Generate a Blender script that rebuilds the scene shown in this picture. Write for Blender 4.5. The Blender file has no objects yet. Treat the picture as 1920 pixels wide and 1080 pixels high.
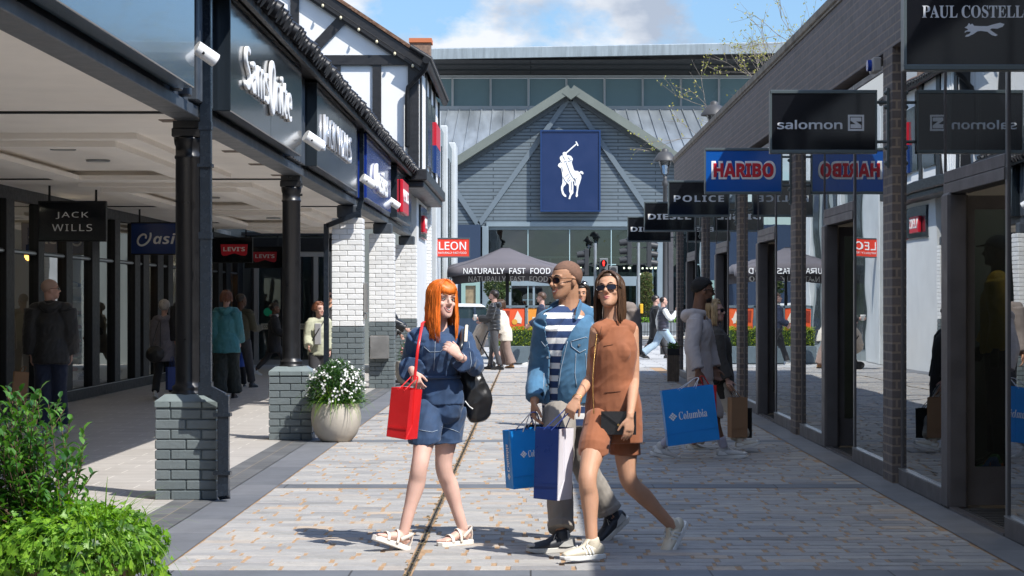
import bpy, bmesh, math, random
import numpy as np
from mathutils import Vector, Matrix, noise
R = math.radians
random.seed(7)
S = bpy.context.scene
COL = S.collection
# ---------------------------------------------------------------- camera
F, CX, CY, H = 3900.0, 995.0, 567.0, 1.5      # focal length and vanishing point in photo pixels, eye height
cam_d = bpy.data.cameras.new('camera'); cam = bpy.data.objects.new('camera', cam_d); COL.objects.link(cam)
cam.location = (0, 0, H); cam.rotation_euler = (R(90), 0, 0)
cam_d.sensor_width = 36; cam_d.lens = F / 1920 * 36
cam_d.shift_x = (960 - CX) / 1920; cam_d.shift_y = (CY - 540) / 1920
cam_d.clip_start = 0.1; cam_d.clip_end = 3000
S.camera = cam
# ---------------------------------------------------------------- sky, sun, exposure
SUN = Vector((0.58, -0.53, 1.0)).normalized()
w = bpy.data.worlds.new('World'); S.world = w; w.use_nodes = True
nt = w.node_tree; N = nt.nodes; L = nt.links; N.clear()
wo = N.new('ShaderNodeOutputWorld'); bg = N.new('ShaderNodeBackground'); sky = N.new('ShaderNodeTexSky')
sky.sky_type = 'NISHITA'; sky.sun_disc = False
sky.sun_elevation = math.asin(SUN.z); sky.sun_rotation = math.atan2(SUN.x, SUN.y)
sky.air_density = 1.0; sky.dust_density = 0.6; sky.ozone_density = 2.0
tc = N.new('ShaderNodeTexCoord'); mp = N.new('ShaderNodeMapping'); mp.inputs['Scale'].default_value = (1, 1, 1.7)
n1 = N.new('ShaderNodeTexNoise'); n1.inputs['Scale'].default_value = 9; n1.inputs['Detail'].default_value = 9; n1.inputs['Roughness'].default_value = 0.58
sx = N.new('ShaderNodeSeparateXYZ')
m1 = N.new('ShaderNodeMath'); m1.operation = 'MULTIPLY_ADD'; m1.inputs[1].default_value = -1.5; m1.inputs[2].default_value = 0.085   # the cloud bank lies to the left
cl = N.new('ShaderNodeClamp'); cl.inputs['Min'].default_value = -0.16; cl.inputs['Max'].default_value = 0.12
ad = N.new('ShaderNodeMath'); ad.operation = 'ADD'
rp = N.new('ShaderNodeValToRGB'); rp.color_ramp.elements[0].position = 0.53; rp.color_ramp.elements[1].position = 0.62
n2 = N.new('ShaderNodeTexNoise'); n2.inputs['Scale'].default_value = 22; n2.inputs['Detail'].default_value = 6
rc = N.new('ShaderNodeValToRGB'); rc.color_ramp.elements[0].color = (2.5, 2.9, 3.6, 1); rc.color_ramp.elements[1].color = (4.9, 5.1, 5.4, 1)
rc.color_ramp.elements[0].position = 0.38; rc.color_ramp.elements[1].position = 0.6
mx = N.new('ShaderNodeMix'); mx.data_type = 'RGBA'
L.new(tc.outputs['Generated'], mp.inputs[0]); L.new(mp.outputs[0], n1.inputs['Vector']); L.new(mp.outputs[0], n2.inputs['Vector'])
L.new(tc.outputs['Generated'], sx.inputs[0]); L.new(sx.outputs[0], m1.inputs[0]); L.new(m1.outputs[0], cl.inputs[0])
L.new(n1.outputs[0], ad.inputs[0]); L.new(cl.outputs[0], ad.inputs[1]); L.new(ad.outputs[0], rp.inputs[0])
L.new(n2.outputs[0], rc.inputs[0]); L.new(rp.outputs[0], mx.inputs[0]); tint = N.new('ShaderNodeVectorMath'); tint.operation = 'MULTIPLY'; tint.inputs[1].default_value = (0.78, 0.93, 1.08)
ez = N.new('ShaderNodeMapRange'); ez.inputs[1].default_value = 0.05; ez.inputs[2].default_value = 0.6; ez.inputs[3].default_value = 0.66; ez.inputs[4].default_value = 1.5
L.new(sx.outputs[2], ez.inputs[0]); sc_ = N.new('ShaderNodeVectorMath'); sc_.operation = 'SCALE'; L.new(sky.outputs[0], tint.inputs[0]); L.new(tint.outputs[0], sc_.inputs[0]); L.new(ez.outputs[0], sc_.inputs['Scale']); L.new(sc_.outputs[0], mx.inputs[6]); L.new(rc.outputs[0], mx.inputs[7])
L.new(mx.outputs[2], bg.inputs[0]); bg.inputs[1].default_value = 0.135
L.new(bg.outputs[0], wo.inputs[0])
sl = bpy.data.lights.new('sun', 'SUN'); sl.energy = 4.6; sl.angle = R(0.5); sl.color = (1.0, 0.955, 0.89)
so = bpy.data.objects.new('sun', sl); COL.objects.link(so); so.location = (10, -10, 20)
so.rotation_euler = SUN.to_track_quat('Z', 'Y').to_euler()
S.view_settings.view_transform = 'Standard'; S.view_settings.look = 'None'
S.view_settings.exposure = 0.5; S.view_settings.gamma = 1.0
S.cycles.use_denoising = True
S.cycles.max_bounces = 8; S.cycles.glossy_bounces = 4; S.cycles.transparent_max_bounces = 12; S.cycles.diffuse_bounces = 6
S.cycles.caustics_reflective = False; S.cycles.caustics_refractive = False

# ---------------------------------------------------------------- helpers
def W(px, py, Y):
    return Vector(((px - CX) * Y / F, Y, H - (py - CY) * Y / F))
def GY(py): return F * H / (py - CY)           # distance of a ground point
def tag(o, label=None, cat=None, group=None, kind=None):
    if label: o['label'] = label
    if cat: o['category'] = cat
    if group: o['group'] = group
    if kind: o['kind'] = kind
    return o
def thing(name, label, cat, loc=(0, 0, 0), rz=0, group=None):
    o = bpy.data.objects.new(name, None); COL.objects.link(o); o.empty_display_size = 0.2
    o.location = loc; o.rotation_euler = (0, 0, rz)
    return tag(o, label, cat, group)

class MB:
    """collects shapes, then links them as one mesh"""
    def __init__(s): s.v = []; s.f = []; s.mi = []; s.sm = []
    def add(s, vs, fs, m=0, smooth=False):
        b = len(s.v); s.v.extend([tuple(v) for v in vs])
        for f in fs: s.f.append(tuple(i + b for i in f)); s.mi.append(m); s.sm.append(smooth)
    def box(s, a, b, m=0, bev=0):
        x0, y0, z0 = [min(a[i], b[i]) for i in range(3)]; x1, y1, z1 = [max(a[i], b[i]) for i in range(3)]
        if bev:
            c = min(bev, (x1-x0)/2.1, (y1-y0)/2.1, (z1-z0)/2.1); vs = []; ix = {}
            def V(*p):
                if p not in ix: ix[p] = len(vs); vs.append(p)
                return ix[p]
            X, Y_, Z = (x0, x1), (y0, y1), (z0, z1); ci = (1, -1)
            fx = lambda i, j, k: V(X[i], Y_[j]+ci[j]*c, Z[k]+ci[k]*c)
            fy = lambda i, j, k: V(X[i]+ci[i]*c, Y_[j], Z[k]+ci[k]*c)
            fz = lambda i, j, k: V(X[i]+ci[i]*c, Y_[j]+ci[j]*c, Z[k])
            fs = []
            for i in (0, 1):
                fs.append([fx(i,0,0), fx(i,1,0), fx(i,1,1), fx(i,0,1)][::(-1 if i == 0 else 1)])
                fs.append([fy(0,i,0), fy(1,i,0), fy(1,i,1), fy(0,i,1)][::(1 if i == 0 else -1)])
                fs.append([fz(0,0,i), fz(1,0,i), fz(1,1,i), fz(0,1,i)][::(-1 if i == 0 else 1)])
            for i in (0, 1):
                for j in (0, 1):
                    fs.append([fx(i,j,0), fx(i,j,1), fy(i,j,1), fy(i,j,0)])
                    fs.append([fx(i,0,j), fx(i,1,j), fz(i,1,j), fz(i,0,j)])
                    fs.append([fy(0,i,j), fy(1,i,j), fz(1,i,j), fz(0,i,j)])
                    for k in (0, 1): fs.append([fx(i,j,k), fy(i,j,k), fz(i,j,k)])
            cen = Vector(((x0+x1)/2, (y0+y1)/2, (z0+z1)/2)); out = []
            for f in fs:
                p = [Vector(vs[q]) for q in f]; n = (p[1]-p[0]).cross(p[2]-p[0])
                out.append(f if n.dot(sum(p, Vector())/len(p)-cen) > 0 else f[::-1])
            s.add(vs, out, m)
        else:
            s.add([(x0,y0,z0),(x1,y0,z0),(x1,y1,z0),(x0,y1,z0),(x0,y0,z1),(x1,y0,z1),(x1,y1,z1),(x0,y1,z1)],
                  [(3,2,1,0),(4,5,6,7),(0,1,5,4),(1,2,6,5),(2,3,7,6),(3,0,4,7)], m)
        return s
    def obox(s, c, ux, uy, uz, m=0):
        """box from centre and three half-axis vectors"""
        c, ux, uy, uz = map(Vector, (c, ux, uy, uz)); vs = []
        for k in (-1, 1):
            for i, j in ((-1,-1),(1,-1),(1,1),(-1,1)): vs.append(c+ux*i+uy*j+uz*k)
        fs = [(3,2,1,0),(4,5,6,7),(0,1,5,4),(1,2,6,5),(2,3,7,6),(3,0,4,7)]
        if ux.cross(uy).dot(uz) < 0: fs = [f[::-1] for f in fs]
        s.add(vs, fs, m); return s
    def bar(s, a, b, w_, t, up=(0,0,1), m=0):
        a, b = Vector(a), Vector(b); d = b-a; l = d.length; d.normalize(); u = Vector(up)
        sd = d.cross(u); sd.normalize(); u = sd.cross(d)
        return s.obox((a+b)/2, sd*w_/2, d*l/2, u*t/2, m)
    def prism(s, pts, d, m=0):
        """closed outline (list of vectors) swept by vector d"""
        pts = [Vector(p) for p in pts]; d = Vector(d); n = len(pts)
        nr = Vector()
        for i in range(n): nr += pts[i].cross(pts[(i+1) % n])
        if nr.dot(d) < 0: pts = pts[::-1]
        vs = pts + [p+d for p in pts]
        fs = [tuple(range(n))[::-1], tuple(range(n, 2*n))] + [(i, (i+1) % n, n+(i+1) % n, n+i) for i in range(n)]
        s.add(vs, fs, m); return s
    def cyl(s, a, b, r0, r1=None, n=16, m=0, smooth=True, cap=True):
        r1 = r0 if r1 is None else r1; a, b = Vector(a), Vector(b); d = (b-a).normalized()
        u = d.orthogonal().normalized(); v = d.cross(u); vs = []
        for c, r in ((a, r0), (b, r1)):
            for i in range(n): t = 2*math.pi*i/n; vs.append(c+u*r*math.cos(t)+v*r*math.sin(t))
        s.add(vs, [(i, (i+1) % n, n+(i+1) % n, n+i) for i in range(n)], m, smooth)
        if cap: s.add(vs[:n], [tuple(range(n))[::-1]], m); s.add(vs[n:], [tuple(range(n))], m)
        return s
    def lathe(s, prof, c=(0,0,0), n=24, m=0, smooth=True):
        c = Vector(c); vs = []; k = len(prof)
        for r, z in prof:
            for i in range(n): t = 2*math.pi*i/n; vs.append(c+Vector((r*math.cos(t), r*math.sin(t), z)))
        s.add(vs, [(j*n+i, j*n+(i+1) % n, (j+1)*n+(i+1) % n, (j+1)*n+i) for j in range(k-1) for i in range(n)], m, smooth)
        return s
    def ell(s, c, r, M=None, n=14, m=0):
        c = Vector(c); vs = []; k = n//2+1
        M = M or Matrix.Identity(3)
        for j in range(k):
            th = math.pi*(j+0.02)/(k-1+0.04)
            for i in range(n):
                ph = 2*math.pi*i/n
                vs.append(c+M@Vector((r[0]*math.sin(th)*math.cos(ph), r[1]*math.sin(th)*math.sin(ph), -r[2]*math.cos(th))))
        fs = [(j*n+i, j*n+(i+1) % n, (j+1)*n+(i+1) % n, (j+1)*n+i) for j in range(k-1) for i in range(n)]
        fs += [tuple(range(n))[::-1], tuple(range((k-1)*n, k*n))]
        s.add(vs, fs, m, True); return s
    def tube(s, pts, rad, n=10, m=0, ref=None, sub=0, capr=True):
        """swept tube; rad: number, list, or list of (ru, rv); ref fixes the u direction"""
        pts = [Vector(p) for p in pts]; k = len(pts)
        if not isinstance(rad, (list, tuple)) or (isinstance(rad, tuple)): rad = [rad]*k
        rad = [(r, r) if not isinstance(r, (tuple, list)) else tuple(r) for r in rad]
        if sub:
            P = []; Q = []
            for i in range(k-1):
                p0 = pts[max(i-1, 0)]; p1 = pts[i]; p2 = pts[i+1]; p3 = pts[min(i+2, k-1)]
                for j in range(sub):
                    t = j/sub; t2 = t*t; t3 = t2*t
                    P.append(0.5*((2*p1)+(-p0+p2)*t+(2*p0-5*p1+4*p2-p3)*t2+(-p0+3*p1-3*p2+p3)*t3))
                    tt = t*t*(3-2*t); Q.append(tuple(rad[i][q]*(1-tt)+rad[i+1][q]*tt for q in (0, 1)))
            P.append(pts[-1]); Q.append(rad[-1]); pts, rad = P, Q; k = len(pts)
        T = []
        for i in range(k):
            d = pts[min(i+1, k-1)]-pts[max(i-1, 0)]; T.append(d.normalized() if d.length > 1e-9 else Vector((0, 0, 1)))
        u = Vector(ref) if ref is not None else T[0].orthogonal()
        vs = []; rings = []
        def ring(c, t, ru, rv):
            nonlocal u
            uu = (Vector(ref) if ref is not None else u); uu = uu-t*uu.dot(t)
            if uu.length < 1e-4: uu = t.orthogonal()
            uu.normalize(); u = uu; v = t.cross(uu)
            for i in range(n):
                a = 2*math.pi*i/n; vs.append(c+uu*ru*math.cos(a)+v*rv*math.sin(a))
        nr = 0
        if capr:
            for e in (0.25, 0.7):
                q = math.sqrt(1-(1-e)**2); ring(pts[0]-T[0]*min(rad[0])*(1-e)*0.9, T[0], rad[0][0]*q, rad[0][1]*q); nr += 1
        for i in range(k): ring(pts[i], T[i], *rad[i]); nr += 1
        if capr:
            for e in (0.7, 0.25):
                q = math.sqrt(1-(1-e)**2); ring(pts[-1]+T[-1]*min(rad[-1])*(1-e)*0.9, T[-1], rad[-1][0]*q, rad[-1][1]*q); nr += 1
        fs = [(j*n+i, j*n+(i+1) % n, (j+1)*n+(i+1) % n, (j+1)*n+i) for j in range(nr-1) for i in range(n)]
        fs += [tuple(range(n))[::-1], tuple(range((nr-1)*n, nr*n))]
        s.add(vs, fs, m, True); return s
    def mesh(s, name='mesh'):
        me = bpy.data.meshes.new(name); me.from_pydata(s.v, [], s.f)
        me.polygons.foreach_set('material_index', s.mi); me.polygons.foreach_set('use_smooth', s.sm)
        me.update(); return me
    def build(s, name, mats, parent=None, loc=None):
        me = s.mesh(name)
        for m in (mats if isinstance(mats, (list, tuple)) else [mats]): me.materials.append(m)
        o = bpy.data.objects.new(name, me); COL.objects.link(o)
        if loc: o.location = loc
        if parent: attach(o, parent)
        return o
def world_of(o):
    m = Matrix.LocRotScale(o.location, o.rotation_euler, o.scale)
    return world_of(o.parent) @ o.matrix_parent_inverse @ m if o.parent else m
def attach(o, parent):
    """parent, keeping the world-space coordinates the mesh was written in"""
    o.parent = parent; o.matrix_parent_inverse = world_of(parent).inverted()
def copy_tree(o, parent=None):
    c = o.copy(); COL.objects.link(c)
    if parent: c.parent = parent
    for ch in [q for q in list(o.children)]: copy_tree(ch, c)
    return c

# ---- materials
MT = {}
def mat(name, base, rough=0.6, metal=0.0, var=None, bump=None, spec=0.5, coat=0, sheen=0, emit=None, alpha=None, var2=None, trans=0):
    """var=(scale, amount[, stretch]) shifts the colour; bump=(scale, strength, distance[, stretch])"""
    if name in MT: return MT[name]
    m = bpy.data.materials.new(name); m.use_nodes = True; t = m.node_tree; n = t.nodes; l = t.links
    b = n['Principled BSDF']; b.inputs['Base Color'].default_value = (*base, 1); b.inputs['Roughness'].default_value = rough
    b.inputs['Metallic'].default_value = metal; b.inputs['Specular IOR Level'].default_value = spec
    b.inputs['Coat Weight'].default_value = coat; b.inputs['Sheen Weight'].default_value = sheen
    if emit: b.inputs['Emission Color'].default_value = (*emit[:3], 1); b.inputs['Emission Strength'].default_value = emit[3]
    if trans: b.inputs['Transmission Weight'].default_value = trans
    def coords(st):
        tcn = n.new('ShaderNodeTexCoord'); mpn = n.new('ShaderNodeMapping'); mpn.inputs['Scale'].default_value = st or (1, 1, 1)
        l.new(tcn.outputs['Object'], mpn.inputs[0]); return mpn.outputs[0]
    if var:
        nz = n.new('ShaderNodeTexNoise'); nz.inputs['Scale'].default_value = var[0]; nz.inputs['Detail'].default_value = 7; nz.inputs['Roughness'].default_value = 0.62
        l.new(coords(var[2] if len(var) > 2 else None), nz.inputs['Vector'])
        r = n.new('ShaderNodeMapRange'); r.inputs[1].default_value = 0.3; r.inputs[2].default_value = 0.7
        r.inputs[3].default_value = 1-var[1]; r.inputs[4].default_value = 1+var[1]; l.new(nz.outputs[0], r.inputs[0])
        mu = n.new('ShaderNodeVectorMath'); mu.operation = 'SCALE'; mu.inputs[0].default_value = base
        l.new(r.outputs[0], mu.inputs['Scale']); l.new(mu.outputs[0], b.inputs['Base Color'])
        rr = n.new('ShaderNodeMapRange'); rr.inputs[1].default_value = 0.3; rr.inputs[2].default_value = 0.7
        rr.inputs[3].default_value = max(rough-0.08, 0.02); rr.inputs[4].default_value = min(rough+0.1, 1); l.new(nz.outputs[0], rr.inputs[0]); l.new(rr.outputs[0], b.inputs['Roughness'])
    if bump:
        nb = n.new('ShaderNodeTexNoise'); nb.inputs['Scale'].default_value = bump[0]; nb.inputs['Detail'].default_value = 5
        l.new(coords(bump[3] if len(bump) > 3 else None), nb.inputs['Vector'])
        bn = n.new('ShaderNodeBump'); bn.inputs['Strength'].default_value = bump[1]; bn.inputs['Distance'].default_value = bump[2]
        l.new(nb.outputs[0], bn.inputs['Height']); l.new(bn.outputs[0], b.inputs['Normal'])
    MT[name] = m; return m
def island_mat(name, cols, rough=0.7, var=0.15, bump=(60, 0.4, 0.004), extra=None):
    """colour picked per separate piece of the mesh (setts, leaves, bricks)"""
    m = mat(name, cols[0], rough, bump=bump); t = m.node_tree; n = t.nodes; l = t.links; b = n['Principled BSDF']
    g = n.new('ShaderNodeNewGeometry'); r = n.new('ShaderNodeValToRGB'); r.color_ramp.interpolation = 'LINEAR'
    e = r.color_ramp.elements
    while len(e) < len(cols): e.new(0.5)
    for i, c in enumerate(cols): e[i].position = i/(len(cols)-1); e[i].color = (*c, 1)
    nz = n.new('ShaderNodeTexNoise'); nz.inputs['Scale'].default_value = 9; nz.inputs['Detail'].default_value = 8; nz.inputs['Roughness'].default_value = 0.7
    tcn = n.new('ShaderNodeTexCoord'); l.new(tcn.outputs['Object'], nz.inputs['Vector'])
    mr = n.new('ShaderNodeMapRange'); mr.inputs[1].default_value = 0.3; mr.inputs[2].default_value = 0.7; mr.inputs[3].default_value = 1-var; mr.inputs[4].default_value = 1+var
    mu = n.new('ShaderNodeVectorMath'); mu.operation = 'SCALE'
    l.new(g.outputs['Random Per Island'], r.inputs[0]); l.new(nz.outputs[0], mr.inputs[0]); l.new(r.outputs[0], mu.inputs[0]); l.new(mr.outputs[0], mu.inputs['Scale'])
    l.new(mu.outputs[0], b.inputs['Base Color']); return m
def brick_mat(name, c1, c2, mortar, bw, rh, ms, axes='yz', rough=0.7, bump=0.5, off=0.5, dist=0.006, var=0.2):
    m = mat(name, c1, rough); t = m.node_tree; n = t.nodes; l = t.links; b = n['Principled BSDF']
    tcn = n.new('ShaderNodeTexCoord'); sp = n.new('ShaderNodeSeparateXYZ'); cb = n.new('ShaderNodeCombineXYZ')
    l.new(tcn.outputs['Object'], sp.inputs[0])
    for i, a in enumerate(axes): l.new(sp.outputs['xyz'.index(a)], cb.inputs[i])
    bt = n.new('ShaderNodeTexBrick'); l.new(cb.outputs[0], bt.inputs['Vector'])
    bt.inputs['Color1'].default_value = (*c1, 1); bt.inputs['Color2'].default_value = (*c2, 1); bt.inputs['Mortar'].default_value = (*mortar, 1)
    bt.inputs['Scale'].default_value = 1; bt.inputs['Brick Width'].default_value = bw; bt.inputs['Row Height'].default_value = rh; bt.inputs['Mortar Size'].default_value = ms
    bt.inputs['Mortar Smooth'].default_value = 0.2; bt.offset = off
    nz = n.new('ShaderNodeTexNoise'); nz.inputs['Scale'].default_value = 3; nz.inputs['Detail'].default_value = 9; nz.inputs['Roughness'].default_value = 0.7; l.new(tcn.outputs['Object'], nz.inputs['Vector'])
    mr = n.new('ShaderNodeMapRange'); mr.inputs[1].default_value = 0.3; mr.inputs[2].default_value = 0.7; mr.inputs[3].default_value = 1-var; mr.inputs[4].default_value = 1+var
    mu = n.new('ShaderNodeVectorMath'); mu.operation = 'SCALE'; l.new(nz.outputs[0], mr.inputs[0]); l.new(bt.outputs[0], mu.inputs[0]); l.new(mr.outputs[0], mu.inputs['Scale']); l.new(mu.outputs[0], b.inputs['Base Color'])
    iv = n.new('ShaderNodeMath'); iv.operation = 'SUBTRACT'; iv.inputs[0].default_value = 1; l.new(bt.outputs['Fac'], iv.inputs[1])
    bn = n.new('ShaderNodeBump'); bn.inputs['Strength'].default_value = bump; bn.inputs['Distance'].default_value = dist; l.new(iv.outputs[0], bn.inputs['Height']); l.new(bn.outputs[0], b.inputs['Normal'])
    return m
def glass_mat(name, tint=(0.55, 0.62, 0.62), gloss=(0.92, 0.95, 0.96), base=0.16, wave=(1.2, 0.006), pane=None):
    """shop glazing: coated panes that mirror the street at a slant, see-through head on; slightly bowed panes"""
    m = bpy.data.materials.new(name); m.use_nodes = True; t = m.node_tree; n = t.nodes; l = t.links; n.clear()
    o = n.new('ShaderNodeOutputMaterial'); tr = n.new('ShaderNodeBsdfTransparent'); gl = n.new('ShaderNodeBsdfGlossy'); ms = n.new('ShaderNodeMixShader')
    tr.inputs[0].default_value = (*tint, 1); gl.inputs[0].default_value = (*gloss, 1); gl.inputs[1].default_value = 0.0
    fr = n.new('ShaderNodeFresnel'); fr.inputs[0].default_value = 1.75
    ma = n.new('ShaderNodeMath'); ma.operation = 'MULTIPLY_ADD'; ma.inputs[1].default_value = 1.05; ma.inputs[2].default_value = base; ma.use_clamp = True
    l.new(fr.outputs[0], ma.inputs[0]); l.new(ma.outputs[0], ms.inputs[0]); l.new(tr.outputs[0], ms.inputs[1]); l.new(gl.outputs[0], ms.inputs[2]); l.new(ms.outputs[0], o.inputs[0])
    tcn = n.new('ShaderNodeTexCoord'); mpn = n.new('ShaderNodeMapping'); mpn.inputs['Scale'].default_value = (1, 1.0, 1.6)
    nz = n.new('ShaderNodeTexNoise'); nz.inputs['Scale'].default_value = wave[0]; nz.inputs['Detail'].default_value = 1.5
    bn = n.new('ShaderNodeBump'); bn.inputs['Strength'].default_value = 1; bn.inputs['Distance'].default_value = wave[1]
    l.new(tcn.outputs['Object'], mpn.inputs[0]); l.new(mpn.outputs[0], nz.inputs['Vector']); l.new(nz.outputs[0], bn.inputs['Height']); l.new(bn.outputs[0], gl.inputs['Normal'])
    MT[name] = m; return m

def sty(t, kind):
    """letters of another weight or cut, from the unicode mathematical alphabets"""
    base = {'serif': (0x1D400, 0x1D41A), 'bold': (0x1D5D4, 0x1D5EE), 'italic': (0x1D63C, 0x1D656), 'sans': (0x1D5A0, 0x1D5BA)}.get(kind)
    if not base: return t
    return ''.join(chr(base[0]+ord(c)-65) if 'A' <= c <= 'Z' else chr(base[1]+ord(c)-97) if 'a' <= c <= 'z' else c for c in t)
def text(body, name, m, parent, org, right, up, w_=None, h_=None, kind=None, depth=0.01, off=0.0, align='C', space=1.0):
    """lettering as a solid mesh: centred on org (or starting there), fitted to width w_ and height h_"""
    c = bpy.data.curves.new('t', 'FONT'); c.body = sty(body, kind); c.extrude = 0.01; c.offset = 0; c.bevel_depth = off*0.5; c.bevel_resolution = 1; c.resolution_u = 4; c.space_character = space
    o = bpy.data.objects.new('t', c); COL.objects.link(o)
    me = bpy.data.meshes.new_from_object(o); bpy.data.objects.remove(o); bpy.data.curves.remove(c)
    n = len(me.vertices); co = np.empty(n*3); me.vertices.foreach_get('co', co); co = co.reshape(-1, 3)
    mn, mx_ = co.min(0), co.max(0); sz = mx_-mn
    sx_ = w_/sz[0] if w_ else None; sy_ = h_/sz[1] if h_ else None
    sx_ = sx_ or sy_; sy_ = sy_ or sx_
    cx = (mn[0]+mx_[0])/2 if align == 'C' else mn[0]; cy = (mn[1]+mx_[1])/2
    r, u = Vector(right).normalized(), Vector(up).normalized(); nn = r.cross(u); org = Vector(org)
    A = np.array([r*sx_, u*sy_, nn*(depth/sz[2])])
    co2 = (co-np.array([cx, cy, mn[2]]))@A+np.array(org)
    me.vertices.foreach_set('co', co2.ravel()); me.update(); me.materials.append(m)
    o = bpy.data.objects.new(name, me); COL.objects.link(o)
    if parent: attach(o, parent)
    return o
def flat_shape(outlines, name, m, parent, org, right, up, depth=0.004):
    """one or more 2-D outlines laid on a face"""
    r, u = Vector(right).normalized(), Vector(up).normalized(); nn = r.cross(u); b = MB()
    for ol in outlines: b.prism([Vector(org)+r*p[0]+u*p[1] for p in ol], nn*depth)
    return b.build(name, m, parent)
# ================================================================ materials of the setting
m_black = mat('black_paint', (0.012, 0.013, 0.015), 0.5, spec=0.3, var=(14, 0.3), bump=(90, 0.15, 0.002))
m_steel = mat('dark_steel_paint', (0.055, 0.065, 0.078), 0.45, var=(6, 0.3), bump=(40, 0.3, 0.003))
m_frame = mat('bronze_grey_frame', (0.105, 0.10, 0.105), 0.38, metal=0.35, var=(5, 0.12))
m_alu = mat('aluminium', (0.36, 0.38, 0.40), 0.32, metal=0.9)
m_white = mat('white_paint', (0.80, 0.80, 0.78), 0.5, var=(4, 0.05), bump=(30, 0.1, 0.002))
m_wbrick = island_mat('white_painted_brick', [(0.70, 0.70, 0.68), (0.82, 0.82, 0.80)], 0.55, 0.05, bump=(45, 0.55, 0.006))
m_gbrick = island_mat('grey_painted_brick', [(0.115, 0.14, 0.145), (0.15, 0.175, 0.18)], 0.42, 0.08, bump=(45, 0.6, 0.006))
m_wmort = mat('white_painted_mortar', (0.55, 0.55, 0.53), 0.7); m_gmort = mat('grey_painted_mortar', (0.085, 0.104, 0.107), 0.7)
m_ceil = mat('ceiling_paint', (0.93, 0.885, 0.82), 0.75, var=(1.3, 0.05), bump=(8, 0.05, 0.004))
m_glass = glass_mat('shop_glass', wave=(0.7, 0.0016))
m_glass2 = glass_mat('arcade_glass', tint=(0.6, 0.65, 0.65), base=0.12, wave=(0.7, 0.0012))
m_fglass = glass_mat('lobby_glass', tint=(0.5, 0.6, 0.62), base=0.02, wave=(0.8, 0.002))
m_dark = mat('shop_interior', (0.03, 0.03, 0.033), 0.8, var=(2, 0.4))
m_floor_in = mat('shop_floor', (0.20, 0.19, 0.175), 0.4)
m_sett = island_mat('granite_setts', [(0.20, 0.195, 0.19), (0.33, 0.325, 0.31), (0.28, 0.275, 0.27), (0.37, 0.36, 0.34), (0.31, 0.305, 0.30), (0.24, 0.235, 0.235), (0.38, 0.365, 0.34), (0.33, 0.325, 0.315), (0.29, 0.285, 0.28), (0.35, 0.34, 0.325), (0.40, 0.38, 0.35), (0.27, 0.265, 0.26), (0.36, 0.35, 0.335), (0.30, 0.295, 0.29), (0.34, 0.33, 0.32), (0.32, 0.31, 0.30), (0.44, 0.36, 0.28)], 0.8, 0.14, bump=(55, 0.8, 0.006))
m_joint = mat('sandy_joint', (0.36, 0.235, 0.135), 0.95, var=(30, 0.35), bump=(150, 0.6, 0.004))
m_slab = brick_mat('granite_slab', (0.125, 0.132, 0.145), (0.165, 0.17, 0.182), (0.05, 0.05, 0.05), 0.9, 2.0, 0.004, 'yx', 0.6, 0.3, 0.0)
m_plank = brick_mat('dark_setts', (0.085, 0.09, 0.095), (0.13, 0.135, 0.14), (0.25, 0.2, 0.14), 0.22, 0.32, 0.004, 'yx', 0.7, 0.4, 0.0)
m_band = brick_mat('granite_band', (0.115, 0.125, 0.14), (0.15, 0.16, 0.175), (0.04, 0.04, 0.04), 1.0, 5.0, 0.006, 'xy', 0.6, 0.3, 0.0)
m_tile = brick_mat('arcade_tiles', (0.40, 0.375, 0.345), (0.45, 0.425, 0.395), (0.66, 0.63, 0.58), 0.6, 0.3, 0.006, 'xy', 0.45, 0.2, 0.35, var=0.1)
m_pave = brick_mat('pale_paving', (0.36, 0.36, 0.355), (0.44, 0.435, 0.42), (0.16, 0.15, 0.14), 0.9, 0.6, 0.012, 'xy', 0.7, 0.3, 0.5)
m_asph = mat('asphalt', (0.06, 0.06, 0.063), 0.85, var=(2, 0.25), bump=(120, 0.6, 0.006))
m_parbrick = brick_mat('purple_grey_brick', (0.082, 0.078, 0.088), (0.118, 0.108, 0.118), (0.20, 0.165, 0.14), 0.225, 0.0775, 0.009, 'yz', 0.6, 0.9, 0.5, 0.01)
m_pierbrick = brick_mat('pier_brick', (0.085, 0.075, 0.078), (0.12, 0.105, 0.105), (0.21, 0.175, 0.145), 0.225, 0.0775, 0.010, 'yz', 0.6, 0.9, 0.5, 0.01)
m_pierret = brick_mat('pier_return_brick', (0.085, 0.075, 0.078), (0.12, 0.105, 0.105), (0.21, 0.175, 0.145), 0.225, 0.0775, 0.010, 'xz', 0.6, 0.9, 0.5, 0.01)
m_coping = mat('weathered_coping', (0.25, 0.235, 0.205), 0.85, var=(3, 0.5, (1, 1, 0.3)), bump=(20, 0.5, 0.01))
m_cap = mat('grey_cap_paint', (0.17, 0.205, 0.205), 0.4, var=(6, 0.1), bump=(40, 0.3, 0.003))

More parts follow.
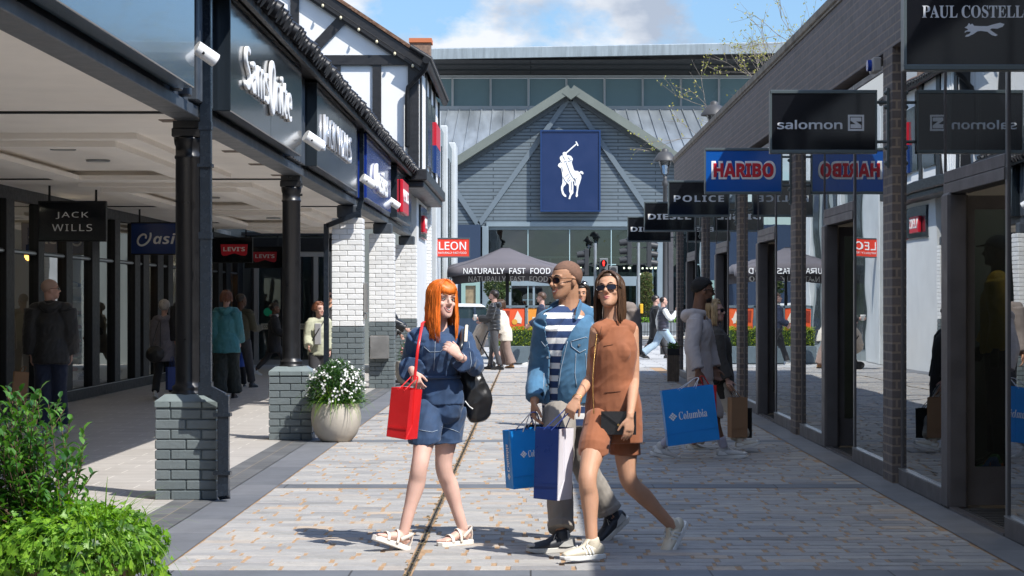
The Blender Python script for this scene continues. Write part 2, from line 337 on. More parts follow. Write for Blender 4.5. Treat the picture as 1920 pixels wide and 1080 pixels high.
def sheet(name, x0, x1, y0, y1, z, m, kind='structure'):
    b = MB(); b.add([(x0, y0, z), (x1, y0, z), (x1, y1, z), (x0, y1, z)], [(0, 1, 2, 3)])
    o = b.build(name, m); return tag(o, kind=kind)
sheet('ground', -1500, 1500, -500, 2500, -0.06, mat('far_paving', (0.22, 0.22, 0.21), 0.9, var=(0.5, 0.2)))
sheet('pavement_joints', -2.4, 3.02, -12, 48, -0.0065, m_joint)
sheet('arcade_floor', -7.2, -2.71, -12, 60, 0.0, m_tile)
sheet('dark_paving_strip', -2.71, -2.40, -12, 48, 0.0, m_plank)
sheet('left_slab_strip', -2.392, -2.07, -12, 48, 0.0, m_slab)
sheet('right_slab_strip', 2.75, 3.30, -12, 44, 0.0, m_slab)
sheet('shop_floor', 3.30, 7.5, -12, 43.4, -0.004, m_floor_in)
sheet('square_paving', -2.71, 40, 48, 72, 0.0, m_pave)
sheet('side_paving', 3.02, 40, 43.9, 47.998, 0.0, m_pave)
sheet('street_road', -60, 60, 72, 86.5, -0.02, m_asph)
sheet('far_pavement', -60, 60, 86.7, 140, 0.08, m_pave)
b = MB(); b.box((-60, 86.5, -0.05), (60, 86.7, 0.085), bev=0.02); tag(b.build('far_kerb', mat('kerb_stone', (0.45, 0.40, 0.32), 0.8, var=(4, 0.2))), kind='structure')
b = MB()
for y in (76, 79.2, 82.5):
    for k in range(-6, 10): b.box((k*4.0, y, -0.019), (k*4.0+2.2, y+0.12, -0.016))
tag(b.build('road_markings', m_white), kind='structure')

# setts: one relief surface, cross bands and a slot drain run through it
bands = [0.3+5.52*k for k in range(-1, 9)]
rng = random.Random(3); b = MB(); y = 2.0
while y < 47.9:
    hit = [q for q in bands if q-0.02 < y+0.08 and y < q+0.32]
    if hit: y = hit[0]+0.345; continue
    hh = rng.uniform(0.135, 0.175); nxt = [q for q in bands if y < q < y+hh+0.06]
    if nxt: hh = nxt[0]-0.02-y
    if hh < 0.05: y += hh+0.012; continue
    x = -2.06+rng.uniform(-0.1, 0)
    while x < 2.74:
        ww = rng.choice((0.14, 0.2, 0.24, 0.28, 0.36))*rng.uniform(0.9, 1.1); x0 = max(x, -2.065); x1 = min(x+ww, 2.742)
        g = rng.uniform(0.009, 0.024)
        segs = [(x0, x1)]
        if x0 < -0.652 and x1 > -0.708: segs = [(x0, -0.700), (-0.658, x1)]
        for p, q in segs:
            if q-p < 0.05: continue
            z = rng.uniform(-0.003, 0.002); e = 0.008; j = lambda: rng.uniform(-0.003, 0.003)
            lo = [(p+j(), y+j(), -0.013), (q+j(), y+j(), -0.013), (q+j(), y+hh+j(), -0.013), (p+j(), y+hh+j(), -0.013)]
            hi = [(lo[0][0]+e, lo[0][1]+e, z+j()*0.4), (lo[1][0]-e, lo[1][1]+e, z+j()*0.4), (lo[2][0]-e, lo[2][1]-e, z+j()*0.4), (lo[3][0]+e, lo[3][1]-e, z+j()*0.4)]
            b.add(lo+hi, [(4, 5, 6, 7), (0, 1, 5, 4), (1, 2, 6, 5), (2, 3, 7, 6), (3, 0, 4, 7)])
        x += ww+g
    y += hh+rng.uniform(0.005, 0.011)
tag(b.build('sett_paving', m_sett), kind='structure')
b = MB()
for q in bands:
    for x0, x1 in ((-2.065, -0.705), (-0.655, 2.745)): b.box((x0, q, -0.013), (x1, q+0.32, -0.001), bev=0.004)
tag(b.build('cross_bands', m_band), kind='structure')
b = MB()
for x0 in (-0.692, -0.672): b.box((x0, 2, -0.013), (x0+0.006, 47.9, -0.0005))
b.box((-0.686, 2, -0.006), (-0.672, 47.9, -0.0045), m=1)
tag(b.build('slot_drain', [mat('worn_steel', (0.14, 0.12, 0.09), 0.6, metal=0.4, var=(8, 0.5)), mat('drain_gap', (0.005, 0.005, 0.005), 1)]), kind='structure')
# moss and grit along the drain
b = MB()
for k in range(420):
    yy = rng.uniform(9, 40); xx = -0.68+rng.choice((-1, 1))*abs(rng.gauss(0.012, 0.014)); r = rng.uniform(0.003, 0.010)
    b.obox((xx, yy, 0.001), (r, 0, 0), (0, r*1.3, 0), (0, 0, r*0.3))
tag(b.build('drain_grit', mat('grit', (0.13, 0.10, 0.05), 1, var=(30, 0.5))), 'sandy grit and moss caught along the slot drain', 'grit', kind='stuff')

# ================================================================ painted brickwork
def brickwork(x0, x1, y0, y1, z0, z1, bl=0.225, rh=0.077, g=0.009, seed=0):
    """bricks standing proud of a mortar core; front face on y0, side on x1"""
    rn = random.Random(seed); b = MB(); e = 0.011; z = z0; row = 0
    b.box((x0+e, y0+e, z0), (x1-e, y1-e, z1), m=1)
    while z < z1-0.01:
        h = min(rh-g, z1-z)
        for face in range(4):
            a0, a1 = (x0, x1) if face < 2 else (y0, y1)
            n = max(1, round((a1-a0)/bl)); L_ = (a1-a0)/n
            cuts = [a0+L_*i for i in range(n+1)] if row % 2 else [a0]+[a0+L_*(i+0.5) for i in range(n)]+[a1]
            for i in range(len(cuts)-1):
                c0 = cuts[i]+(g/2 if i else 0); c1 = cuts[i+1]-(g/2 if i < len(cuts)-2 else 0)
                if c1-c0 < 0.02: continue
                d = rn.uniform(-0.0015, 0.0015)
                if face == 0: bx = ((c0, y0-d, z), (c1, y0+e+0.01, z+h))
                elif face == 1: bx = ((c0, y1-e-0.01, z), (c1, y1+d, z+h))
                elif face == 2: bx = ((x0-d, c0, z), (x0+e+0.01, c1, z+h))
                else: bx = ((x1-e-0.01, c0, z), (x1+d, c1, z+h))
                if face > 1: bx = ((bx[0][0], bx[0][1]+0.0012, z+0.0008), (bx[1][0], bx[1][1]-0.0012, z+h-0.0008))
                b.box(*bx, bev=0.005)
        z += rh; row += 1
    return b

# ================================================================ left: shopping arcade
AX = -2.35
arc = thing('arcade_building', 'long covered shopping arcade with dark steel beam, white coffered ceiling and black tiled eaves', 'arcade', (-4.8, 15, 0))
b = MB()
yb = [-12, 1.9, 8.9, 15.2, 22.9, 29.6, 36.6, 43.9]
for i in range(len(yb)-1):
    b.box((-2.71, yb[i]+0.006, 2.89), (-2.505, yb[i+1]-0.006, 2.975), bev=0.006)
b.box((-2.69, -12, 2.975), (-2.54, 43.9, 3.02))
b.build('beam', m_steel, arc)
b = MB(); b.box((-2.75, -12, 3.02), (-2.57, 40, 3.97)); b.build('fascia', brick_mat('fascia_tiles', (0.035, 0.033, 0.034), (0.05, 0.047, 0.046), (0.006, 0.006, 0.006), 0.11, 0.3, 0.012, 'yz', 0.3, 0.8, 0.0), arc)
b = MB()
for y0, y1 in ((14.62, 14.8), (15.02, 15.2), (15.4, 16.2), (21.45, 22.8), (28.2, 29.75), (35.05, 36.5)):
    n = max(1, round((y1-y0)/0.22)); s_ = (y1-y0)/n
    for i in range(n): b.box((-2.56, y0+s_*i+0.02, 3.0), (-2.47, y0+s_*(i+1)-0.02, 3.95), bev=0.01)
    b.build('pilaster', m_steel, arc); b = MB()
b = MB(); b.box((-2.62, -12, 3.955), (-2.27, 40, 4.0)); b.box((-2.30, -12, 3.90), (-2.255, 40, 3.954)); b.build('soffit_board', m_black, arc)
# eaves of black barrel tiles
b = MB(); yy = 6.0; rn = random.Random(5)
while yy < 39.7:
    j = rn.uniform(-0.02, 0.02); z0 = 3.985+rn.uniform(-0.008, 0.008)
    b.cyl((-2.16+j, yy, z0), (-3.1, yy, z0+0.62), 0.075, 0.075, 10)
    for q, (dx, dz) in enumerate(((0.28, 0.21), (0.56, 0.40))):
        b.cyl((-2.16-dx+j, yy, z0+dz+0.03), (-3.1-dx, yy, z0+dz+0.63), 0.085, 0.08, 10)
    yy += 0.235
b.build('roof_tiles', mat('black_glazed_tile', (0.014, 0.014, 0.016), 0.42, var=(12, 0.3), spec=0.35), arc)
b = MB(); b.prism([(-2.3, -12, 3.99), (-7.2, -12, 6.9), (-7.2, -12, 6.8), (-2.3, -12, 3.93)], (0, 52, 0)); b.build('roof', m_black, arc)
# ceiling with stepped trays
b = MB(); b.box((-7.2, -12, 3.05), (-2.711, 44, 3.12))
for y0, y1 in ((5.5, 11.5), (19.0, 25.0), (26.9, 32.6), (34.2, 39.6), (40.8, 43.6)):
    for k, (ins, wd, dz) in enumerate(((0.0, 0.42, 0.055), (0.24, 0.30, 0.11))):
        xa, xb, ya, yc = -5.85+ins, -3.6-ins, y0+ins, y1-ins; zt = 3.05-0.055*k; zb = 3.05-dz
        for bx in (((xa, ya, zb), (xb, ya+wd, zt)), ((xa, yc-wd, zb), (xb, yc, zt)), ((xa, ya+wd, zb), (xa+wd, yc-wd, zt)), ((xb-wd, ya+wd, zb), (xb, yc-wd, zt))): b.box(*bx)
b.build('ceiling', m_ceil, arc)
for y in (16.85, 26.0, 33.4, 40.2): b = MB(); b.box((-7.1, y, 3.035), (-2.72, y+0.1, 3.048)); b.build('ceiling_joint', m_black, arc)
for y in (20.9, 22.6, 28.6, 30.6, 35.6, 38):
    b = MB(); b.cyl((-4.7, y, 3.046), (-4.7, y, 3.03), 0.13, 0.13, 20, m=0); b.cyl((-4.7, y, 3.03), (-4.7, y, 3.028), 0.10, 0.10, 20, m=1)
    b.build('downlight', [m_alu, mat('lamp_glass', (0.5, 0.5, 0.48), 0.3)], arc)
for y in (17.6, 19.5, 21.2, 23.2, 25.2, 27.2): b = MB(); b.box((-3.15, y, 3.042), (-2.9, y+0.22, 3.049)); b.build('ceiling_vent', mat('vent_grille', (0.18, 0.14, 0.11), 0.7, bump=(200, 1, 0.005)), arc)
# brick pedestals with cast-iron columns
for k, yy in enumerate((1.9, 8.9, 15.81, 22.68)):
    p = brickwork(-2.856, -2.386, yy, yy+0.36, 0, 0.70, seed=k).build('pedestal', [m_gbrick, m_gmort], arc)
    b = MB(); c = 0.06
    for (x0, x1) in ((-2.862, -2.745), (-2.74, -2.502), (-2.497, -2.38)):
        b.box((x0, yy-0.006, 0.70), (x1, yy+0.366, 0.745), bev=0.006)
    b.prism([(-2.862, yy-0.006, 0.745), (-2.38, yy-0.006, 0.745), (-2.45, yy+0.05, 0.80), (-2.79, yy+0.05, 0.80)], (0, 0.001, 0))
    vs = [(-2.862, yy-0.006, 0.745), (-2.38, yy-0.006, 0.745), (-2.38, yy+0.366, 0.745), (-2.862, yy+0.366, 0.745), (-2.78, yy+0.06, 0.80), (-2.46, yy+0.06, 0.80), (-2.46, yy+0.30, 0.80), (-2.78, yy+0.30, 0.80)]
    b.add(vs, [(0, 1, 5, 4), (1, 2, 6, 5), (2, 3, 7, 6), (3, 0, 4, 7), (4, 5, 6, 7)]); b.build('coping', m_cap, p)
    b = MB(); cx, cy = -2.63, yy+0.18
    b.lathe([(0.0, 0.79), (0.135, 0.79), (0.135, 0.81), (0.12, 0.82), (0.125, 0.84), (0.125, 0.855), (0.103, 0.87), (0.099, 0.9), (0.099, 2.60), (0.106, 2.605), (0.106, 2.625), (0.099, 2.63), (0.099, 2.70), (0.106, 2.71), (0.112, 2.75), (0.112, 2.765), (0.0, 2.765)], (cx, cy, 0), 28)
    b.box((cx-0.115, cy-0.10, 2.765), (cx+0.115, cy+0.10, 2.835), bev=0.008); b.box((cx-0.105, cy-0.09, 2.835), (cx+0.105, cy+0.09, 2.889))
    for z in (2.68, 2.795): b.cyl((cx+0.09, cy-0.03, z), (cx+0.125, cy-0.03, z), 0.014, n=6)
    b.build('column', mat('cast_iron_black', (0.014, 0.014, 0.015), 0.34, var=(10, 0.15), bump=(110, 0.08, 0.001)), arc)
# white painted brick piers, dark grey dado
for k, yy in enumerate((29.55, 36.35, 43.4)):
    p = brickwork(-2.83, -2.385, yy, yy+0.36, 0, 1.16, seed=10+k).build('dado', [m_gbrick, m_gmort], arc)
    q = brickwork(-2.827, -2.388, yy+0.003, yy+0.357, 1.163, 2.70, seed=20+k).build('pier', [m_wbrick, m_wmort], arc)
    b = MB(); b.box((-2.76, yy+0.05, 2.70), (-2.43, yy+0.31, 2.889), bev=0.02); b.build('pier_head', m_steel, arc)
b = MB()   # closed rendered wall after the last pier and its far brick return
b.box((-2.70, 43.77, 0), (-2.40, 48.0, 3.9)); b.build('rendered_wall', mat('pale_render', (0.62, 0.63, 0.62), 0.7, var=(2, 0.06)), arc)
brickwork(-2.80, -2.30, 48.02, 48.4, 0, 1.16, seed=31).build('dado', [m_gbrick, m_gmort], arc)
brickwork(-2.797, -2.303, 48.023, 48.397, 1.163, 3.85, seed=32).build('pier', [m_wbrick, m_wmort], arc)
# rainwater pipes
m_pipe = mat('gloss_pipe_paint', (0.010, 0.015, 0.023), 0.25, var=(9, 0.2), spec=0.4)
b = MB(); u = 0.043
b.box((-2.495, 15.66, 0.88), (-2.41, 15.745, 4.2), bev=0.006)
b.bar((-2.452, 15.70, 0.90), (-2.452, 15.70, 0.80), 0.1, 0.1, (0, 1, 0))
b.bar((-2.455, 15.70, 0.845), (-2.318, 15.70, 0.775), 0.085, 0.085, (0, 1, 0))
b.box((-2.36, 15.66, 0.10), (-2.277, 15.745, 0.80), bev=0.006); b.bar((-2.318, 15.70, 0.12), (-2.308, 15.66, 0.03), 0.083, 0.083, (0, 1, 0))
for z in (0.64, 0.20): b.box((-2.39, 15.65, z), (-2.262, 15.76, z+0.025))
b.box((-2.51, 15.648, 2.52), (-2.40, 15.76, 2.545)); b.box((-2.50, 15.655, 2.80), (-2.405, 15.75, 2.86)); b.box((-2.50, 15.655, 1.98), (-2.405, 15.75, 2.03))
b.build('downpipe', m_pipe, arc)
b = MB(); yq = 29.45
b.box((-2.42, yq-0.06, 2.95), (-2.36, yq+0.0, 4.1)); b.bar((-2.39, yq-0.03, 2.97), (-2.43, yq-0.03, 2.82), 0.07, 0.07, (0, 1, 0))
b.box((-2.47, yq-0.06, 2.70), (-2.40, yq, 2.84)); b.bar((-2.43, yq-0.03, 2.76), (-2.88, yq-0.03, 2.585), 0.07, 0.07, (0, 1, 0))
b.box((-2.925, yq-0.065, 0.55), (-2.855, yq+0.0, 2.61)); b.box((-2.93, yq-0.07, 2.40), (-2.85, yq+0.005, 2.46)); b.box((-2.93, yq-0.07, 1.3), (-2.85, yq+0.005, 1.34))
b.build('downpipe', m_pipe, arc)
# cabinet and wall unit on the second white pier
b = MB(); b.box((-2.80, 36.18, 0.52), (-2.47, 36.34, 0.92), bev=0.008); b.cyl((-2.775, 36.18, 0.73), (-2.775, 36.165, 0.73), 0.012)
tag(b.build('metal_cabinet', mat('brushed_steel', (0.36, 0.35, 0.33), 0.38, metal=0.7, var=(2, 0.25))), 'brushed steel cabinet low on the grey brick foot of a white pier', 'cabinet')
b = MB(); b.box((-2.38, 29.62, 1.36), (-2.33, 29.86, 1.78), bev=0.006); b.box((-2.385, 29.66, 1.26), (-2.34, 29.80, 1.35), bev=0.01)
tag(b.build('wall_unit', mat('brushed_steel2', (0.5, 0.48, 0.45), 0.3, metal=0.8)), 'small steel dispenser fixed to the side of the nearest white brick pier', 'dispenser')

# glazed shopfronts inside the arcade, in the plane x = -7
SX = -7.0
def YL(px): return -SX*F/(CX-px)
shop = thing('arcade_shopfront', 'black framed glass shopfronts running along the inner side of the arcade', 'shopfront', (SX, 30, 0))
b = MB(); b.box((-7.10, -12, 0), (-6.94, 50, 0.16)); b.box((-7.06, -12, 2.16), (-6.97, 50, 2.22)); b.box((-7.08, -12, 2.88), (-6.95, 50, 3.05))
b.build('frame', m_black, shop)
b = MB(); b.box((-6.969, -12, 2.175), (-6.955, 50, 2.20)); b.box((-6.938, -12, 0.16), (-6.93, 50, 0.175)); b.build('trim', m_alu, shop)
wide = [(-60, -48), (-30, -22), (2, 18), (63, 74), (116, 128), (165, 179), (208, 218), (246, 256), (262, 273), (289, 300), (309, 318), (404, 412), (419, 427), (441, 450), (461, 470)]
edges = [0.0, 6.5, 13, 18]
for a, c in wide:
    ya, yc = YL(a), YL(c); b = MB(); b.box((-7.07, ya, 0.16), (-6.93, yc, 2.88), bev=0.01); b.build('mullion', m_black, shop)
    edges += [ya, yc]
ys = sorted(set([-11.0]+edges+[50.0]))
for i in range(len(ys)-1):
    if ys[i+1]-ys[i] < 0.5 and any(abs(YL(a)-ys[i]) < 1e-6 for a, c in wide): continue
    b = MB(); b.add([(-7.0, ys[i], 0.16), (-7.0, ys[i+1], 0.16), (-7.0, ys[i+1], 2.88), (-7.0, ys[i], 2.88)], [(0, 1, 2, 3)])
    b.build('pane', m_glass2, shop)
b = MB(); b.box((-11, -12, -0.01), (-7.11, 50, 0.0), m=1); b.box((-11.1, -12, 0), (-11, 50, 3.05)); b.box((-11, -12, 3.06), (-7.2, 50, 3.2)); b.box((-11, 50.3, 0), (-7.1, 50.4, 3.05))
for y in (YL(2), YL(120), YL(262), YL(410)): b.box((-11, y, 0), (-7.11, y+0.15, 3.05), m=2)
b.build('interior', [mat('warm_interior', (0.52, 0.48, 0.42), 0.8, var=(1.5, 0.3)), m_floor_in, mat('pale_partition', (0.5, 0.48, 0.44), 0.7)], shop)
m_warm = mat('warm_lamp', (1, 0.5, 0.15), 0.4, emit=(1.0, 0.42, 0.08, 9)); m_lampfill = mat('warm_fill_lamp', (1, 0.9, 0.75), 0.4, emit=(1.0, 0.85, 0.66, 60)); m_spot = mat('white_lamp', (1, 0.9, 0.7), 0.4, emit=(1.0, 0.82, 0.55, 7))  # the strong warm white one is for the added ceiling lamps
def lamp_bulb(x, y, z, r, label, m=None, drop=0.4, grp='glowing pendant bulbs in the shop windows'):
    t = thing('pendant_lamp', label, 'lamp', (x, y, z), 0, grp)
    b = MB(); b.ell((x, y, z), (r, r, r*1.4), n=10); b.build('bulb', m or m_warm, t)
    b = MB(); b.cyl((x, y, z+r*1.2), (x, y, z+r*1.2+0.09), r*0.6, n=10); b.cyl((x, y, z+r*1.2+0.09), (x, y, z+drop), 0.006, n=5); b.build('cord', m_black, t)
for px, py, Y in ((105, 402, 30.5), (122, 404, 30.9)): p = W(px-8, py, Y); lamp_bulb(p.x, p.y, p.z, 0.05, 'small white ceiling lamp glowing behind the shop glass beside the old man', m_spot)
for i, (px, py, Y) in enumerate(((428, 533, 49), (445, 527, 48.2), (79, 479, 29.8), (278, 538, 37.6))):
    p = W(px, py, Y); lamp_bulb(min(p.x, -7.2), p.y, p.z, 0.055, 'orange filament bulb glowing inside the arcade shop windows')
for i, y in enumerate((22, 25.5, 28.6, 31.5, 35, 38.5, 42, 46)):  # extra lamps, added to brighten the interiors behind the dark panes
    for x in (-7.9, -9.3):
        t = thing('fill_lamp', 'added round ceiling lamp brightening the arcade shops', 'lamp', (x, y, 3.0), 0, 'round lamps added to brighten the arcade shops'); b = MB(); b.cyl((x, y, 3.055), (x, y, 3.03), 0.11, n=16); b.build('housing', m_black, t); b = MB(); b.cyl((x, y, 3.029), (x, y, 3.024), 0.09, n=16); b.build('diffuser', m_lampfill, t)
for y in (8.5, 12.2, 15.9, 22.0, 28.5):  # no lamps known here; added to light the mannequins in the doorway
    for x in (4.1, 5.4):
        t = thing('fill_lamp', 'added round ceiling lamp brightening the brick shop interiors', 'lamp', (x, y, 3.5), 0, 'round lamps added to brighten the brick shops'); b = MB(); b.cyl((x, y, 3.555), (x, y, 3.53), 0.12, n=16); b.build('housing', m_black, t); b = MB(); b.cyl((x, y, 3.529), (x, y, 3.524), 0.10, n=16); b.build('diffuser', m_lampfill, t)
# end wall of the arcade
endw = thing('cafe', 'glazed cafe front with pale stone frames closing the far end of the arcade', 'cafe', (-5.5, 50, 0))
m_stone = mat('stone_frame', (0.36, 0.34, 0.31), 0.6, var=(3, 0.1))
def xE(px, Y=50.0): return (px-CX)*Y/F
b = MB()
for a, c, m in ((470, 476, 0), (476, 484, 1), (526, 534, 0), (560, 566, 0), (583, 588, 0), (588, 596, 1), (618, 626, 1)): b.box((xE(a), 50, 0), (xE(c), 50.2, 2.75), m=m)
b.box((-7, 49.98, 2.72), (-4.5, 50.2, 3.05), m=0); b.box((-7, 49.98, 0), (-4.5, 50.2, 0.12), m=1); b.box((xE(476), 49.99, 2.6), (xE(626), 50.19, 2.719), m=1)
b.box((-4.6, 50, 0), (-4.5, 59, 3.05), m=1); b.box((-4.5, 58.9, 0), (-2.4, 59.1, 0.9), m=0); b.box((-4.5, 58.9, 2.7), (-2.4, 59.1, 3.2), m=0); b.box((-3.6, 58.9, 0.9), (-3.5, 59.1, 2.7), m=0)
b.build('frame', [m_black, m_stone], endw)
for a, c in ((484, 526), (534, 560), (566, 583), (596, 618)):
    b = MB(); b.add([(xE(a), 50.1, 0.12), (xE(c), 50.1, 0.12), (xE(c), 50.1, 2.6), (xE(a), 50.1, 2.6)], [(0, 1, 2, 3)]); b.build('pane', m_fglass, endw)
b = MB(); b.add([(-4.5, 59, 0.9), (-2.4, 59, 0.9), (-2.4, 59, 2.7), (-4.5, 59, 2.7)], [(0, 1, 2, 3)]); b.build('pane', m_fglass, endw)
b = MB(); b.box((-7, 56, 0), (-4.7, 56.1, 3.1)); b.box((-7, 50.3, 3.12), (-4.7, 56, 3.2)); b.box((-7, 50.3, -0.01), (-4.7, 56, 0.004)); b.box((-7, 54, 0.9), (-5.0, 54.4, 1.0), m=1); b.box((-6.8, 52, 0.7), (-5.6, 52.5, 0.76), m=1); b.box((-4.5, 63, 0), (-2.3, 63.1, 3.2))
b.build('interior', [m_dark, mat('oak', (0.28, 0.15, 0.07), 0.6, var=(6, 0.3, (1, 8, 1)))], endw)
b = MB()
for s_ in (0, 0.28): b.bar(W(500, 530, 51.5)+Vector((0, 0, -s_*0.6)), W(560, 575, 51.5)+Vector((0, 0, -s_*0.6)), 0.03, 0.03)
for i in range(9): p = W(503+i*6.5, 532+i*5, 51.5); b.cyl(p, p-Vector((0, 0, 0.5)), 0.008, n=5)
b.build('stair_rail', m_alu, endw)
for a, tx in ((500, 'COFFEE'), (573, 'DINNER')):
    p = W(a, 612, 49.95); t_ = MB(); t_.box((p.x-0.14, 49.96, p.z-0.07), (p.x+0.26 if a < 540 else p.x+0.14, 49.97, p.z+0.07)); s_ = t_.build('hanging_board', mat('cream_board', (0.55, 0.50, 0.38), 0.7))
    tag(s_, 'cream board reading %s in the cafe window at the arcade end' % tx, 'sign')
    text(tx, 'lettering', m_black, s_, ((p.x+0.06) if a < 540 else p.x, 49.957, p.z), (1, 0, 0), (0, 0, 1), w_=0.28 if a < 540 else 0.22, h_=0.07, kind='sans', depth=0.003)
p = W(502, 585, 49.94); b = MB(); b.cyl(p, p-Vector((0, 0.01, 0)), 0.1, n=24); tag(b.build('window_sticker', mat('green_sticker', (0.02, 0.5, 0.22), 0.5)), 'round green sticker on the cafe window behind the woman in black', 'sticker')
for px, py, Y in ((516, 541, 51.5), (571, 525, 50.8), (606, 533, 51.5)): p = W(px, py, Y); lamp_bulb(p.x, p.y, p.z, 0.055, 'orange filament bulb hanging in the cafe window', grp='cafe window bulbs')

# ================================================================ tudor-style block at the end of the arcade
tud = thing('timbered_building', 'white rendered gable building with black timbers above the arcade end', 'building', (-6, 40, 0))
m_wr = mat('white_render', (0.84, 0.84, 0.83), 0.65, var=(2, 0.03), bump=(25, 0.15, 0.004)); m_tim = mat('black_timber', (0.018, 0.018, 0.020), 0.45, var=(8, 0.3, (1, 1, 4)), bump=(40, 0.4, 0.004, (4, 4, 1)))
def G(px, py): return W(px, py, 40.0)
b = MB()
gp = [G(785, 370), G(785, 118), (-6.2, 40, 9.05), (-10.2, 40, 6.3), (-10.2, 40, 3.2), (-2.15, 40, 3.2)]
b.prism([(-2.16, 40, 3.85), (-2.16, 40, 6.1), (-6.2, 40, 8.75), (-10.2, 40, 6.1), (-10.2, 40, 3.85)], (0, 8.2, 0)); b.build('wall', m_wr, tud)
def timber(pts, t=0.05, par=tud, nm='timber'):
    b = MB(); b.prism([Vector(p)-Vector((0, 0.001, 0)) for p in pts], (0, -t, 0)); b.build(nm, m_tim, par)
timber([G(606, 104), G(768, 104), G(768, 122), G(606, 122)], 0.07)
for x0, x1, y0, y1 in ((623, 639, 122, 330), (699, 715, 122, 330), (765, 785.6, 110, 335), (545, 561, -60, 200)): timber([G(x0, y0), G(x1, y0), G(x1, y1), G(x0, y1)])
timber([G(588, 80), G(643, 22), G(655, 36), G(597, 97)], 0.06)
timber([G(700, 122), G(715, 122), G(765, 122), G(765, 104)], 0.04) if False else None
def barge(a, c, t, nm, m, dy, th):
    a, c = Vector(a), Vector(c); b = MB(); b.prism([a, c, c-Vector((0, 0, t)), a-Vector((0, 0, t))], (0, -th, 0))
    for_v = [(v[0], v[1]+dy, v[2]) for v in b.v]; b.v = for_v; b.build(nm, m, tud)
ea = Vector((-2.05, 40, 6.17)); ri = Vector((-6.2, 40, 6.17+4.15*0.667)); le = Vector((-10.35, 40, 6.17))
for p, q in ((ea, ri), (ri, le)):
    barge(p, q, 0.28, 'bargeboard', m_tim, -0.09, 0.05); barge(p-Vector((0, 0, 0.20)), q-Vector((0, 0, 0.20)), 0.13, 'bargeboard', m_tim, -0.05, 0.03)
b = MB()
for sgn in (1, -1):
    e_ = ea if sgn > 0 else le; b.prism([e_+Vector((0.03*sgn, -0.17, 0.0)), ri+Vector((0, -0.17, 0.0)), ri+Vector((0, -0.17, 0.075)), e_+Vector((0.03*sgn, -0.17, 0.075))], (0, 8.6, 0))
b.build('roof', mat('brown_tile', (0.16, 0.085, 0.05), 0.8, var=(18, 0.4), bump=(12, 1.0, 0.03)), tud)
b = MB()   # eaves gutter, corner downpipe
b.cyl((-1.99, 39.6, 6.12), (-1.99, 48.2, 6.12), 0.07, n=10)
for k in range(34): b.cyl((-1.90, 39.7+k*0.25, 6.13), (-2.3, 39.7+k*0.25, 6.38), 0.055, n=8)
b.tube([(-1.98, 39.7, 6.08), (-2.02, 39.75, 5.95), (-2.35, 39.86, 5.62), (-2.37, 39.88, 5.45), (-2.37, 39.88, 4.5)], 0.045, n=8)
b.build('gutter', m_black, tud)
b = MB(); b.prism([(-2.165, 40, 3.85), (-2.165, 48.2, 3.85), (-2.165, 48.2, 6.1), (-2.165, 40, 6.1)], (0.03, 0, 0), m=1)
for y0, y1 in ((40, 40.35), (41.9, 42.3), (43.7, 44.1), (45.6, 46.0), (47.8, 48.2)): b.box((-2.135, y0, 3.9), (-2.10, y1, 6.1))
for k in range(5): b.box((-2.135, 40.55+k*0.28, 3.95), (-2.11, 40.61+k*0.28, 6.0), m=1)
b.box((-2.30, 39.7, 3.83), (-1.98, 48.2, 4.05), bev=0.02); b.box((-2.45, 39.8, 3.70), (-2.05, 48.2, 3.829), bev=0.02)
b.build('side_wall', [m_tim, m_wr], tud)
b = MB(); b.box((-2.105, 42.4, 4.3), (-2.09, 43.6, 5.7)); b.box((-2.105, 44.2, 4.3), (-2.09, 45.5, 5.7)); b.build('window', mat('dark_window', (0.05, 0.07, 0.08), 0.08, spec=0.8), tud)
# chimney behind the eaves
b = MB(); p = W(789, 100, 44.0); b.box((p.x-0.23, 44, 5.6), (p.x+0.2, 44.5, 7.0)); b.box((p.x-0.25, 43.97, 7.0), (p.x+0.23, 44.53, 7.09), m=1)
b.build('chimney', [mat('old_brick', (0.22, 0.15, 0.11), 0.9, var=(20, 0.5)), mat('terracotta', (0.52, 0.17, 0.07), 0.8)], tud)
# bulbs of the light string on the bargeboard
ls = thing('light_string', 'string of small round festoon bulbs along the black gable bargeboard', 'string lights', (-3, 39.5, 6.5))
for k in range(12):
    p = ea.lerp(ri, 0.05+k*0.083)+Vector((0, -0.20, -0.28)); b = MB(); b.ell(p, (0.028, 0.028, 0.038), n=8); b.cyl(p+Vector((0, 0, 0.03)), p+Vector((0, 0.04, 0.08)), 0.014, n=6, m=1); b.build('bulb', [mat('frosted_bulb', (0.75, 0.66, 0.45), 0.3), m_black], ls)
b = MB(); b.tube([ea+Vector((0, -0.18, -0.20)), ri+Vector((0, -0.18, -0.20))], 0.008, n=5); b.build('cable', m_black, ls)

# pale clad block beyond
cb = thing('clad_building', 'pale grey clad building with tall narrow windows beyond the timbered gable', 'building', (-3, 57, 0))
b = MB(); m_clad = mat('pale_cladding', (0.50, 0.52, 0.52), 0.5, var=(2, 0.1)); m_clad2 = mat('grey_cladding', (0.22, 0.25, 0.25), 0.5, var=(2, 0.15, (1, 1, 0.2)))
b.box((-8, 50.4, 0), (-2.36, 64, 6.1), m=1)
for y0, y1 in ((50.0, 52.3), (56.4, 56.8), (62.4, 64.3)): b.box((-2.7, y0, 0), (-2.26, y1, 6.3), m=0, bev=0.02)
b.build('wall', [m_clad, m_clad2], cb)
b = MB()
for y0 in (53.0, 54.6, 57.4, 59.2, 60.9): b.box((-2.37, y0, 0.3), (-2.33, y0+1.0, 5.6))
b.build('window', mat('slate_window', (0.04, 0.05, 0.055), 0.1), cb)

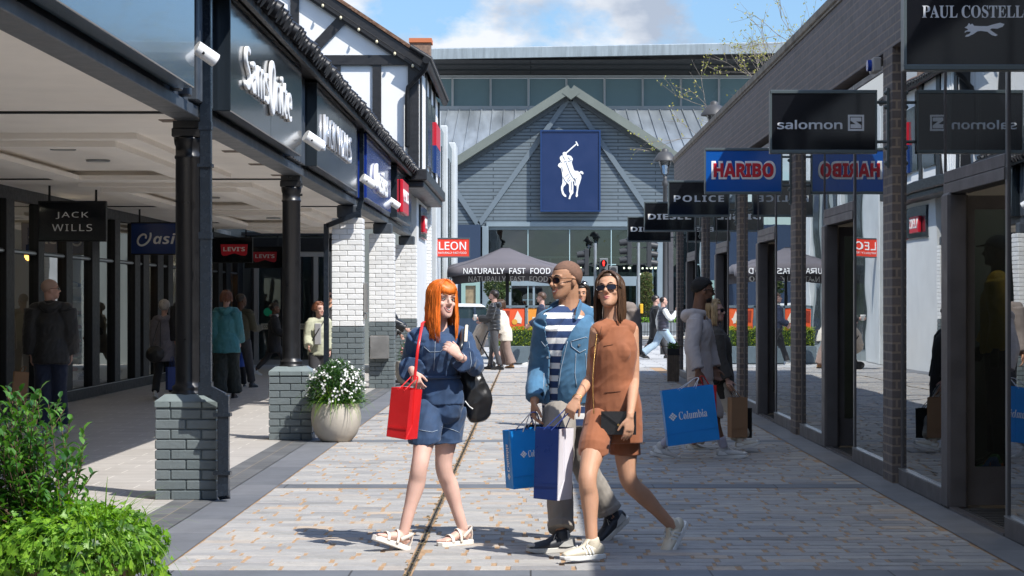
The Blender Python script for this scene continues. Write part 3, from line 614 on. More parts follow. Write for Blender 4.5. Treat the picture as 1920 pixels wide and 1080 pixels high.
# ================================================================ right: brick shop building
rb = thing('brick_shop_building', 'low dark brick shop building with mirrored windows and grey doors on the shaded side', 'building', (3.0, 15, 0))
RX = 3.0; PY = [17.26+6.3*k for k in range(-4, 5)]
b = MB(); b.box((3.0, -10, 3.62), (3.5, 43.5, 4.44)); b.build('parapet', m_parbrick, rb)
b = MB(); b.box((2.965, -10, 4.44), (3.55, 43.55, 4.535), bev=0.01); b.box((2.985, -10, 4.41), (3.0, 43.52, 4.439)); b.build('coping', m_coping, rb)
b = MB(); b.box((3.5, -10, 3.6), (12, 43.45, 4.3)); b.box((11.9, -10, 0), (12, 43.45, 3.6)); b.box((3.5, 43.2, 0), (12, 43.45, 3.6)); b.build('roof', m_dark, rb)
for y in PY:
    b = MB(); b.box((3.001, y, 0), (3.22, y+0.45, 3.619), m=0); b.box((3.003, y-0.002, 0), (3.22, y-0.0005, 3.618), m=1); b.build('pier', [m_pierbrick, m_pierret], rb)
for y in PY[1:]:
    ya = y-6.3+0.45    # far face of the nearer pier
    seg = [(ya+0.05, y-3.95), (y-1.92, y-0.12)]
    for s0, s1 in seg:
        f = MB()
        f.box((3.03, s0, 0), (3.12, s1, 0.13), bev=0.008); f.box((3.028, s0, 0.128), (3.06, s1, 0.137), m=1)
        w0, w1 = (0.05, 0.014) if s0 < y-3 else (0.014, 0.05)
        f.box((3.05, s0, 0.137), (3.09, s0+w0, 3.55)); f.box((3.05, s1-w1, 0.137), (3.09, s1, 3.55)); f.box((3.05, s0+w0, 3.50), (3.09, s1-w1, 3.55))
        wdw = f.build('window', [m_frame, m_alu], rb)
        mid = (s0+s1)/2 if s1-s0 > 2.2 else None
        cuts = [s0+w0]+([mid] if mid else [])+[s1-w1]
        for i in range(len(cuts)-1):
            g = MB(); g.box((3.06, cuts[i]+(0.004 if i else 0), 0.137), (3.068, cuts[i+1]-(0.004 if i < len(cuts)-2 else 0), 3.50)); g.build('pane', m_glass, wdw)
    d0, d1 = y-3.93, y-1.94
    f = MB(); f.box((3.02, d1-0.26, 0), (3.17, d1-0.0, 2.3), bev=0.02); f.box((3.05, d0, 0), (3.08, d0+0.03, 3.55), m=1)
    f.box((3.04, d0+0.03, 2.29), (3.17, d1, 2.37), bev=0.004); f.box((3.045, d0+0.03, 2.375), (3.17, d1, 2.46), bev=0.004); f.box((3.055, d0+0.03, 3.5), (3.09, d1, 3.55))
    f.box((3.03, d0, 0.0), (3.09, d1-0.27, 0.02)); dw = f.build('doorway', [m_frame, m_alu], rb)
    g = MB(); g.box((3.06, d0+0.03, 2.461), (3.068, (d0+d1)/2-0.004, 3.5)); g.build('pane', m_glass, dw)
    g = MB(); g.box((3.06, (d0+d1)/2+0.004, 2.461), (3.068, d1, 3.5)); g.build('pane', m_glass, dw)
    # leaf standing open, square to the street
    f = MB(); yl = d1-0.12
    f.box((3.171, yl-0.025, 0.02), (3.24, yl+0.025, 2.28)); f.box((3.24, yl-0.025, 0.02), (4.1, yl+0.025, 0.30)); f.box((3.24, yl-0.025, 2.18), (4.1, yl+0.025, 2.28)); f.box((4.1, yl-0.025, 0.02), (4.17, yl+0.025, 2.28))
    lf = f.build('door', m_frame, rb)
    g = MB(); g.box((3.24, yl-0.004, 0.30), (4.1, yl+0.004, 2.18)); g.build('pane', m_fglass, lf)
    g = MB(); g.box((3.1, d0+0.05, 0.002), (3.9, d1-0.3, 0.012))
    for q in range(14): g.box((3.13, d0+0.10+q*0.11, 0.012), (3.85, d0+0.15+q*0.11, 0.018))
    g.build('door_mat', mat('ribbed_mat', (0.03, 0.03, 0.03), 0.9), rb)
b = MB()
for y in PY: b.box((3.22, y, 0), (6.5, y+0.45, 3.6))
b.box((6.5, -10, 0), (6.6, 43.2, 3.6)); b.box((3.15, -10, 3.56), (6.5, 43.2, 3.6)); b.build('interior', mat('shop_wall_paint', (0.22, 0.22, 0.22), 0.8, var=(1, 0.2)), rb)
# ================================================================ gabled store at the end of the street (y = 100) and hall behind it
st = thing('gabled_store', 'large blue-grey clapboard store with a pointed gable over a tall glass lobby', 'store', (2, 100, 0))
m_clap = brick_mat('clapboard', (0.115, 0.148, 0.172), (0.13, 0.163, 0.188), (0.045, 0.06, 0.07), 6.0, 0.17, 0.022, 'xz', 0.55, 1.0, 0.3, 0.05, var=0.1)
m_bgrey = mat('blue_grey_metal', (0.19, 0.24, 0.27), 0.5, var=(1, 0.08)); m_verge = mat('green_grey_zinc', (0.15, 0.17, 0.15), 0.5, var=(0.6, 0.12))
def Q(px, py, Y=100.0): return W(px, py, Y)
b = MB(); b.prism([Q(855, 455), Q(855, 302), Q(1070, 168), Q(1310, 322), Q(1310, 424), Q(912, 424), Q(898, 426)], (0, 0.5, 0)); b.build('wall', m_clap, st)
b = MB(); b.box((Q(912, 0).x, 100.05, 5.0), (Q(1400, 0).x, 100.6, 5.18)); b.box((Q(912, 0).x, 99.85, 5.15), (Q(1400, 0).x, 100.0, 5.35)); b.build('sill_beam', m_bgrey, st)
for a, c in (((851, 311), (1070, 171)), ((1070, 171), (1318, 332))):
    p, q = Q(*a), Q(*c); d = (q-p).normalized(); n_ = Vector((-d.z, 0, d.x)); n_ = n_ if n_.z > 0 else -n_
    b = MB(); b.prism([p-n_*0.12, q-n_*0.12, q+n_*0.26, p+n_*0.26], (0, 0.9, 0)); b.v = [(v[0], v[1]-0.75, v[2]) for v in b.v]; b.build('verge', m_verge, st)
    b = MB(); b.prism([p-n_*0.10, q-n_*0.10, q-n_*0.32, p-n_*0.32], (0, 0.2, 0)); b.v = [(v[0], v[1]-0.2, v[2]) for v in b.v]; b.build('moulding', mat('slate_trim', (0.06, 0.075, 0.085), 0.5), st)
for a, c in (((1064, 188), (899, 420)), ((1074, 190), (1235, 424)), ((855, 358), (897, 422)), ((898, 424), (855, 452))):
    b = MB(); p, q = Q(*a)-Vector((0, 0.06, 0)), Q(*c)-Vector((0, 0.06, 0)); b.bar(p, q, 0.12, 0.24, (0, 0, 1)); b.build('timber_strip', mat('clad_strip', (0.128, 0.162, 0.188), 0.55), st)
b = MB()
for px in (910, 1237): b.box((Q(px-6, 0).x, 99.6, 0), (Q(px+6, 0).x, 100.0, 5.14), bev=0.02)
b.box((Q(1253, 0).x, 99.8, 0), (Q(1262, 0).x, 100, 5.14), m=1); b.build('column', [m_bgrey, m_frame], st)
xs = [912, 990, 1068, 1146, 1224, 1302]
b = MB()
for px in xs:
    x = Q(px, 0).x; b.box((x-0.02, 99.95, 0.3), (x+0.02, 100.35, 5.0))
    for z in (1.6, 3.3): b.box((x-0.25, 100.3, z), (x+0.25, 100.36, z+0.05))
b.build('glazing_fin', mat('fin_glass', (0.35, 0.48, 0.5), 0.15), st)
for i in range(len(xs)-1):
    b = MB(); b.box((Q(xs[i], 0).x+0.03, 100.4, 0.2), (Q(xs[i+1], 0).x-0.03, 100.41, 5.0)); b.build('pane', m_fglass, st)
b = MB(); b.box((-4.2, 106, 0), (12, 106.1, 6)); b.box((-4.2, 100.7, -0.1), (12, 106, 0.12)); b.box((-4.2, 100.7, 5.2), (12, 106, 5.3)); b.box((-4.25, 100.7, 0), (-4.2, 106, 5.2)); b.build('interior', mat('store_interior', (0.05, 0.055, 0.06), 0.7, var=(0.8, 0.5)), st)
b = MB()
for x0, x1, z0, z1 in ((-3.9, 0.2, 2.3, 2.55), (0.5, 8, 2.75, 3.0), (-1, 5.2, 3.7, 3.8)): b.box((x0, 103.5, z0), (x1, 103.7, z1))
for x in (-2.9, -1.0, 0.9, 2.9, 4.9, 6.3): b.box((x, 103.4, 0.1), (x+0.12, 103.6, 3.8))
b.build('mezzanine', mat('pale_interior_frame', (0.20, 0.25, 0.26), 0.6), st)
for x0, x1 in ((-1.05, 1.35), (1.5, 5.2)):
    b = MB()
    b.box((x0, 99.9, 0.1), (x0+0.12, 100.3, 2.6)); b.box((x1-0.12, 99.9, 0.1), (x1, 100.3, 2.6)); b.box((x0, 99.9, 2.3), (x1, 100.3, 2.75)); b.box(((x0+x1)/2-0.05, 99.95, 0.1), ((x0+x1)/2+0.05, 100.3, 2.3)); b.build('doorway', m_bgrey, st)
b = MB(); rn = random.Random(4)
for k in range(46): x = rn.uniform(-0.5, 6.2); z = rn.choice((3.2, 3.2, 2.9)); b.ell((x, 102.5+rn.random(), z), (0.05, 0.05, 0.05), n=6)
b.build('ceiling_spot', m_spot, st)
b = MB(); p = Q(1070, 165); b.prism([(p.x-0.42, 99.23, p.z-0.32), (p.x, 99.23, p.z-0.08), (p.x+0.42, 99.23, p.z-0.32), (p.x, 99.23, p.z-0.62)], (0, 0.75, 0)); b.build('verge_cap', m_verge, st)
# left wing, dark blue shop with pale green window
b = MB(); b.box((-6.5, 99.0, 0), (-2.4, 99.6, 5.2)); b.build('wing_wall', mat('navy_wall', (0.018, 0.035, 0.07), 0.5), st)
f = MB(); xa, xb = Q(865, 0, 99).x, Q(900, 0, 99).x
f.box((xa, 98.85, 0.2), (xa+0.2, 98.99, 2.3)); f.box((xb-0.2, 98.85, 0.2), (xb, 98.99, 2.3)); f.box((xa, 98.85, 2.3), (xb, 98.99, 2.55)); wf = f.build('window', mat('sage_frame', (0.22, 0.33, 0.30), 0.6), st)
b = MB(); b.box((xa+0.2, 98.95, 0.2), (xb-0.2, 98.98, 2.3)); b.build('pane', mat('shop_display', (0.22, 0.17, 0.10), 0.5, var=(3, 0.4)), wf)
# seam roof and hall with clerestory
b = MB()
RX0, RX1, RY0, RY1, RZ0, RZ1 = -5.2, 14, 101.0, 116.0, 8.2, W(0, 206, 116).z
b.prism([(RX0, RY0, RZ0), (RX0, RY1, RZ1), (RX0, RY1, RZ0)], (RX1-RX0, 0, 0))
k = RX0
while k < RX1:
    b.bar((k, RY0, RZ0+0.03), (k, RY1, RZ1+0.03), 0.05, 0.08, m=0); k += 0.62
b.build('seam_roof', mat('zinc_roof', (0.30, 0.335, 0.36), 0.38, metal=0.45, var=(0.35, 0.25, (3, 0.4, 1)), bump=(3, 0.3, 0.03)), st)
hall = thing('hall_building', 'long hall with a band of blue-green clerestory glass and a dark overhanging roof edge', 'hall', (3, 118, 0))
def HZ(py, Y=118.0): return W(0, py, Y).z
x0, x1 = -5.9, 22
b = MB(); b.box((x0, 118, 0), (x1, 119, HZ(206))); b.build('wall', m_bgrey, hall)
b = MB(); b.box((x0, 117.9, HZ(206)), (x1, 118.05, HZ(199))); b.box((x0, 117.9, HZ(147)), (x1, 118.05, HZ(141)))
px = 848
while px < 1640:
    x = W(px, 0, 118).x; b.box((x-0.045, 117.85, HZ(199)), (x+0.045, 118.1, HZ(147))); px += 71.5
b.build('glazing_frame', mat('zinc_frame', (0.40, 0.42, 0.42), 0.5, var=(1, 0.1)), hall)
px = 776.5
while px < 1600:
    a, c = W(px, 0, 118).x+0.05, W(px+71.5, 0, 118).x-0.05; b = MB(); b.box((a, 118.12, HZ(199)), (c, 118.2, HZ(147))); b.build('pane', mat('teal_glass', (0.13, 0.22, 0.235), 0.2, spec=0.5, var=(0.25, 0.12)), hall); px += 71.5
b = MB(); b.prism([(x0-0.3, 118.1, HZ(141)), (x0-0.3, 114.5, HZ(112, 114.5)), (x0-0.3, 118.1, HZ(112, 114.5))], (x1-x0+4, 0, 0)); b.build('soffit', brick_mat('slatted_soffit', (0.06, 0.058, 0.058), (0.075, 0.072, 0.07), (0.02, 0.02, 0.02), 9, 0.16, 0.03, 'xz', 0.6, 1.0, 0, 0.04), hall)
b = MB(); za = HZ(112, 114.5)
b.prism([(x0-0.5, 114.3, za), (x0-0.5, 114.22, za+0.55), (x0-0.5, 114.6, za+0.64), (x0-0.5, 121, za+0.7), (x0-0.5, 121, za)], (x1-x0+4, 0, 0.0)); b.v = [(v[0], v[1], v[2]+(v[0]-x0)*0.018) for v in b.v]
b.build('roof_edge', mat('weathered_zinc', (0.36, 0.41, 0.43), 0.45, metal=0.2, var=(1.2, 0.22, (4, 1, 0.3))), hall)

# ================================================================ traffic lights, lamp posts, car
m_post = mat('galvanised_post', (0.33, 0.35, 0.36), 0.4, metal=0.5, var=(3, 0.1)); m_sig = mat('signal_black', (0.035, 0.037, 0.04), 0.5)
m_red = mat('red_signal', (1, 0.02, 0.02), 0.4, emit=(1, 0.02, 0.015, 4))
def side_head(px, py, Y, sg, par, n=3, s=1.0):
    """three-lens signal head seen from the side; sg=-1 faces left"""
    p = W(px, py, Y); h = MB(); h.box((p.x-0.07, Y-0.14, p.z-0.17*n*s), (p.x+0.10, Y+0.14, p.z+0.17*n*s), bev=0.02); ho = h.build('signal_head', m_sig, par)
    for k in range(n):
        z = p.z+(k-(n-1)/2)*0.32*s; v = MB()
        v.cyl((p.x+sg*0.05, Y, z), (p.x+sg*0.34, Y, z-0.04), 0.13, 0.11, 14, cap=False); v.cyl((p.x+sg*0.06, Y, z), (p.x+sg*0.09, Y, z), 0.12, n=14); v.build('visor', m_sig, ho)
    return ho
t = thing('traffic_light', 'traffic light on a grey pole showing a red pedestrian figure behind the couple', 'traffic light', (W(1116, 0, 78).x, 78, 0))
p = W(1116, 456, 78); b = MB(); b.cyl((p.x, 78, 0), (p.x, 78, p.z), 0.058, n=14); b.build('pole', m_post, t)
side_head(1099, 492, 78, -1, t)
h = W(1132, 502, 77.8); b = MB(); b.box((h.x-0.16, 77.8, h.z-0.34), (h.x+0.16, 77.98, h.z+0.36), bev=0.02); ph = b.build('pedestrian_head', mat('signal_grey', (0.16, 0.17, 0.17), 0.5), t)
b = MB()
for dz in (0.17, -0.17): b.cyl((h.x, 77.80, h.z+dz), (h.x, 77.62, h.z+dz), 0.13, 0.12, 16, cap=False); b.cyl((h.x, 77.799, h.z+dz), (h.x, 77.79, h.z+dz), 0.125, n=16)
b.build('lens', m_sig, ph)
b = MB(); c = Vector((h.x, 77.785, h.z+0.17)); b.ell(c+Vector((0, 0, 0.075)), (0.022, 0.004, 0.024), n=8); b.prism([c+Vector(q) for q in ((-0.035, 0, 0.05), (0.035, 0, 0.05), (0.04, 0, -0.02), (0.022, 0, -0.02), (0.022, 0, -0.1), (-0.022, 0, -0.1), (-0.022, 0, -0.02), (-0.04, 0, -0.02))], (0, -0.004, 0)); b.build('standing_figure', m_red, ph)
h = W(1150, 507, 77.8); b = MB(); b.box((h.x-0.16, 77.8, h.z-0.16), (h.x+0.16, 77.9, h.z+0.16), bev=0.02); b.cyl((h.x, 77.795, h.z), (h.x, 77.7, h.z), 0.12, 0.115, 18, m=1); b.build('call_unit', [mat('signal_grey', (0.1,)*3), m_sig], t)
b = MB()
for dx, dz in ((-0.10, 0.9), (-0.10, 0.2), (0.10, 0.3), (0.1, -0.05)): b.bar((p.x, 78, h.z+dz), (p.x+dx*3, 78, h.z+dz), 0.04, 0.04)
b.build('bracket', m_sig, t)
t = thing('traffic_light', 'tall grey pole carrying signal heads and a yellow push-button box near the topiary', 'traffic light', (W(1197, 0, 76).x, 76, 0))
p = W(1197, 455, 76); b = MB(); b.cyl((p.x, 76, 0), (p.x, 76, p.z), 0.058, n=14); b.build('pole', m_post, t)
side_head(1179, 470, 76, -1, t); side_head(1216, 476, 76, 1, t, 3)
b = MB(); b.bar((p.x-0.36, 76, 3.5), (p.x+0.36, 76, 3.5), 0.04, 0.04); b.bar((p.x-0.36, 76, 2.9), (p.x+0.36, 76, 2.9), 0.04, 0.04); b.build('bracket', m_sig, t)
b = MB(); h = W(1202, 579, 75.9); b.box((h.x-0.05, 75.8, h.z-0.18), (h.x+0.07, 75.98, h.z+0.18), bev=0.02); b.build('button_box', mat('signal_yellow', (0.75, 0.42, 0.02), 0.5), t)
def street_lamp(px, top, Y, label):
    p = W(px, top, Y); x, z = p.x, p.z; t = thing('street_lamp', label, 'street lamp', (x, Y, 0), 0, 'old style lanterns beyond the brick shops'); m = mat('lamp_post_paint', (0.05, 0.05, 0.052), 0.5)
    b = MB(); b.lathe([(0.14, 0), (0.14, 0.5), (0.08, 0.6), (0.06, z-1.1), (0.09, z-1.08), (0.09, z-0.98), (0.05, z-0.9), (0.07, z-0.82), (0.0, z-0.8)], (x, Y, 0), 12); b.build('post', m, t)
    b = MB()
    for k in range(4):
        a = math.pi/4+k*math.pi/2; ca, sa = math.cos(a), math.sin(a); b.tube([(x, Y, z-0.84), (x+0.13*ca, Y+0.13*sa, z-0.72), (x+0.2*ca, Y+0.2*sa, z-0.36)], 0.016, n=5)
    b.lathe([(0.34, z-0.37), (0.33, z-0.33), (0.18, z-0.12), (0.1, z-0.1), (0.1, z-0.04), (0.03, z)], (x, Y, 0), 14); b.build('lantern_frame', m, t)
    b = MB(); b.lathe([(0.08, z-0.74), (0.19, z-0.37)], (x, Y, 0), 8); b.build('lantern_glass', mat('lantern_glass', (0.5, 0.55, 0.55), 0.1, trans=0.9), t)
street_lamp(1247, 278, 60, 'old style lantern on a dark post between the gable and the brick shop')
street_lamp(1339, 189, 52, 'top of a dark lantern peeping over the brick parapet under the budding tree')

car = thing('parked_car', 'small dark car with a white roof passing behind the umbrella', 'car', (W(885, 0, 70).x, 70, 0))
cx = W(885, 0, 70).x; m_car = mat('car_paint', (0.03, 0.05, 0.08), 0.2, coat=0.8); m_cg = mat('car_glass', (0.02, 0.04, 0.045), 0.05, spec=1.0)
def side(pts, y0, y1, m, nm, par): b = MB(); b.prism([(cx+x, y0, z) for x, z in pts], (0, y1-y0, 0)); return b.build(nm, m, par)
side([(-1.9, 0.3), (1.8, 0.3), (1.95, 0.55), (1.85, 0.85), (0.95, 0.95), (-1.95, 0.98), (-1.98, 0.5)], 70, 71.7, m_car, 'body', car)
side([(-1.85, 0.97), (0.95, 0.94), (0.35, 1.36), (-1.6, 1.38)], 70.1, 71.6, m_cg, 'window_band', car)
side([(-1.68, 1.37), (0.42, 1.35), (0.25, 1.45), (-1.5, 1.49)], 70.05, 71.65, m_white, 'roof', car)
for x in (-0.75, 0.1): side([(x-0.03, 0.95), (x+0.05, 0.95), (x+0.02, 1.38), (x-0.05, 1.38)], 70.06, 70.099, m_car, 'pillar', car)
for x in (-1.25, 1.2): 
    b = MB(); b.cyl((cx+x, 69.98, 0.3), (cx+x, 70.2, 0.3), 0.3, n=20); wq = b.build('wheel', mat('tyre', (0.02, 0.02, 0.02), 0.8), car)
    b = MB(); b.cyl((cx+x, 69.97, 0.3), (cx+x, 69.979, 0.3), 0.19, n=14); b.build('rim', m_alu, wq)
b = MB(); b.box((cx-1.0, 69.97, 0.6), (cx-0.75, 69.999, 0.63)); b.build('door_handle', m_alu, car)

# ================================================================ signs hung at right angles to the walls
m_sf = mat('sign_frame', (0.10, 0.125, 0.13), 0.35, metal=0.3); m_sblk = mat('gloss_black_panel', (0.008, 0.009, 0.012), 0.08, spec=0.6); m_let = mat('silver_letter', (0.62, 0.64, 0.66), 0.45)
m_wl = mat('white_letter', (0.82, 0.82, 0.80), 0.45)
def hang_sign(xa, xb, z0, z1, Y, m, label, arms=None, rods=None, group=None, fr=0.03, m_f=None):
    t = thing('hanging_sign', label, 'sign', ((xa+xb)/2, Y, z0), 0, group)
    b = MB(); f = fr
    b.box((xa, Y-0.05, z1-f), (xb, Y+0.05, z1), bev=0.004); b.box((xa, Y-0.05, z0), (xb, Y+0.05, z0+f), bev=0.004); b.box((xa, Y-0.048, z0+f), (xa+f*0.5, Y+0.048, z1-f)); b.box((xb-f*0.5, Y-0.048, z0+f), (xb, Y+0.048, z1-f)); b.build('frame', m_f or m_sf, t)
    b = MB(); b.box((xa+f*0.5, Y-0.04, z0+f), (xb-f*0.5, Y+0.04, z1-f)); b.build('panel', m, t)
    if arms:
        b = MB()
        for z in (z0+0.1*(z1-z0)/0.53, z1-0.1*(z1-z0)/0.53): b.cyl((xb if arms > xb else xa, Y, z), (arms, Y, z), 0.013, n=8)
        b.box((arms-0.006, Y-0.03, z0-0.12), (arms+0.014, Y+0.03, z1+0.02)); 
        for z in (z0-0.08, z0+0.05, z1-0.14, z1-0.02): b.ell((arms-0.01, Y, z), (0.02, 0.03, 0.02), n=8)
        b.build('wall_bracket', m_sf, t)
    if rods:
        b = MB()
        for x in (xa+0.14, xb-0.14): b.cyl((x, Y, z1), (x, Y, rods), 0.016, n=8)
        b.build('hanging_rod', m_black, t)
    return t
GS = 'signs projecting from the dark brick shops'
XA, XB, Z0, Z1, AR = 2.0, 2.895, 2.745, 3.275, 2.985
Ys = [17.42-6.23, 17.42, 23.95, 30.3, 36.7, 43.0]
LX, LU = (1, 0, 0), (0, 0, 1)
def ctr(Y, dx=0, dz=0): return Vector(((XA+XB)/2+dx, Y-0.041, (Z0+Z1)/2+dz))
sg = hang_sign(XA, XB+0.02, Z0, Z1+0.1, Ys[0], m_sblk, 'black sign with serif lettering and a running fox, nearest on the right', AR, None, GS)
text('PAUL COSTELLOE', 'lettering', m_let, sg, (2.098, Ys[0]-0.041, 3.058), LX, LU, w_=0.645, h_=0.067, kind='serif', align='L', depth=0.006)
fox = [(0,.020),(.02,.030),(.035,.052),(.047,.040),(.060,.048),(.075,.032),(.13,.030),(.18,.030),(.225,.042),(.28,.054),(.315,.045),(.30,.025),(.26,.012),(.215,.014),(.20,.004),(.235,-.018),(.262,-.034),(.245,-.042),(.215,-.034),(.18,-.010),(.13,-.004),(.10,-.008),(.072,-.026),(.03,-.044),(.005,-.046),(.012,-.034),(.038,-.026),(.05,-.010),(.02,-.008),(.002,-.018),(.004,-.006),(.03,.004),(.02,.012)]
flat_shape([[(x*0.68, z*0.75) for x, z in fox]], 'fox_emblem', m_let, sg, (2.325, Ys[0]-0.041, 2.958), LX, LU)
sg = hang_sign(XA, XB, Z0, Z1, Ys[1], m_sblk, 'black sign reading SALOMON with a squared S emblem', AR, None, GS)
c = ctr(Ys[1], -0.115, -0.025); text('salomon', 'lettering', m_let, sg, c, LX, LU, w_=0.545, h_=0.078, kind='sans', off=0.05, depth=0.006, space=0.98)
c = ctr(Ys[1], 0.27, -0.01)
def ring_rect(c, w_, h_, t, name, m, par, dep=0.006):
    b = MB(); x, y, z = c
    b.box((x-w_/2, y-dep, z-h_/2), (x+w_/2, y, z-h_/2+t)); b.box((x-w_/2, y-dep, z+h_/2-t), (x+w_/2, y, z+h_/2)); b.box((x-w_/2, y-dep, z-h_/2+t), (x-w_/2+t, y, z+h_/2-t)); b.box((x+w_/2-t, y-dep, z-h_/2+t), (x+w_/2, y, z+h_/2-t)); return b.build(name, m, par)
ring_rect(c, 0.135, 0.135, 0.016, 'emblem_border', m_let, sg)
flat_shape([[(.045,.045),(-.045,.045),(-.045,.018),(.0,-.012),(-.045,-.012),(-.045,-.045),(.045,-.045),(.045,-.02),(-.0,.012),(.045,.012)]], 'emblem', m_let, sg, c, LX, LU)
m_hb = mat('royal_blue_panel', (0.005, 0.085, 0.36), 0.12, spec=0.5); m_rl = mat('red_letter', (0.55, 0.006, 0.02), 0.35)
sg = hang_sign(XA, XB, Z0, Z1, Ys[2], m_hb, 'bright blue sign with rounded red HARIBO lettering outlined in white', AR, None, GS)
text('HARIBO', 'letter_outline', m_wl, sg, ctr(Ys[2], 0, 0.01), LX, LU, w_=0.74, h_=0.215, kind='bold', off=0.115, depth=0.004)
text('HARIBO', 'lettering', m_rl, sg, ctr(Ys[2], 0, 0.01)-Vector((0, 0.0045, 0)), LX, LU, w_=0.69, h_=0.165, kind='bold', off=0.05, depth=0.006)
sg = hang_sign(XA, XB, Z0, Z1, Ys[3], m_sblk, 'black sign reading POLICE in wide grey capitals', AR, None, GS)
text('POLICE', 'lettering', m_let, sg, ctr(Ys[3], -0.0, 0.0), LX, LU, w_=0.73, h_=0.095, kind='bold', depth=0.006, space=1.1)
sg = hang_sign(XA, XB, Z0, Z1, Ys[4], m_sblk, 'nearer of the two black DIESEL signs, overlapped by the POLICE sign', AR, None, GS)
text('DIESEL', 'lettering', m_wl, sg, ctr(Ys[4], -0.0, 0.0), LX, LU, w_=0.76, h_=0.1, kind='bold', off=0.02, depth=0.006)
sg = hang_sign(XA, XB, Z0, Z1, Ys[5], m_sblk, 'farther DIESEL sign, only its first letters showing', AR, None, GS)
text('DIESEL', 'lettering', m_wl, sg, ctr(Ys[5], -0.0, 0.0), LX, LU, w_=0.76, h_=0.1, kind='bold', off=0.02, depth=0.006)

GA = 'signs hanging from the arcade ceiling'
def asign(px0, px1, py0, py1, Y, m, label):
    a, c = W(px0, py1, Y), W(px1, py0, Y); return hang_sign(a.x, c.x, a.z, c.z, Y, m, label, None, 3.05, GA, 0.02, m_black), (a+c)/2
sg, c = asign(73, 200, 377, 453, 27.6, m_sblk, 'black hanging sign reading JACK WILLS above the old man'); c.y -= 0.041
text('JACK', 'lettering', m_wl, sg, c+Vector((0, 0, 0.077)), LX, LU, w_=0.43, h_=0.092, kind='sans', depth=0.004, space=1.2); text('WILLS', 'lettering', m_wl, sg, c+Vector((0, 0, -0.085)), LX, LU, w_=0.53, h_=0.092, kind='sans', depth=0.004, space=1.2)
m_navy = mat('navy_panel', (0.010, 0.038, 0.17), 0.2)
sg, c = asign(246, 371, 417, 478, 34.6, m_navy, 'navy hanging sign reading ASICS, partly behind the first column'); c.y -= 0.041
text('asics', 'lettering', m_wl, sg, c+Vector((0.13, 0, 0.0)), LX, LU, w_=0.62, h_=0.18, kind='italic', depth=0.004)
def swirl(par, c, s, m, r=(1, 0, 0), u=(0, 0, 1)):
    b = MB(); r, u = Vector(r), Vector(u); pts = []
    for k in range(26):
        a = 0.2+k*0.27; q = s*(0.35+0.65*k/25); pts.append(c+r*(q*math.cos(a)*0.72+q*math.sin(a)*0.28)+u*q*math.sin(a)*0.85)
    b.tube(pts, s*0.10, n=6); return b.build('spiral_emblem', m, par)
swirl(sg, c+Vector((-0.35, 0, 0)), 0.17, m_wl)
m_lred = mat('signal_red', (0.60, 0.012, 0.03), 0.35)
def levi(par, c, r, u, wd, hh, prefix=''):
    c = Vector(c); flat_shape([[(-wd/2*.94, -hh*.36), (-wd/2, hh*.5), (wd/2, hh*.5), (wd/2*.94, -hh*.36), (wd*.40, -hh*.5), (wd*.27, -hh*.47), (wd*.1, -hh*.34), (0, -hh*.27), (-wd*.1, -hh*.34), (-wd*.27, -hh*.47), (-wd*.40, -hh*.5)]], 'red_emblem', m_lred, par, c, r, u, 0.006)
    n_ = Vector(r).cross(Vector(u)); text("LEVI'S", 'lettering', m_wl, par, c+n_*0.007+Vector(u)*hh*0.08, r, u, w_=wd*0.8, h_=hh*0.36, kind='bold', depth=0.004)
for k, (a, c0, d, e, Y, lb) in enumerate(((387, 474, 445, 493, 43.0, 'black hanging sign with red LEVI\'S emblem just right of the first column and pipe'), (459, 532, 461, 503, 48.5, 'farther black sign with red LEVI\'S emblem, left of the second column'))):
    sg, c = asign(a, c0, d, e, Y, m_sblk, lb); c.y -= 0.041; levi(sg, c+Vector((0.02 if k else 0.1, 0, 0)), LX, LU, 0.56, 0.24)
# LEON sign on the clad building
m_or = mat('orange_red_panel', (0.75, 0.055, 0.03), 0.35); Yl = 50.5
a, c = W(816, 483, Yl), W(881, 446, Yl); sg = hang_sign(a.x, c.x, a.z, c.z, Yl, m_or, 'orange-red sign reading LEON NATURALLY FAST FOOD beside the white pier', -2.33)
c = (a+c)/2; c.y -= 0.041; text('LEON', 'lettering', m_wl, sg, c+Vector((0, 0, 0.045)), LX, LU, w_=0.66, h_=0.2, kind='sans', off=0.025, depth=0.004); text('NATURALLY FAST FOOD', 'lettering', m_wl, sg, c+Vector((0, 0, -0.125)), LX, LU, w_=0.68, h_=0.05, kind='sans', off=0.02, depth=0.004)

# fascia panels of the arcade with raised letters
def fascia(y0, y1, m, label, z0=3.0, z1=3.93):
    t = thing('fascia_sign', label, 'sign', (-2.4, (y0+y1)/2, z0)); b = MB(); b.box((-2.50, y0, z0), (-2.352, y1, z1), bev=0.006); b.build('panel', m, t)
    b = MB()
    b.box((-2.3515, (y0+y1)/2-0.002, z0), (-2.3508, (y0+y1)/2+0.002, z1)); b.build('panel_joint', m_black, t); return t
m_fas = mat('gloss_fascia', (0.018, 0.024, 0.030), 0.12, spec=0.6, coat=0.1, bump=(1.0, 0.25, 0.012)); m_fblue = mat('blue_fascia', (0.012, 0.035, 0.22), 0.12, coat=0.5, bump=(1.0, 0.25, 0.012)); m_fb2 = mat('slate_blue_fascia', (0.05, 0.085, 0.12), 0.18, spec=0.9, coat=0.4, bump=(0.8, 0.25, 0.012))
DY, DZ = (0, 1, 0), (0, 0, 1)
fs = fascia(4.5, 14.55, m_fb2, 'slate blue shop fascia with white letters ending in LONDON, top left')
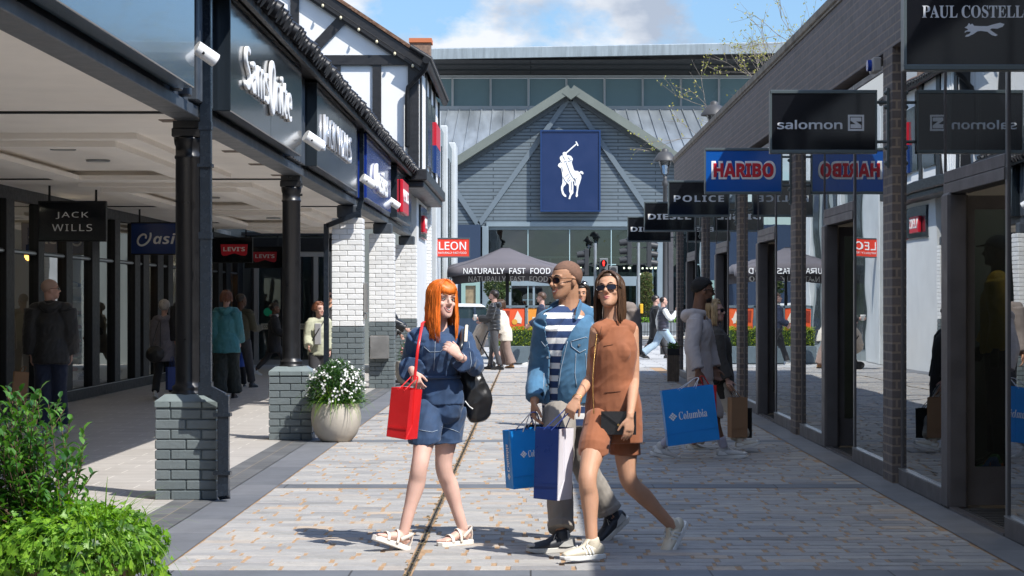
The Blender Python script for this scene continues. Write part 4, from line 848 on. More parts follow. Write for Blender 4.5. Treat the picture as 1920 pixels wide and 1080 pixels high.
text('LONDON', 'lettering', m_wl, fs, (-2.35, 11.85, 3.78), DY, DZ, w_=1.55, h_=0.26, kind='sans', off=0.03, depth=0.05); text('A', 'lettering', m_wl, fs, (-2.35, 13.35, 3.98), DY, DZ, w_=0.34, h_=0.36, kind='sans', off=0.03, depth=0.05)
fs = fascia(16.3, 21.36, m_fas, 'gloss black fascia with thick white SAMSONITE letters')
text('Sams', 'lettering', m_wl, fs, (-2.35, 17.75, 3.43), DY, DZ, w_=1.5, h_=0.36, kind='sans', off=0.015, depth=0.03, space=1.12); text('O', 'lettering', m_wl, fs, (-2.35, 18.75, 3.43), DY, DZ, w_=0.36, h_=0.50, kind='sans', off=0.05, depth=0.035); text('nite', 'lettering', m_wl, fs, (-2.35, 19.62, 3.43), DY, DZ, w_=1.25, h_=0.37, kind='sans', off=0.015, depth=0.03, space=1.1)
fs = fascia(22.9, 28.1, m_fas, 'gloss black fascia with chrome JACK WILLS letters')
text('JACK WILLS', 'lettering', mat('chrome_letter', (0.72, 0.74, 0.78), 0.3, metal=0.5), fs, (-2.35, 25.2, 3.42), DY, DZ, w_=3.6, h_=0.42, kind='sans', off=0.008, depth=0.03, space=1.05)
fs = fascia(29.85, 34.98, m_fblue, 'blue fascia with white spiral emblem and ASICS letters')
text('asics', 'lettering', m_wl, fs, (-2.35, 32.6, 3.36), DY, DZ, w_=2.0, h_=0.36, kind='italic', off=0.02, depth=0.05); swirl(fs, Vector((-2.33, 31.2, 3.42)), 0.3, m_wl, DY, DZ)
for y0, y1, z0, z1, lb in ((36.6, 41.0, 3.0, 3.93, 'black fascia with a bright red LEVI\'S box before the timbered gable'), (44.6, 47.2, 2.9, 3.6, 'smaller black fascia with red LEVI\'S box on the white rendered wall')):
    fs = fascia(y0, y1, m_fas, lb, z0, z1); ym = y0+(y1-y0)*0.36; wd = (y1-y0)*0.40
    b = MB(); b.box((-2.351, ym-wd/2, z0+0.12), (-2.29, ym+wd/2, z1-0.22), bev=0.01); b.build('red_box', m_lred, fs); text("LEVI'S", 'lettering', m_wl, fs, (-2.29, ym, (z0+z1)/2-0.03), DY, DZ, w_=wd*0.85, h_=0.22, kind='bold', depth=0.01)
b = MB(); fs = thing('banner_sign', 'narrow red and navy banner high on the far side of the timbered building', 'sign', (-2.0, 44, 4.6))
b.box((-2.10, 45.0, 4.9), (-2.04, 47.0, 5.4), m=0); b.box((-2.10, 45.0, 4.3), (-2.04, 47.0, 4.899), m=1); b.build('banner', [m_lred, m_navy], fs)

# white cylindrical floodlights on arms along the fascia
def spot(px, py, Y, label, s=1.0, x=-2.12):
    z = W(px, py, Y).z; x = (px-CX)*Y/F; t = thing('floodlight', label, 'floodlight', (x, Y, z), 0, 'white floodlights along the fascia'); c = Vector((x, Y, z)); d = Vector((0.62, 0.35, -0.42)).normalized()
    b = MB(); b.cyl(c-d*0.105*s, c+d*0.105*s, 0.062*s, 0.062*s, 20); b.cyl(c+d*0.105*s, c+d*0.112*s, 0.052*s, 0.05*s, 20, m=1); b.build('lamp_body', [m_white, mat('lamp_face', (0.3, 0.3, 0.3), 0.3)], t)
    b = MB(); b.bar(c-Vector((0, 0, 0.03)), (-2.36, Y+0.02, z+0.0), 0.03, 0.012, (0, 0, 1)); b.cyl(c+Vector((-0.01, -0.065*s, 0)), c+Vector((-0.01, -0.075*s, 0)), 0.012, n=6, m=1); b.build('arm', [m_white, m_black], t)
spot(386, 101, 14.9, 'largest white floodlight, beside the tall rainwater pipe', .82); spot(588, 264, 21.6, 'white floodlight between the SAMSONITE and JACK WILLS fascias'); spot(690, 340, 29.3, 'white floodlight before the blue fascia'); spot(738, 381, 35.3, 'smallest white floodlight, at the far end of the blue fascia')
# alarm box and junction on the brick shop
t = thing('alarm_box', 'pale alarm box with a blue lens on the brick wall above the SALOMON sign', 'alarm box', (2.95, 17.8, 3.5)); p = W(1652, 123, 17.9)
b = MB(); b.box((2.93, 17.78, p.z-0.06), (3.0, 18.02, p.z+0.06), bev=0.008); b.build('housing', mat('pale_plastic', (0.42, 0.41, 0.40), 0.5), t); b = MB(); b.cyl((2.93, 17.9, p.z), (2.895, 17.9, p.z), 0.05, n=16); b.build('lens', mat('blue_lens', (0.01, 0.05, 0.35), 0.2), t)
# ================================================================ horse-and-rider sign on the gable
t = thing('wall_sign', 'large navy sign with a white polo rider on horseback, centred on the gable', 'sign', (1.9, 99.5, 5.9))
a, c = W(1013, 397, 99.5), W(1126, 244, 99.5); m_nv = mat('navy_board', (0.006, 0.022, 0.085), 0.4, var=(1, 0.06))
b = MB(); b.box((a.x, 99.45, a.z), (c.x, 99.98, c.z), bev=0.02); b.build('panel', m_nv, t)
ring_rect(Vector(((a.x+c.x)/2, 99.449, (a.z+c.z)/2)), c.x-a.x, c.z-a.z, 0.07, 'frame', mat('navy_frame', (0.01, 0.035, 0.12), 0.3), t, 0.05)
def zz(pts): return [((1020+x/6.75-1069.5)*99.45/F, -(230+y/6.75-320.5)*99.45/F) for x, y in pts]
oc = ((a.x+c.x)/2, 99.449, (a.z+c.z)/2)
horse = [(235,385),(255,370),(280,375),(290,395),(285,415),(310,412),(345,425),(365,460),(360,480),(350,500),(362,545),(375,590),(390,610),(430,612),(445,630),(465,612),(490,620),(500,640),(490,657),(465,640),(452,645),(470,670),(472,700),(455,760),(440,800),(432,850),(425,900),(430,925),(415,945),(400,935),(405,900),(415,850),(412,790),(400,800),(385,790),(382,760),(375,742),(362,740),(372,800),(370,860),(372,890),(355,910),(340,935),(330,970),(310,965),(320,930),(330,900),(318,870),(318,800),(310,775),(285,765),(270,790),(245,815),(240,850),(255,895),(280,920),(280,942),(255,935),(230,905),(218,860),(215,815),(232,770),(235,700),(228,640),(215,580),(185,560),(175,545),(185,520),(205,510),(215,490),(200,460),(200,440),(215,420),(240,415)]
flat_shape([zz(horse), zz([(397,240),(412,238),(437,290),(422,298)]), zz([(400,268),(410,280),(290,387),(278,376)])], 'rider_emblem', m_wl, t, oc, LX, LU, 0.02)
b = MB()
for ln in ([(238,425),(262,468)], [(280,505),(300,560),(330,640),(360,690),(400,745)], [(225,560),(235,620)], [(270,690),(310,650)], [(290,740),(330,680)], [(240,690),(265,740),(295,770)], [(345,745),(350,800),(345,860)], [(215,510),(230,500)], [(300,440),(330,470)], [(300,495),(350,480)], [(385,700),(398,770)], [(410,700),(395,740)], [(300,750),(335,720)], [(250,500),(285,490)]):
    pp = [Vector((oc[0]+x, 99.425, oc[2]+z)) for x, z in zz(ln)]
    for i in range(len(pp)-1): b.bar(pp[i], pp[i+1], 0.022, 0.012, (0, 1, 0))
b.build('emblem_lines', m_nv, t)

# ================================================================ foliage
def leaf_mat(name, cols, rough=0.45, tr=0.35):
    m = bpy.data.materials.new(name); m.use_nodes = True; t = m.node_tree; n = t.nodes; l = t.links; n.clear()
    o = n.new('ShaderNodeOutputMaterial'); p = n.new('ShaderNodeBsdfPrincipled'); tl = n.new('ShaderNodeBsdfTranslucent'); ms = n.new('ShaderNodeMixShader'); ms.inputs[0].default_value = tr
    g = n.new('ShaderNodeNewGeometry'); r = n.new('ShaderNodeValToRGB'); e = r.color_ramp.elements
    while len(e) < len(cols): e.new(0.5)
    for i, c in enumerate(cols): e[i].position = i/(len(cols)-1); e[i].color = (*c, 1)
    l.new(g.outputs['Random Per Island'], r.inputs[0]); l.new(r.outputs[0], p.inputs['Base Color'])
    hs = n.new('ShaderNodeHueSaturation'); hs.inputs['Value'].default_value = 1.5; hs.inputs['Saturation'].default_value = 1.1; l.new(r.outputs[0], hs.inputs['Color']); l.new(hs.outputs[0], tl.inputs[0])
    p.inputs['Roughness'].default_value = rough; l.new(p.outputs[0], ms.inputs[1]); l.new(tl.outputs[0], ms.inputs[2]); l.new(ms.outputs[0], o.inputs[0]); MT[name] = m; return m
def leaf(b, c, d, n_, ln, wd, fold=0.25, m=0):
    """pointed oval leaf, folded along its midrib and drooping"""
    d = Vector(d).normalized(); s = d.cross(Vector(n_)); s = s.normalized() if s.length > 1e-5 else d.orthogonal().normalized(); n_ = s.cross(d); c = Vector(c)
    dr = -n_*ln*0.10
    v = [c, c+d*ln*.35+s*wd*.5+n_*wd*fold, c+d*ln*.75+s*wd*.36+n_*wd*fold+dr*.5, c+d*ln+dr*1.6, c+d*ln*.75-s*wd*.36+n_*wd*fold+dr*.5, c+d*ln*.35-s*wd*.5+n_*wd*fold, c+d*ln*.38, c+d*ln*.75+dr*.5]
    b.add(v, [(0, 1, 6), (1, 2, 7, 6), (2, 3, 7), (3, 4, 7), (4, 5, 6, 7), (5, 0, 6)], m, True)
def ivy(b, c, d, n_, s_, m=0):
    d = Vector(d).normalized(); s = d.cross(Vector(n_)); s = s.normalized() if s.length > 1e-5 else d.orthogonal().normalized(); n_ = s.cross(d); c = Vector(c)
    sh = [(0, 0), (-.12, -.42), (.22, -.62), (.38, -.32), (.70, -.42), (.72, -.16), (1.1, 0), (.72, .16), (.70, .42), (.38, .32), (.22, .62), (-.12, .42)]
    v = [c+d*s_*x+s*s_*y+n_*s_*(0.22*abs(y)-0.12*x*x) for x, y in sh]+[c+d*s_*.35]
    b.add(v, [(i, (i+1) % 12, 12) for i in range(12)], m, True)
def blade(b, c, d, ln, w_, droop, rn, m=0):
    c = Vector(c); d = Vector(d).normalized(); s = d.cross(Vector((0, 0, 1))); s = s.normalized() if s.length > 1e-3 else Vector((1, 0, 0)); vs = []; k = 7; p = c.copy()
    for i in range(k):
        t = i/(k-1); q = w_*(1-t**2)*0.5+0.0004; vs += [p+s*q, p-s*q]; d = (d+Vector((0, 0, -droop*0.3))).normalized(); p = p+d*ln/(k-1)
    b.add(vs, [(2*i, 2*i+1, 2*i+3, 2*i+2) for i in range(k-1)], m, True)
m_ivy = leaf_mat('ivy_leaf', [(0.03, 0.09, 0.012), (0.10, 0.24, 0.02), (0.17, 0.35, 0.03), (0.26, 0.46, 0.04), (0.13, 0.29, 0.025)])
m_laur = leaf_mat('laurel_leaf', [(0.02, 0.08, 0.018), (0.06, 0.17, 0.025), (0.12, 0.27, 0.04), (0.04, 0.12, 0.02)], 0.32, 0.3)
m_grass = leaf_mat('sedge_blade', [(0.08, 0.19, 0.02), (0.17, 0.33, 0.03), (0.24, 0.36, 0.06)], 0.5, 0.4)
m_chois = leaf_mat('choisya_leaf', [(0.015, 0.055, 0.015), (0.035, 0.10, 0.02), (0.07, 0.17, 0.025), (0.02, 0.07, 0.018)], 0.35, 0.25)
m_hedge = leaf_mat('hedge_leaf', [(0.12, 0.22, 0.015), (0.28, 0.36, 0.02), (0.36, 0.42, 0.03), (0.07, 0.15, 0.015)], 0.5, 0.35)
m_twig = mat('twig_bark', (0.10, 0.06, 0.035), 0.9); m_petal = leaf_mat('white_petal', [(0.8, 0.8, 0.78), (0.9, 0.9, 0.88)], 0.5, 0.2)
m_pot = mat('stone_pot', (0.46, 0.42, 0.36), 0.75, var=(5, 0.12), bump=(60, 0.35, 0.003)); m_soil = mat('potting_soil', (0.03, 0.02, 0.013), 1)
def pot(x, y, s, label, m=None):
    t = thing('plant_pot', label, 'planter', (x, y, 0)); b = MB()
    b.lathe([(0.0, 0.0), (0.15, 0.0), (0.17, 0.012), (0.225, 0.08), (0.262, 0.18), (0.27, 0.26), (0.262, 0.34), (0.245, 0.40), (0.243, 0.412), (0.236, 0.415), (0.228, 0.41), (0.228, 0.36), (0.0, 0.36)], (0, 0, 0), 48); b.v = [(v[0]*s+x, v[1]*s+y, v[2]*s) for v in b.v]; b.build('bowl', m or m_pot, t)
    b = MB(); b.cyl((x, y, 0.36*s), (x, y, 0.375*s), 0.225*s, n=24); b.build('soil', m_soil, t); return t
pot(-1.97, 8.95, 1.0, 'round stone pot overflowing with ivy in the bottom left corner', mat('tan_pot', (0.30, 0.20, 0.145), 0.8, var=(5, 0.15), bump=(60, 0.35, 0.003)))
pot(-2.10, 22.45, 1.0, 'round cream stone pot of white flowers beside the second brick pedestal')
pot(-2.17, 37.6, 1.05, 'farther stone pot half hidden behind the redhead, by the white piers')
rn = random.Random(11)
# ivy tumbling over the near pot
t = thing('ivy_plant', 'bright green ivy spilling over the rim of the nearest pot', 'ivy', (-1.97, 8.95, 0.38))
b = MB(); cx, cy = -1.97, 8.95
for k in range(3600):
    a = rn.uniform(0, 2*math.pi); q = rn.random()
    if q < 0.45: r = 0.37*math.sqrt(rn.random()); z = 0.50+0.10*(1-(r/0.37)**2)+rn.gauss(0, 0.03); n_ = Vector((math.cos(a)*r*1.5, math.sin(a)*r*1.5, 0.6))
    else: r = 0.33+rn.gauss(0.02, 0.035); hang = 0.12+0.25*(0.5+0.5*math.sin(a*5+1.2))*(0.6+0.4*math.sin(a*11)); z = 0.52-hang*rn.random()**0.8; r -= max(0, 0.42-z)*0.12; n_ = Vector((math.cos(a), math.sin(a), 0.35))
    n_ = (n_+Vector((rn.gauss(0, .35), rn.gauss(0, .35), rn.gauss(0, .35)))).normalized(); d = Vector((rn.gauss(0, 1), rn.gauss(0, 1), -0.7)); d = (d-n_*d.dot(n_))
    ivy(b, (cx+r*math.cos(a), cy+r*math.sin(a), z), d, n_, rn.choice((1, 1, 1, 1.5))*rn.uniform(0.015, 0.034))
b.build('leaf_mass', m_ivy, t)
b = MB()
for k in range(70):
    a = rn.uniform(0, 6.28); p = [Vector((cx+0.18*math.cos(a), cy+0.18*math.sin(a), 0.42))]
    for j in range(5): p.append(Vector((cx+(0.25+0.03*j)*math.cos(a+rn.gauss(0, .05)), cy+(0.25+0.03*j)*math.sin(a), 0.48-0.06*j+rn.gauss(0, .01))))
    b.tube(p, 0.002, n=4)
b.build('stem', m_twig, t)
# laurel-leaved shrub behind it
t = thing('laurel_shrub', 'glossy dark shrub standing up at the back of the nearest pot', 'shrub', (-2.12, 9.0, 0.38))
bl, bs = MB(), MB()
for k in range(120):
    a = rn.uniform(0, 6.28); r0 = 0.15*math.sqrt(rn.random()); base = Vector((-2.14+r0*math.cos(a), 9.02+r0*math.sin(a), 0.36)); tipx = -2.2+rn.uniform(-0.30, 0.27); hgt = rn.uniform(0.22, 0.76)-max(0, (tipx+2.14))*1.0
    tip = Vector((tipx, 9.02+rn.uniform(-0.25, 0.25), 0.38+hgt)); mid = base.lerp(tip, 0.5)+Vector((rn.gauss(0, .03), rn.gauss(0, .03), 0.02)); bs.tube([base, mid, tip], [0.004, 0.003, 0.0018], n=5, sub=3)
    nn = int(8+hgt*24)
    for j in range(nn):
        q = 0.25+0.75*j/(nn-1); p = base.lerp(mid, q*2) if q < .5 else mid.lerp(tip, q*2-1); an = j*2.4+k; up = 0.3+0.9*q*q; d = Vector((math.cos(an), math.sin(an), up)); leaf(bl, p, d, Vector((-math.cos(an)*up, -math.sin(an)*up, 1)), rn.uniform(0.04, 0.078)*(1.1-0.3*q), rn.uniform(0.018, 0.031))
bl.build('leaf_mass', m_laur, t); bs.build('stem', m_twig, t)
t = thing('sedge_grass', 'arching green sedge blades on the right of the nearest pot', 'grass plant', (-1.85, 8.85, 0.4)); b = MB()
for k in range(420):
    a = rn.gauss(-0.6, 1.5); c = Vector((-1.88+rn.gauss(0, .09), 8.84+rn.gauss(0, .09), 0.45)); d = Vector((math.cos(a)*0.7, math.sin(a)*0.7, rn.uniform(0.7, 2.2))); blade(b, c, d, rn.uniform(0.2, 0.46), rn.uniform(0.004, 0.008), rn.uniform(0.5, 1.5), rn)
b.build('blade_mass', m_grass, t)
# choisya with white flowers
def choisya(x, y, z, rx, rz, nl, nf, label, seed, fl=m_petal):
    rn = random.Random(seed); t = thing('flowering_shrub', label, 'shrub', (x, y, z)); bl, bf, bs = MB(), MB(), MB()
    for k in range(nl):
        u = Vector((rn.gauss(0, 1), rn.gauss(0, 1), rn.gauss(0.35, 0.9))).normalized(); q = rn.random()**0.35; lump = 1+0.14*noise.noise(u*2.6+Vector((seed, 0, 0)))
        c = Vector((x+u.x*rx*q*lump, y+u.y*rx*q*lump, z+max(u.z, -0.25)*rz*q*lump+0.10)); d = (u+Vector((rn.gauss(0, .6), rn.gauss(0, .6), rn.gauss(0.2, .5)))); leaf(bl, c, d, Vector((rn.gauss(0, .5), rn.gauss(0, .5), 1)), rn.uniform(0.025, 0.045), rn.uniform(0.009, 0.015))
    for k in range(nf):
        u = Vector((rn.gauss(0.25, 1), rn.gauss(-0.5, 1), rn.gauss(0.55, 0.8))).normalized(); lump = 1+0.14*noise.noise(u*2.6+Vector((seed, 0, 0)))
        if u.z < -0.2: continue
        cl = Vector((x+u.x*rx*lump, y+u.y*rx*lump, z+u.z*rz*lump+0.10))
        for j in range(rn.randint(2, 6)):
            c = cl+Vector((rn.gauss(0, .018), rn.gauss(0, .018), rn.gauss(0, .018)))+u*0.012; n_ = (u+Vector((rn.gauss(0, .4), rn.gauss(0, .4), rn.gauss(0, .4)))).normalized(); s = n_.orthogonal().normalized(); w_ = n_.cross(s)
            for q in range(5):
                an = q*1.2566; dd = s*math.cos(an)+w_*math.sin(an); leaf(bf, c, dd+n_*0.2, n_, 0.014, 0.010, 0.1)
    for k in range(40):
        a = rn.uniform(0, 6.28); bs.tube([(x+.03*math.cos(a), y+.03*math.sin(a), z-0.05), (x+.12*math.cos(a), y+.12*math.sin(a), z+0.12), (x+rx*.8*math.cos(a), y+rx*.8*math.sin(a), z+0.1+rz*rn.random()*.7)], 0.003, n=4)
    bl.build('leaf_mass', m_chois, t); bf.build('flower_mass', fl, t); bs.build('stem', m_twig, t); return t
choisya(-2.10, 22.45, 0.42, 0.31, 0.34, 5600, 92, 'mounded green shrub covered in white star flowers in the cream pot', 2)
choisya(-2.17, 37.6, 0.44, 0.22, 0.28, 1200, 14, 'small flowering plant in the pot behind the redhead', 9, leaf_mat('pink_petal', [(0.6, 0.1, 0.3), (0.8, 0.5, 0.3)], 0.5, 0.2))
t = thing('trailing_grass', 'long green blades trailing over the rim of the cream flower pot', 'grass plant', (-2.1, 22.3, 0.4)); b = MB()
for k in range(150):
    a = rn.uniform(-3.14, 0.2); c = Vector((-2.10+0.17*math.cos(a), 22.45+0.17*math.sin(a), 0.41)); d = Vector((math.cos(a)*0.8, math.sin(a)*0.8, rn.uniform(0.5, 2.4))); blade(b, c, d, rn.uniform(0.14, 0.42), 0.006, rn.uniform(0.4, 1.9), rn)
b.build('blade_mass', m_grass, t)
# hedge trough with advertising screen
m_tr = mat('slate_trough', (0.12, 0.16, 0.185), 0.5, var=(2, 0.1))
t = thing('hedge_trough', 'long slate-blue trough in front of the advertising screen', 'planter', (0.1, 50.6, 0))
xa, xb = W(930, 0, 50.4).x, W(1100, 0, 50.4).x
for q0, q1 in ((xa, (xa+xb)/2-0.01), ((xa+xb)/2+0.01, xb)):
    b = MB(); b.box((q0, 50.4, 0.02), (q1, 51.0, 0.44), bev=0.01); b.box((q0+0.04, 50.44, 0.44), (q1-0.04, 50.96, 0.445), m=1); b.build('trough', [m_tr, m_soil], t)
def leafbox(name, label, x0, x1, y0, y1, z0, z1, n, m, ls=0.05, cat='hedge'):
    rn = random.Random(int(x0*10)+n); t = thing(name, label, cat, ((x0+x1)/2, (y0+y1)/2, z0)); b = MB()
    for k in range(n):
        c = Vector((rn.uniform(x0, x1), rn.uniform(y0, y1), rn.uniform(z0, z1))); top = z1+0.09*noise.noise(Vector((c.x*5, c.y*5, 1.0)))
        if c.z > top: continue
        d = Vector((rn.gauss(0, .6), rn.gauss(-.2, .6), rn.gauss(.7, .6))); leaf(b, c, d, Vector((rn.gauss(0, 1), rn.gauss(0, 1), 1)), rn.uniform(.7, 1.2)*ls, ls*.45)
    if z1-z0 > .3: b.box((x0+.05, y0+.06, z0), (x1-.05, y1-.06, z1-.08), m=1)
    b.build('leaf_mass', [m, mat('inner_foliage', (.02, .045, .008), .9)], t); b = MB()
    for k in range(24): x = x0+(x1-x0)*(k+.5)/24; b.tube([(x, (y0+y1)/2, z0-.03), (x+rn.gauss(0, .04), (y0+y1)/2, (z0+z1)/2), (x+rn.gauss(0, .08), (y0+y1)/2+rn.gauss(0, .08), z1-.05)], .006, n=4)
    b.build('stem', m_twig, t); return t
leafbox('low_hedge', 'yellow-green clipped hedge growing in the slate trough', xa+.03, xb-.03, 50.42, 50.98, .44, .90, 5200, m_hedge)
t = thing('advert_screen', 'grey framed cafe screen with orange food advertisements above the hedge', 'screen', (0.2, 51.2, 0)); b = MB()
ps = [934, 987, 1040, 1093]
za, zb = 0.5, 1.5-(577-CY)*51.2/F
for px in ps: x = W(px, 0, 51.2).x; b.box((x-.03, 51.15, 0), (x+.03, 51.22, zb+.05))
b.box((W(934, 0, 51.2).x, 51.15, zb), (W(1093, 0, 51.2).x, 51.22, zb+.06)); b.box((W(934, 0, 51.2).x, 51.15, za), (W(1093, 0, 51.2).x, 51.22, za+.05)); b.build('frame', m_tr, t)
cols = [(0.78, 0.10, 0.03), (0.80, 0.30, 0.04), (0.78, 0.12, 0.03)]
for i in range(3):
    x0_, x1_ = W(ps[i], 0, 51.2).x+.04, W(ps[i+1], 0, 51.2).x-.04; b = MB(); b.box((x0_, 51.17, za+.06), (x1_, 51.19, zb-.01)); pn = b.build('poster', mat('poster_%s' % ('red', 'orange', 'coral')[i], cols[i], .5), t)
    xm = (x0_+x1_)/2; fo = MB()
    if i != 1:
        fo.prism([(xm+.0, 51.165, 1.02), (xm+.22, 51.165, .98), (xm+.24, 51.165, 1.10), (xm+.13, 51.165, 1.30), (xm+.06, 51.165, 1.12)], (0, -.004, 0), 0)
        fo.prism([(xm-.26, 51.165, 1.02), (xm-.08, 51.165, 1.02), (xm-.06, 51.165, 1.30), (xm-.28, 51.165, 1.30)], (0, -.004, 0), 1); fo.cyl((xm+.06, 51.165, 1.02), (xm+.06, 51.16, 1.02), .07, n=14, m=2)
    else:
        fo.box((xm-.2, 51.16, 1.08), (xm+.06, 51.165, 1.14), m=0); fo.cyl((xm+.18, 51.165, 1.15), (xm+.18, 51.16, 1.15), .09, n=14, m=2)
    fo.build('food_picture', [mat('carton_white', (.75, .68, .58), .6), mat('drink_red', (.30, .04, .02), .4), mat('golden_food', (.72, .36, .05), .6)], pn)
# cafe umbrella
t = thing('cafe_umbrella', 'grey square cafe umbrella lettered NATURALLY FAST FOOD', 'umbrella', (W(952, 0, 55).x, 55, 0)); ux = W(948, 0, 55).x; m_um = mat('umbrella_canvas', (0.115, 0.105, 0.115), .85, var=(2, .08), bump=(200, .3, .002))
hw = 1.47; ze, zt, zv = W(0, 506, 55).z-.0, W(0, 466, 55).z, .2; b = MB(); nseg = 10
for s in range(4):
    ca, sa = [(0, -1), (1, 0), (0, 1), (-1, 0)][s]; rr = Vector((-sa, ca, 0)); oo = Vector((ca, sa, 0)); rows = []
    for j in range(7):
        q = j/6; hwq = .10+(hw-.10)*q; zz_ = zt-(zt-ze-.12)*q-.10*math.sin(q*math.pi)*.5; rows.append([Vector((ux, 55, zz_))+oo*hwq+rr*hwq*(2*i/nseg-1)+Vector((0, 0, -.12*abs(2*i/nseg-1)**2*q)) for i in range(nseg+1)])
    dq = .085 if s == 2 else 0
    for zq in (1, 2): rows.append([v+Vector((0, 0, -(.11+dq)*zq+.012*math.sin(i*1.9+s)))+oo*.02*math.sin(i*1.3) for i, v in enumerate(rows[6])])
    vs = [v for r_ in rows for v in r_]; w1 = nseg+1; b.add(vs, [(j*w1+i, j*w1+i+1, (j+1)*w1+i+1, (j+1)*w1+i) for j in range(8) for i in range(nseg)], 0, True)
cnp = b.build('canopy', m_um, t); md = cnp.modifiers.new('thickness', 'SOLIDIFY'); md.thickness = .012
b = MB(); b.box((ux-.10, 54.9, zt-.03), (ux+.10, 55.1, zt+.03), bev=.02); b.build('cap', m_black, t)
b = MB(); b.box((ux+.0, 54.95, 0), (ux+.09, 55.04, zt-.05)); b.build('pole', m_black, t)
for y_, zc, wq in ((55-hw-.03, W(0, 508, 55-hw).z, 2.24), (55+hw-.04, W(0, 519.5, 55+hw).z+.0, 2.24)):
    text('NATURALLY  FAST  FOOD', 'valance_lettering', m_wl, t, (ux+.05, y_, zc if y_ < 55 else ze-.225), LX, LU, w_=wq if y_ < 55 else 2.15, h_=.15, kind='sans', off=.02, depth=.006)
b = MB()
for k in range(8):
    a = k*math.pi/4; b.bar((ux+.05, 55, zt-.35), (ux+hw*.95*max(-1, min(1, 1.4*math.cos(a))), 55+hw*.95*max(-1, min(1, 1.4*math.sin(a))), ze+.02), .02, .03)
b.build('rib', m_black, t)
# topiary and box planters of the far pavement
def topiary(px, Y, balls, label, m=None):
    x = W(px, 0, Y).x; t = thing('topiary', label, 'topiary', (x, Y, 0)); rn = random.Random(px); b = MB(); m = m or leaf_mat('topiary_leaf_%s' % ('olive' if px < 1000 else 'russet'), [(0.05, 0.09, 0.03), (0.09, 0.15, 0.04), (0.13, 0.13, 0.06)] if px < 1000 else [(0.04, 0.08, 0.015), (0.10, 0.14, 0.03), (0.14, 0.09, 0.04)], .6, .2)
    for z, r in balls:
        for k in range(int(900*r*r/.1)):
            u = Vector((rn.gauss(0, 1), rn.gauss(0, 1), rn.gauss(0, 1))).normalized(); q = rn.uniform(.75, 1.05); leaf(b, Vector((x, Y, z))+u*r*q, u+Vector((rn.gauss(0, .5), rn.gauss(0, .5), rn.gauss(0, .5))), Vector((rn.gauss(0, 1), rn.gauss(0, 1), 1)), .07, .04)
    b.build('crown', m, t); b = MB(); b.cyl((x, Y, .1), (x, Y, balls[-1][0]), .04, .02, n=8); b.build('trunk', m_twig, t)
    b = MB(); b.lathe([(0, 0.0), (.22, 0), (.28, .45), (.3, .5), (.26, .5), (.24, .45), (0, .45)], (x, Y, 0), 20); b.build('tub', m_tr, t)
topiary(1212, 92, [(.85, .22), (1.15, .30), (1.5, .28), (1.85, .30), (2.2, .28), (2.55, .26)], 'spiral topiary tree behind the yellow push-button pole')
topiary(932, 62, [(1.35, .28), (1.62, .16), (1.95, .36), (2.05, .30)], 'ball topiary tree under the left side of the umbrella')
t = thing('slatted_planter', 'long grey slatted planter with low green plants on the far pavement', 'planter', (5.5, 91, 0)); b = MB()
for k in range(26): b.box((3.6+k*.16, 90.9, .1), (3.74+k*.16, 90.94, .62))
b.box((3.6, 90.941, .1), (7.8, 91.5, .6)); b.build('slats', mat('grey_slat', (.2, .22, .23), .6, var=(5, .2)), t)
leafbox('ground_plants', 'low bright green plants in the far slatted planter', 3.7, 7.7, 91, 91.45, .6, .82, 1100, m_ivy, .09, 'plants')
t = thing('wooden_planter', 'narrow wooden slatted tub with a small plant beside the last brick pier', 'planter', (2.72, 39.5, 0)); b = MB(); xq = W(1262, 0, 39.5).x
for k in range(5): b.box((xq-.11+k*.044, 39.39, 0), (xq-.07+k*.044, 39.61, .50))
b.build('slats', mat('brown_slat', (.10, .075, .055), .6, var=(10, .4)), t); b = MB(); b.box((xq-.115, 39.38, .50), (xq+.115, 39.62, .62), bev=.01); b.build('rim', m_black, t)
leafbox('potted_plant', 'small green plant in the wooden tub by the last pier', xq-.09, xq+.09, 39.42, 39.58, .60, .72, 160, m_laur, .05, 'plant')
# railing beyond the car
t = thing('railing', 'low black railing beyond the cars on the far pavement', 'railing', (0, 88, 0)); b = MB()
k = -3.6
while k < 8.5: b.cyl((k, 88, .08), (k, 88, 1.1), .012, n=5); k += .14
b.bar((-3.6, 88, 1.1), (8.5, 88, 1.1), .05, .03); b.bar((-3.6, 88, .25), (8.5, 88, .25), .04, .03); b.build('bars', m_black, t)

# ================================================================ budding tree behind the brick shops
rn = random.Random(21); tr_ = thing('budding_tree', 'thin spring tree with yellow-green buds rising behind the brick shops', 'tree', (8.2, 62, 0)); bt, bb, bw = MB(), MB(), MB()
def grow(p, d, ln, r, lv):
    pts = [p.copy()]; k = 4
    for i in range(k):
        d = (d+Vector((rn.gauss(0, .10), rn.gauss(0, .10), rn.gauss(0.02, .07)))).normalized(); p = p+d*ln/k; pts.append(p.copy())
    (bt if lv > 3 else bw).tube(pts, [r*(1-.11*i) for i in range(k+1)], n=6 if lv > 3 else 4, capr=False)
    if lv <= 2:
        for q in range(5 if lv else 9):
            c = pts[rn.randint(1, k)]+Vector((rn.gauss(0, .05), rn.gauss(0, .05), rn.gauss(0, .05)))
            if rn.random() < .42: leaf(bb, c, Vector((rn.gauss(0, 1), rn.gauss(0, 1), 1)), Vector((rn.gauss(0, 1), 1, 0)), rn.uniform(.05, .10), rn.uniform(.03, .05))
    if lv == 0: return
    for q in range(3 if lv > 1 else 4):
        a = rn.uniform(0, 6.28); sp = rn.uniform(.45, .95); s = d.orthogonal().normalized(); u = d.cross(s); nd = (d+(s*math.cos(a)+u*math.sin(a))*sp+Vector((0, 0, .05))).normalized(); grow(pts[-1] if q < 2 else pts[rn.randint(2, k)], nd, ln*rn.uniform(.6, .8), r*.6, lv-1)
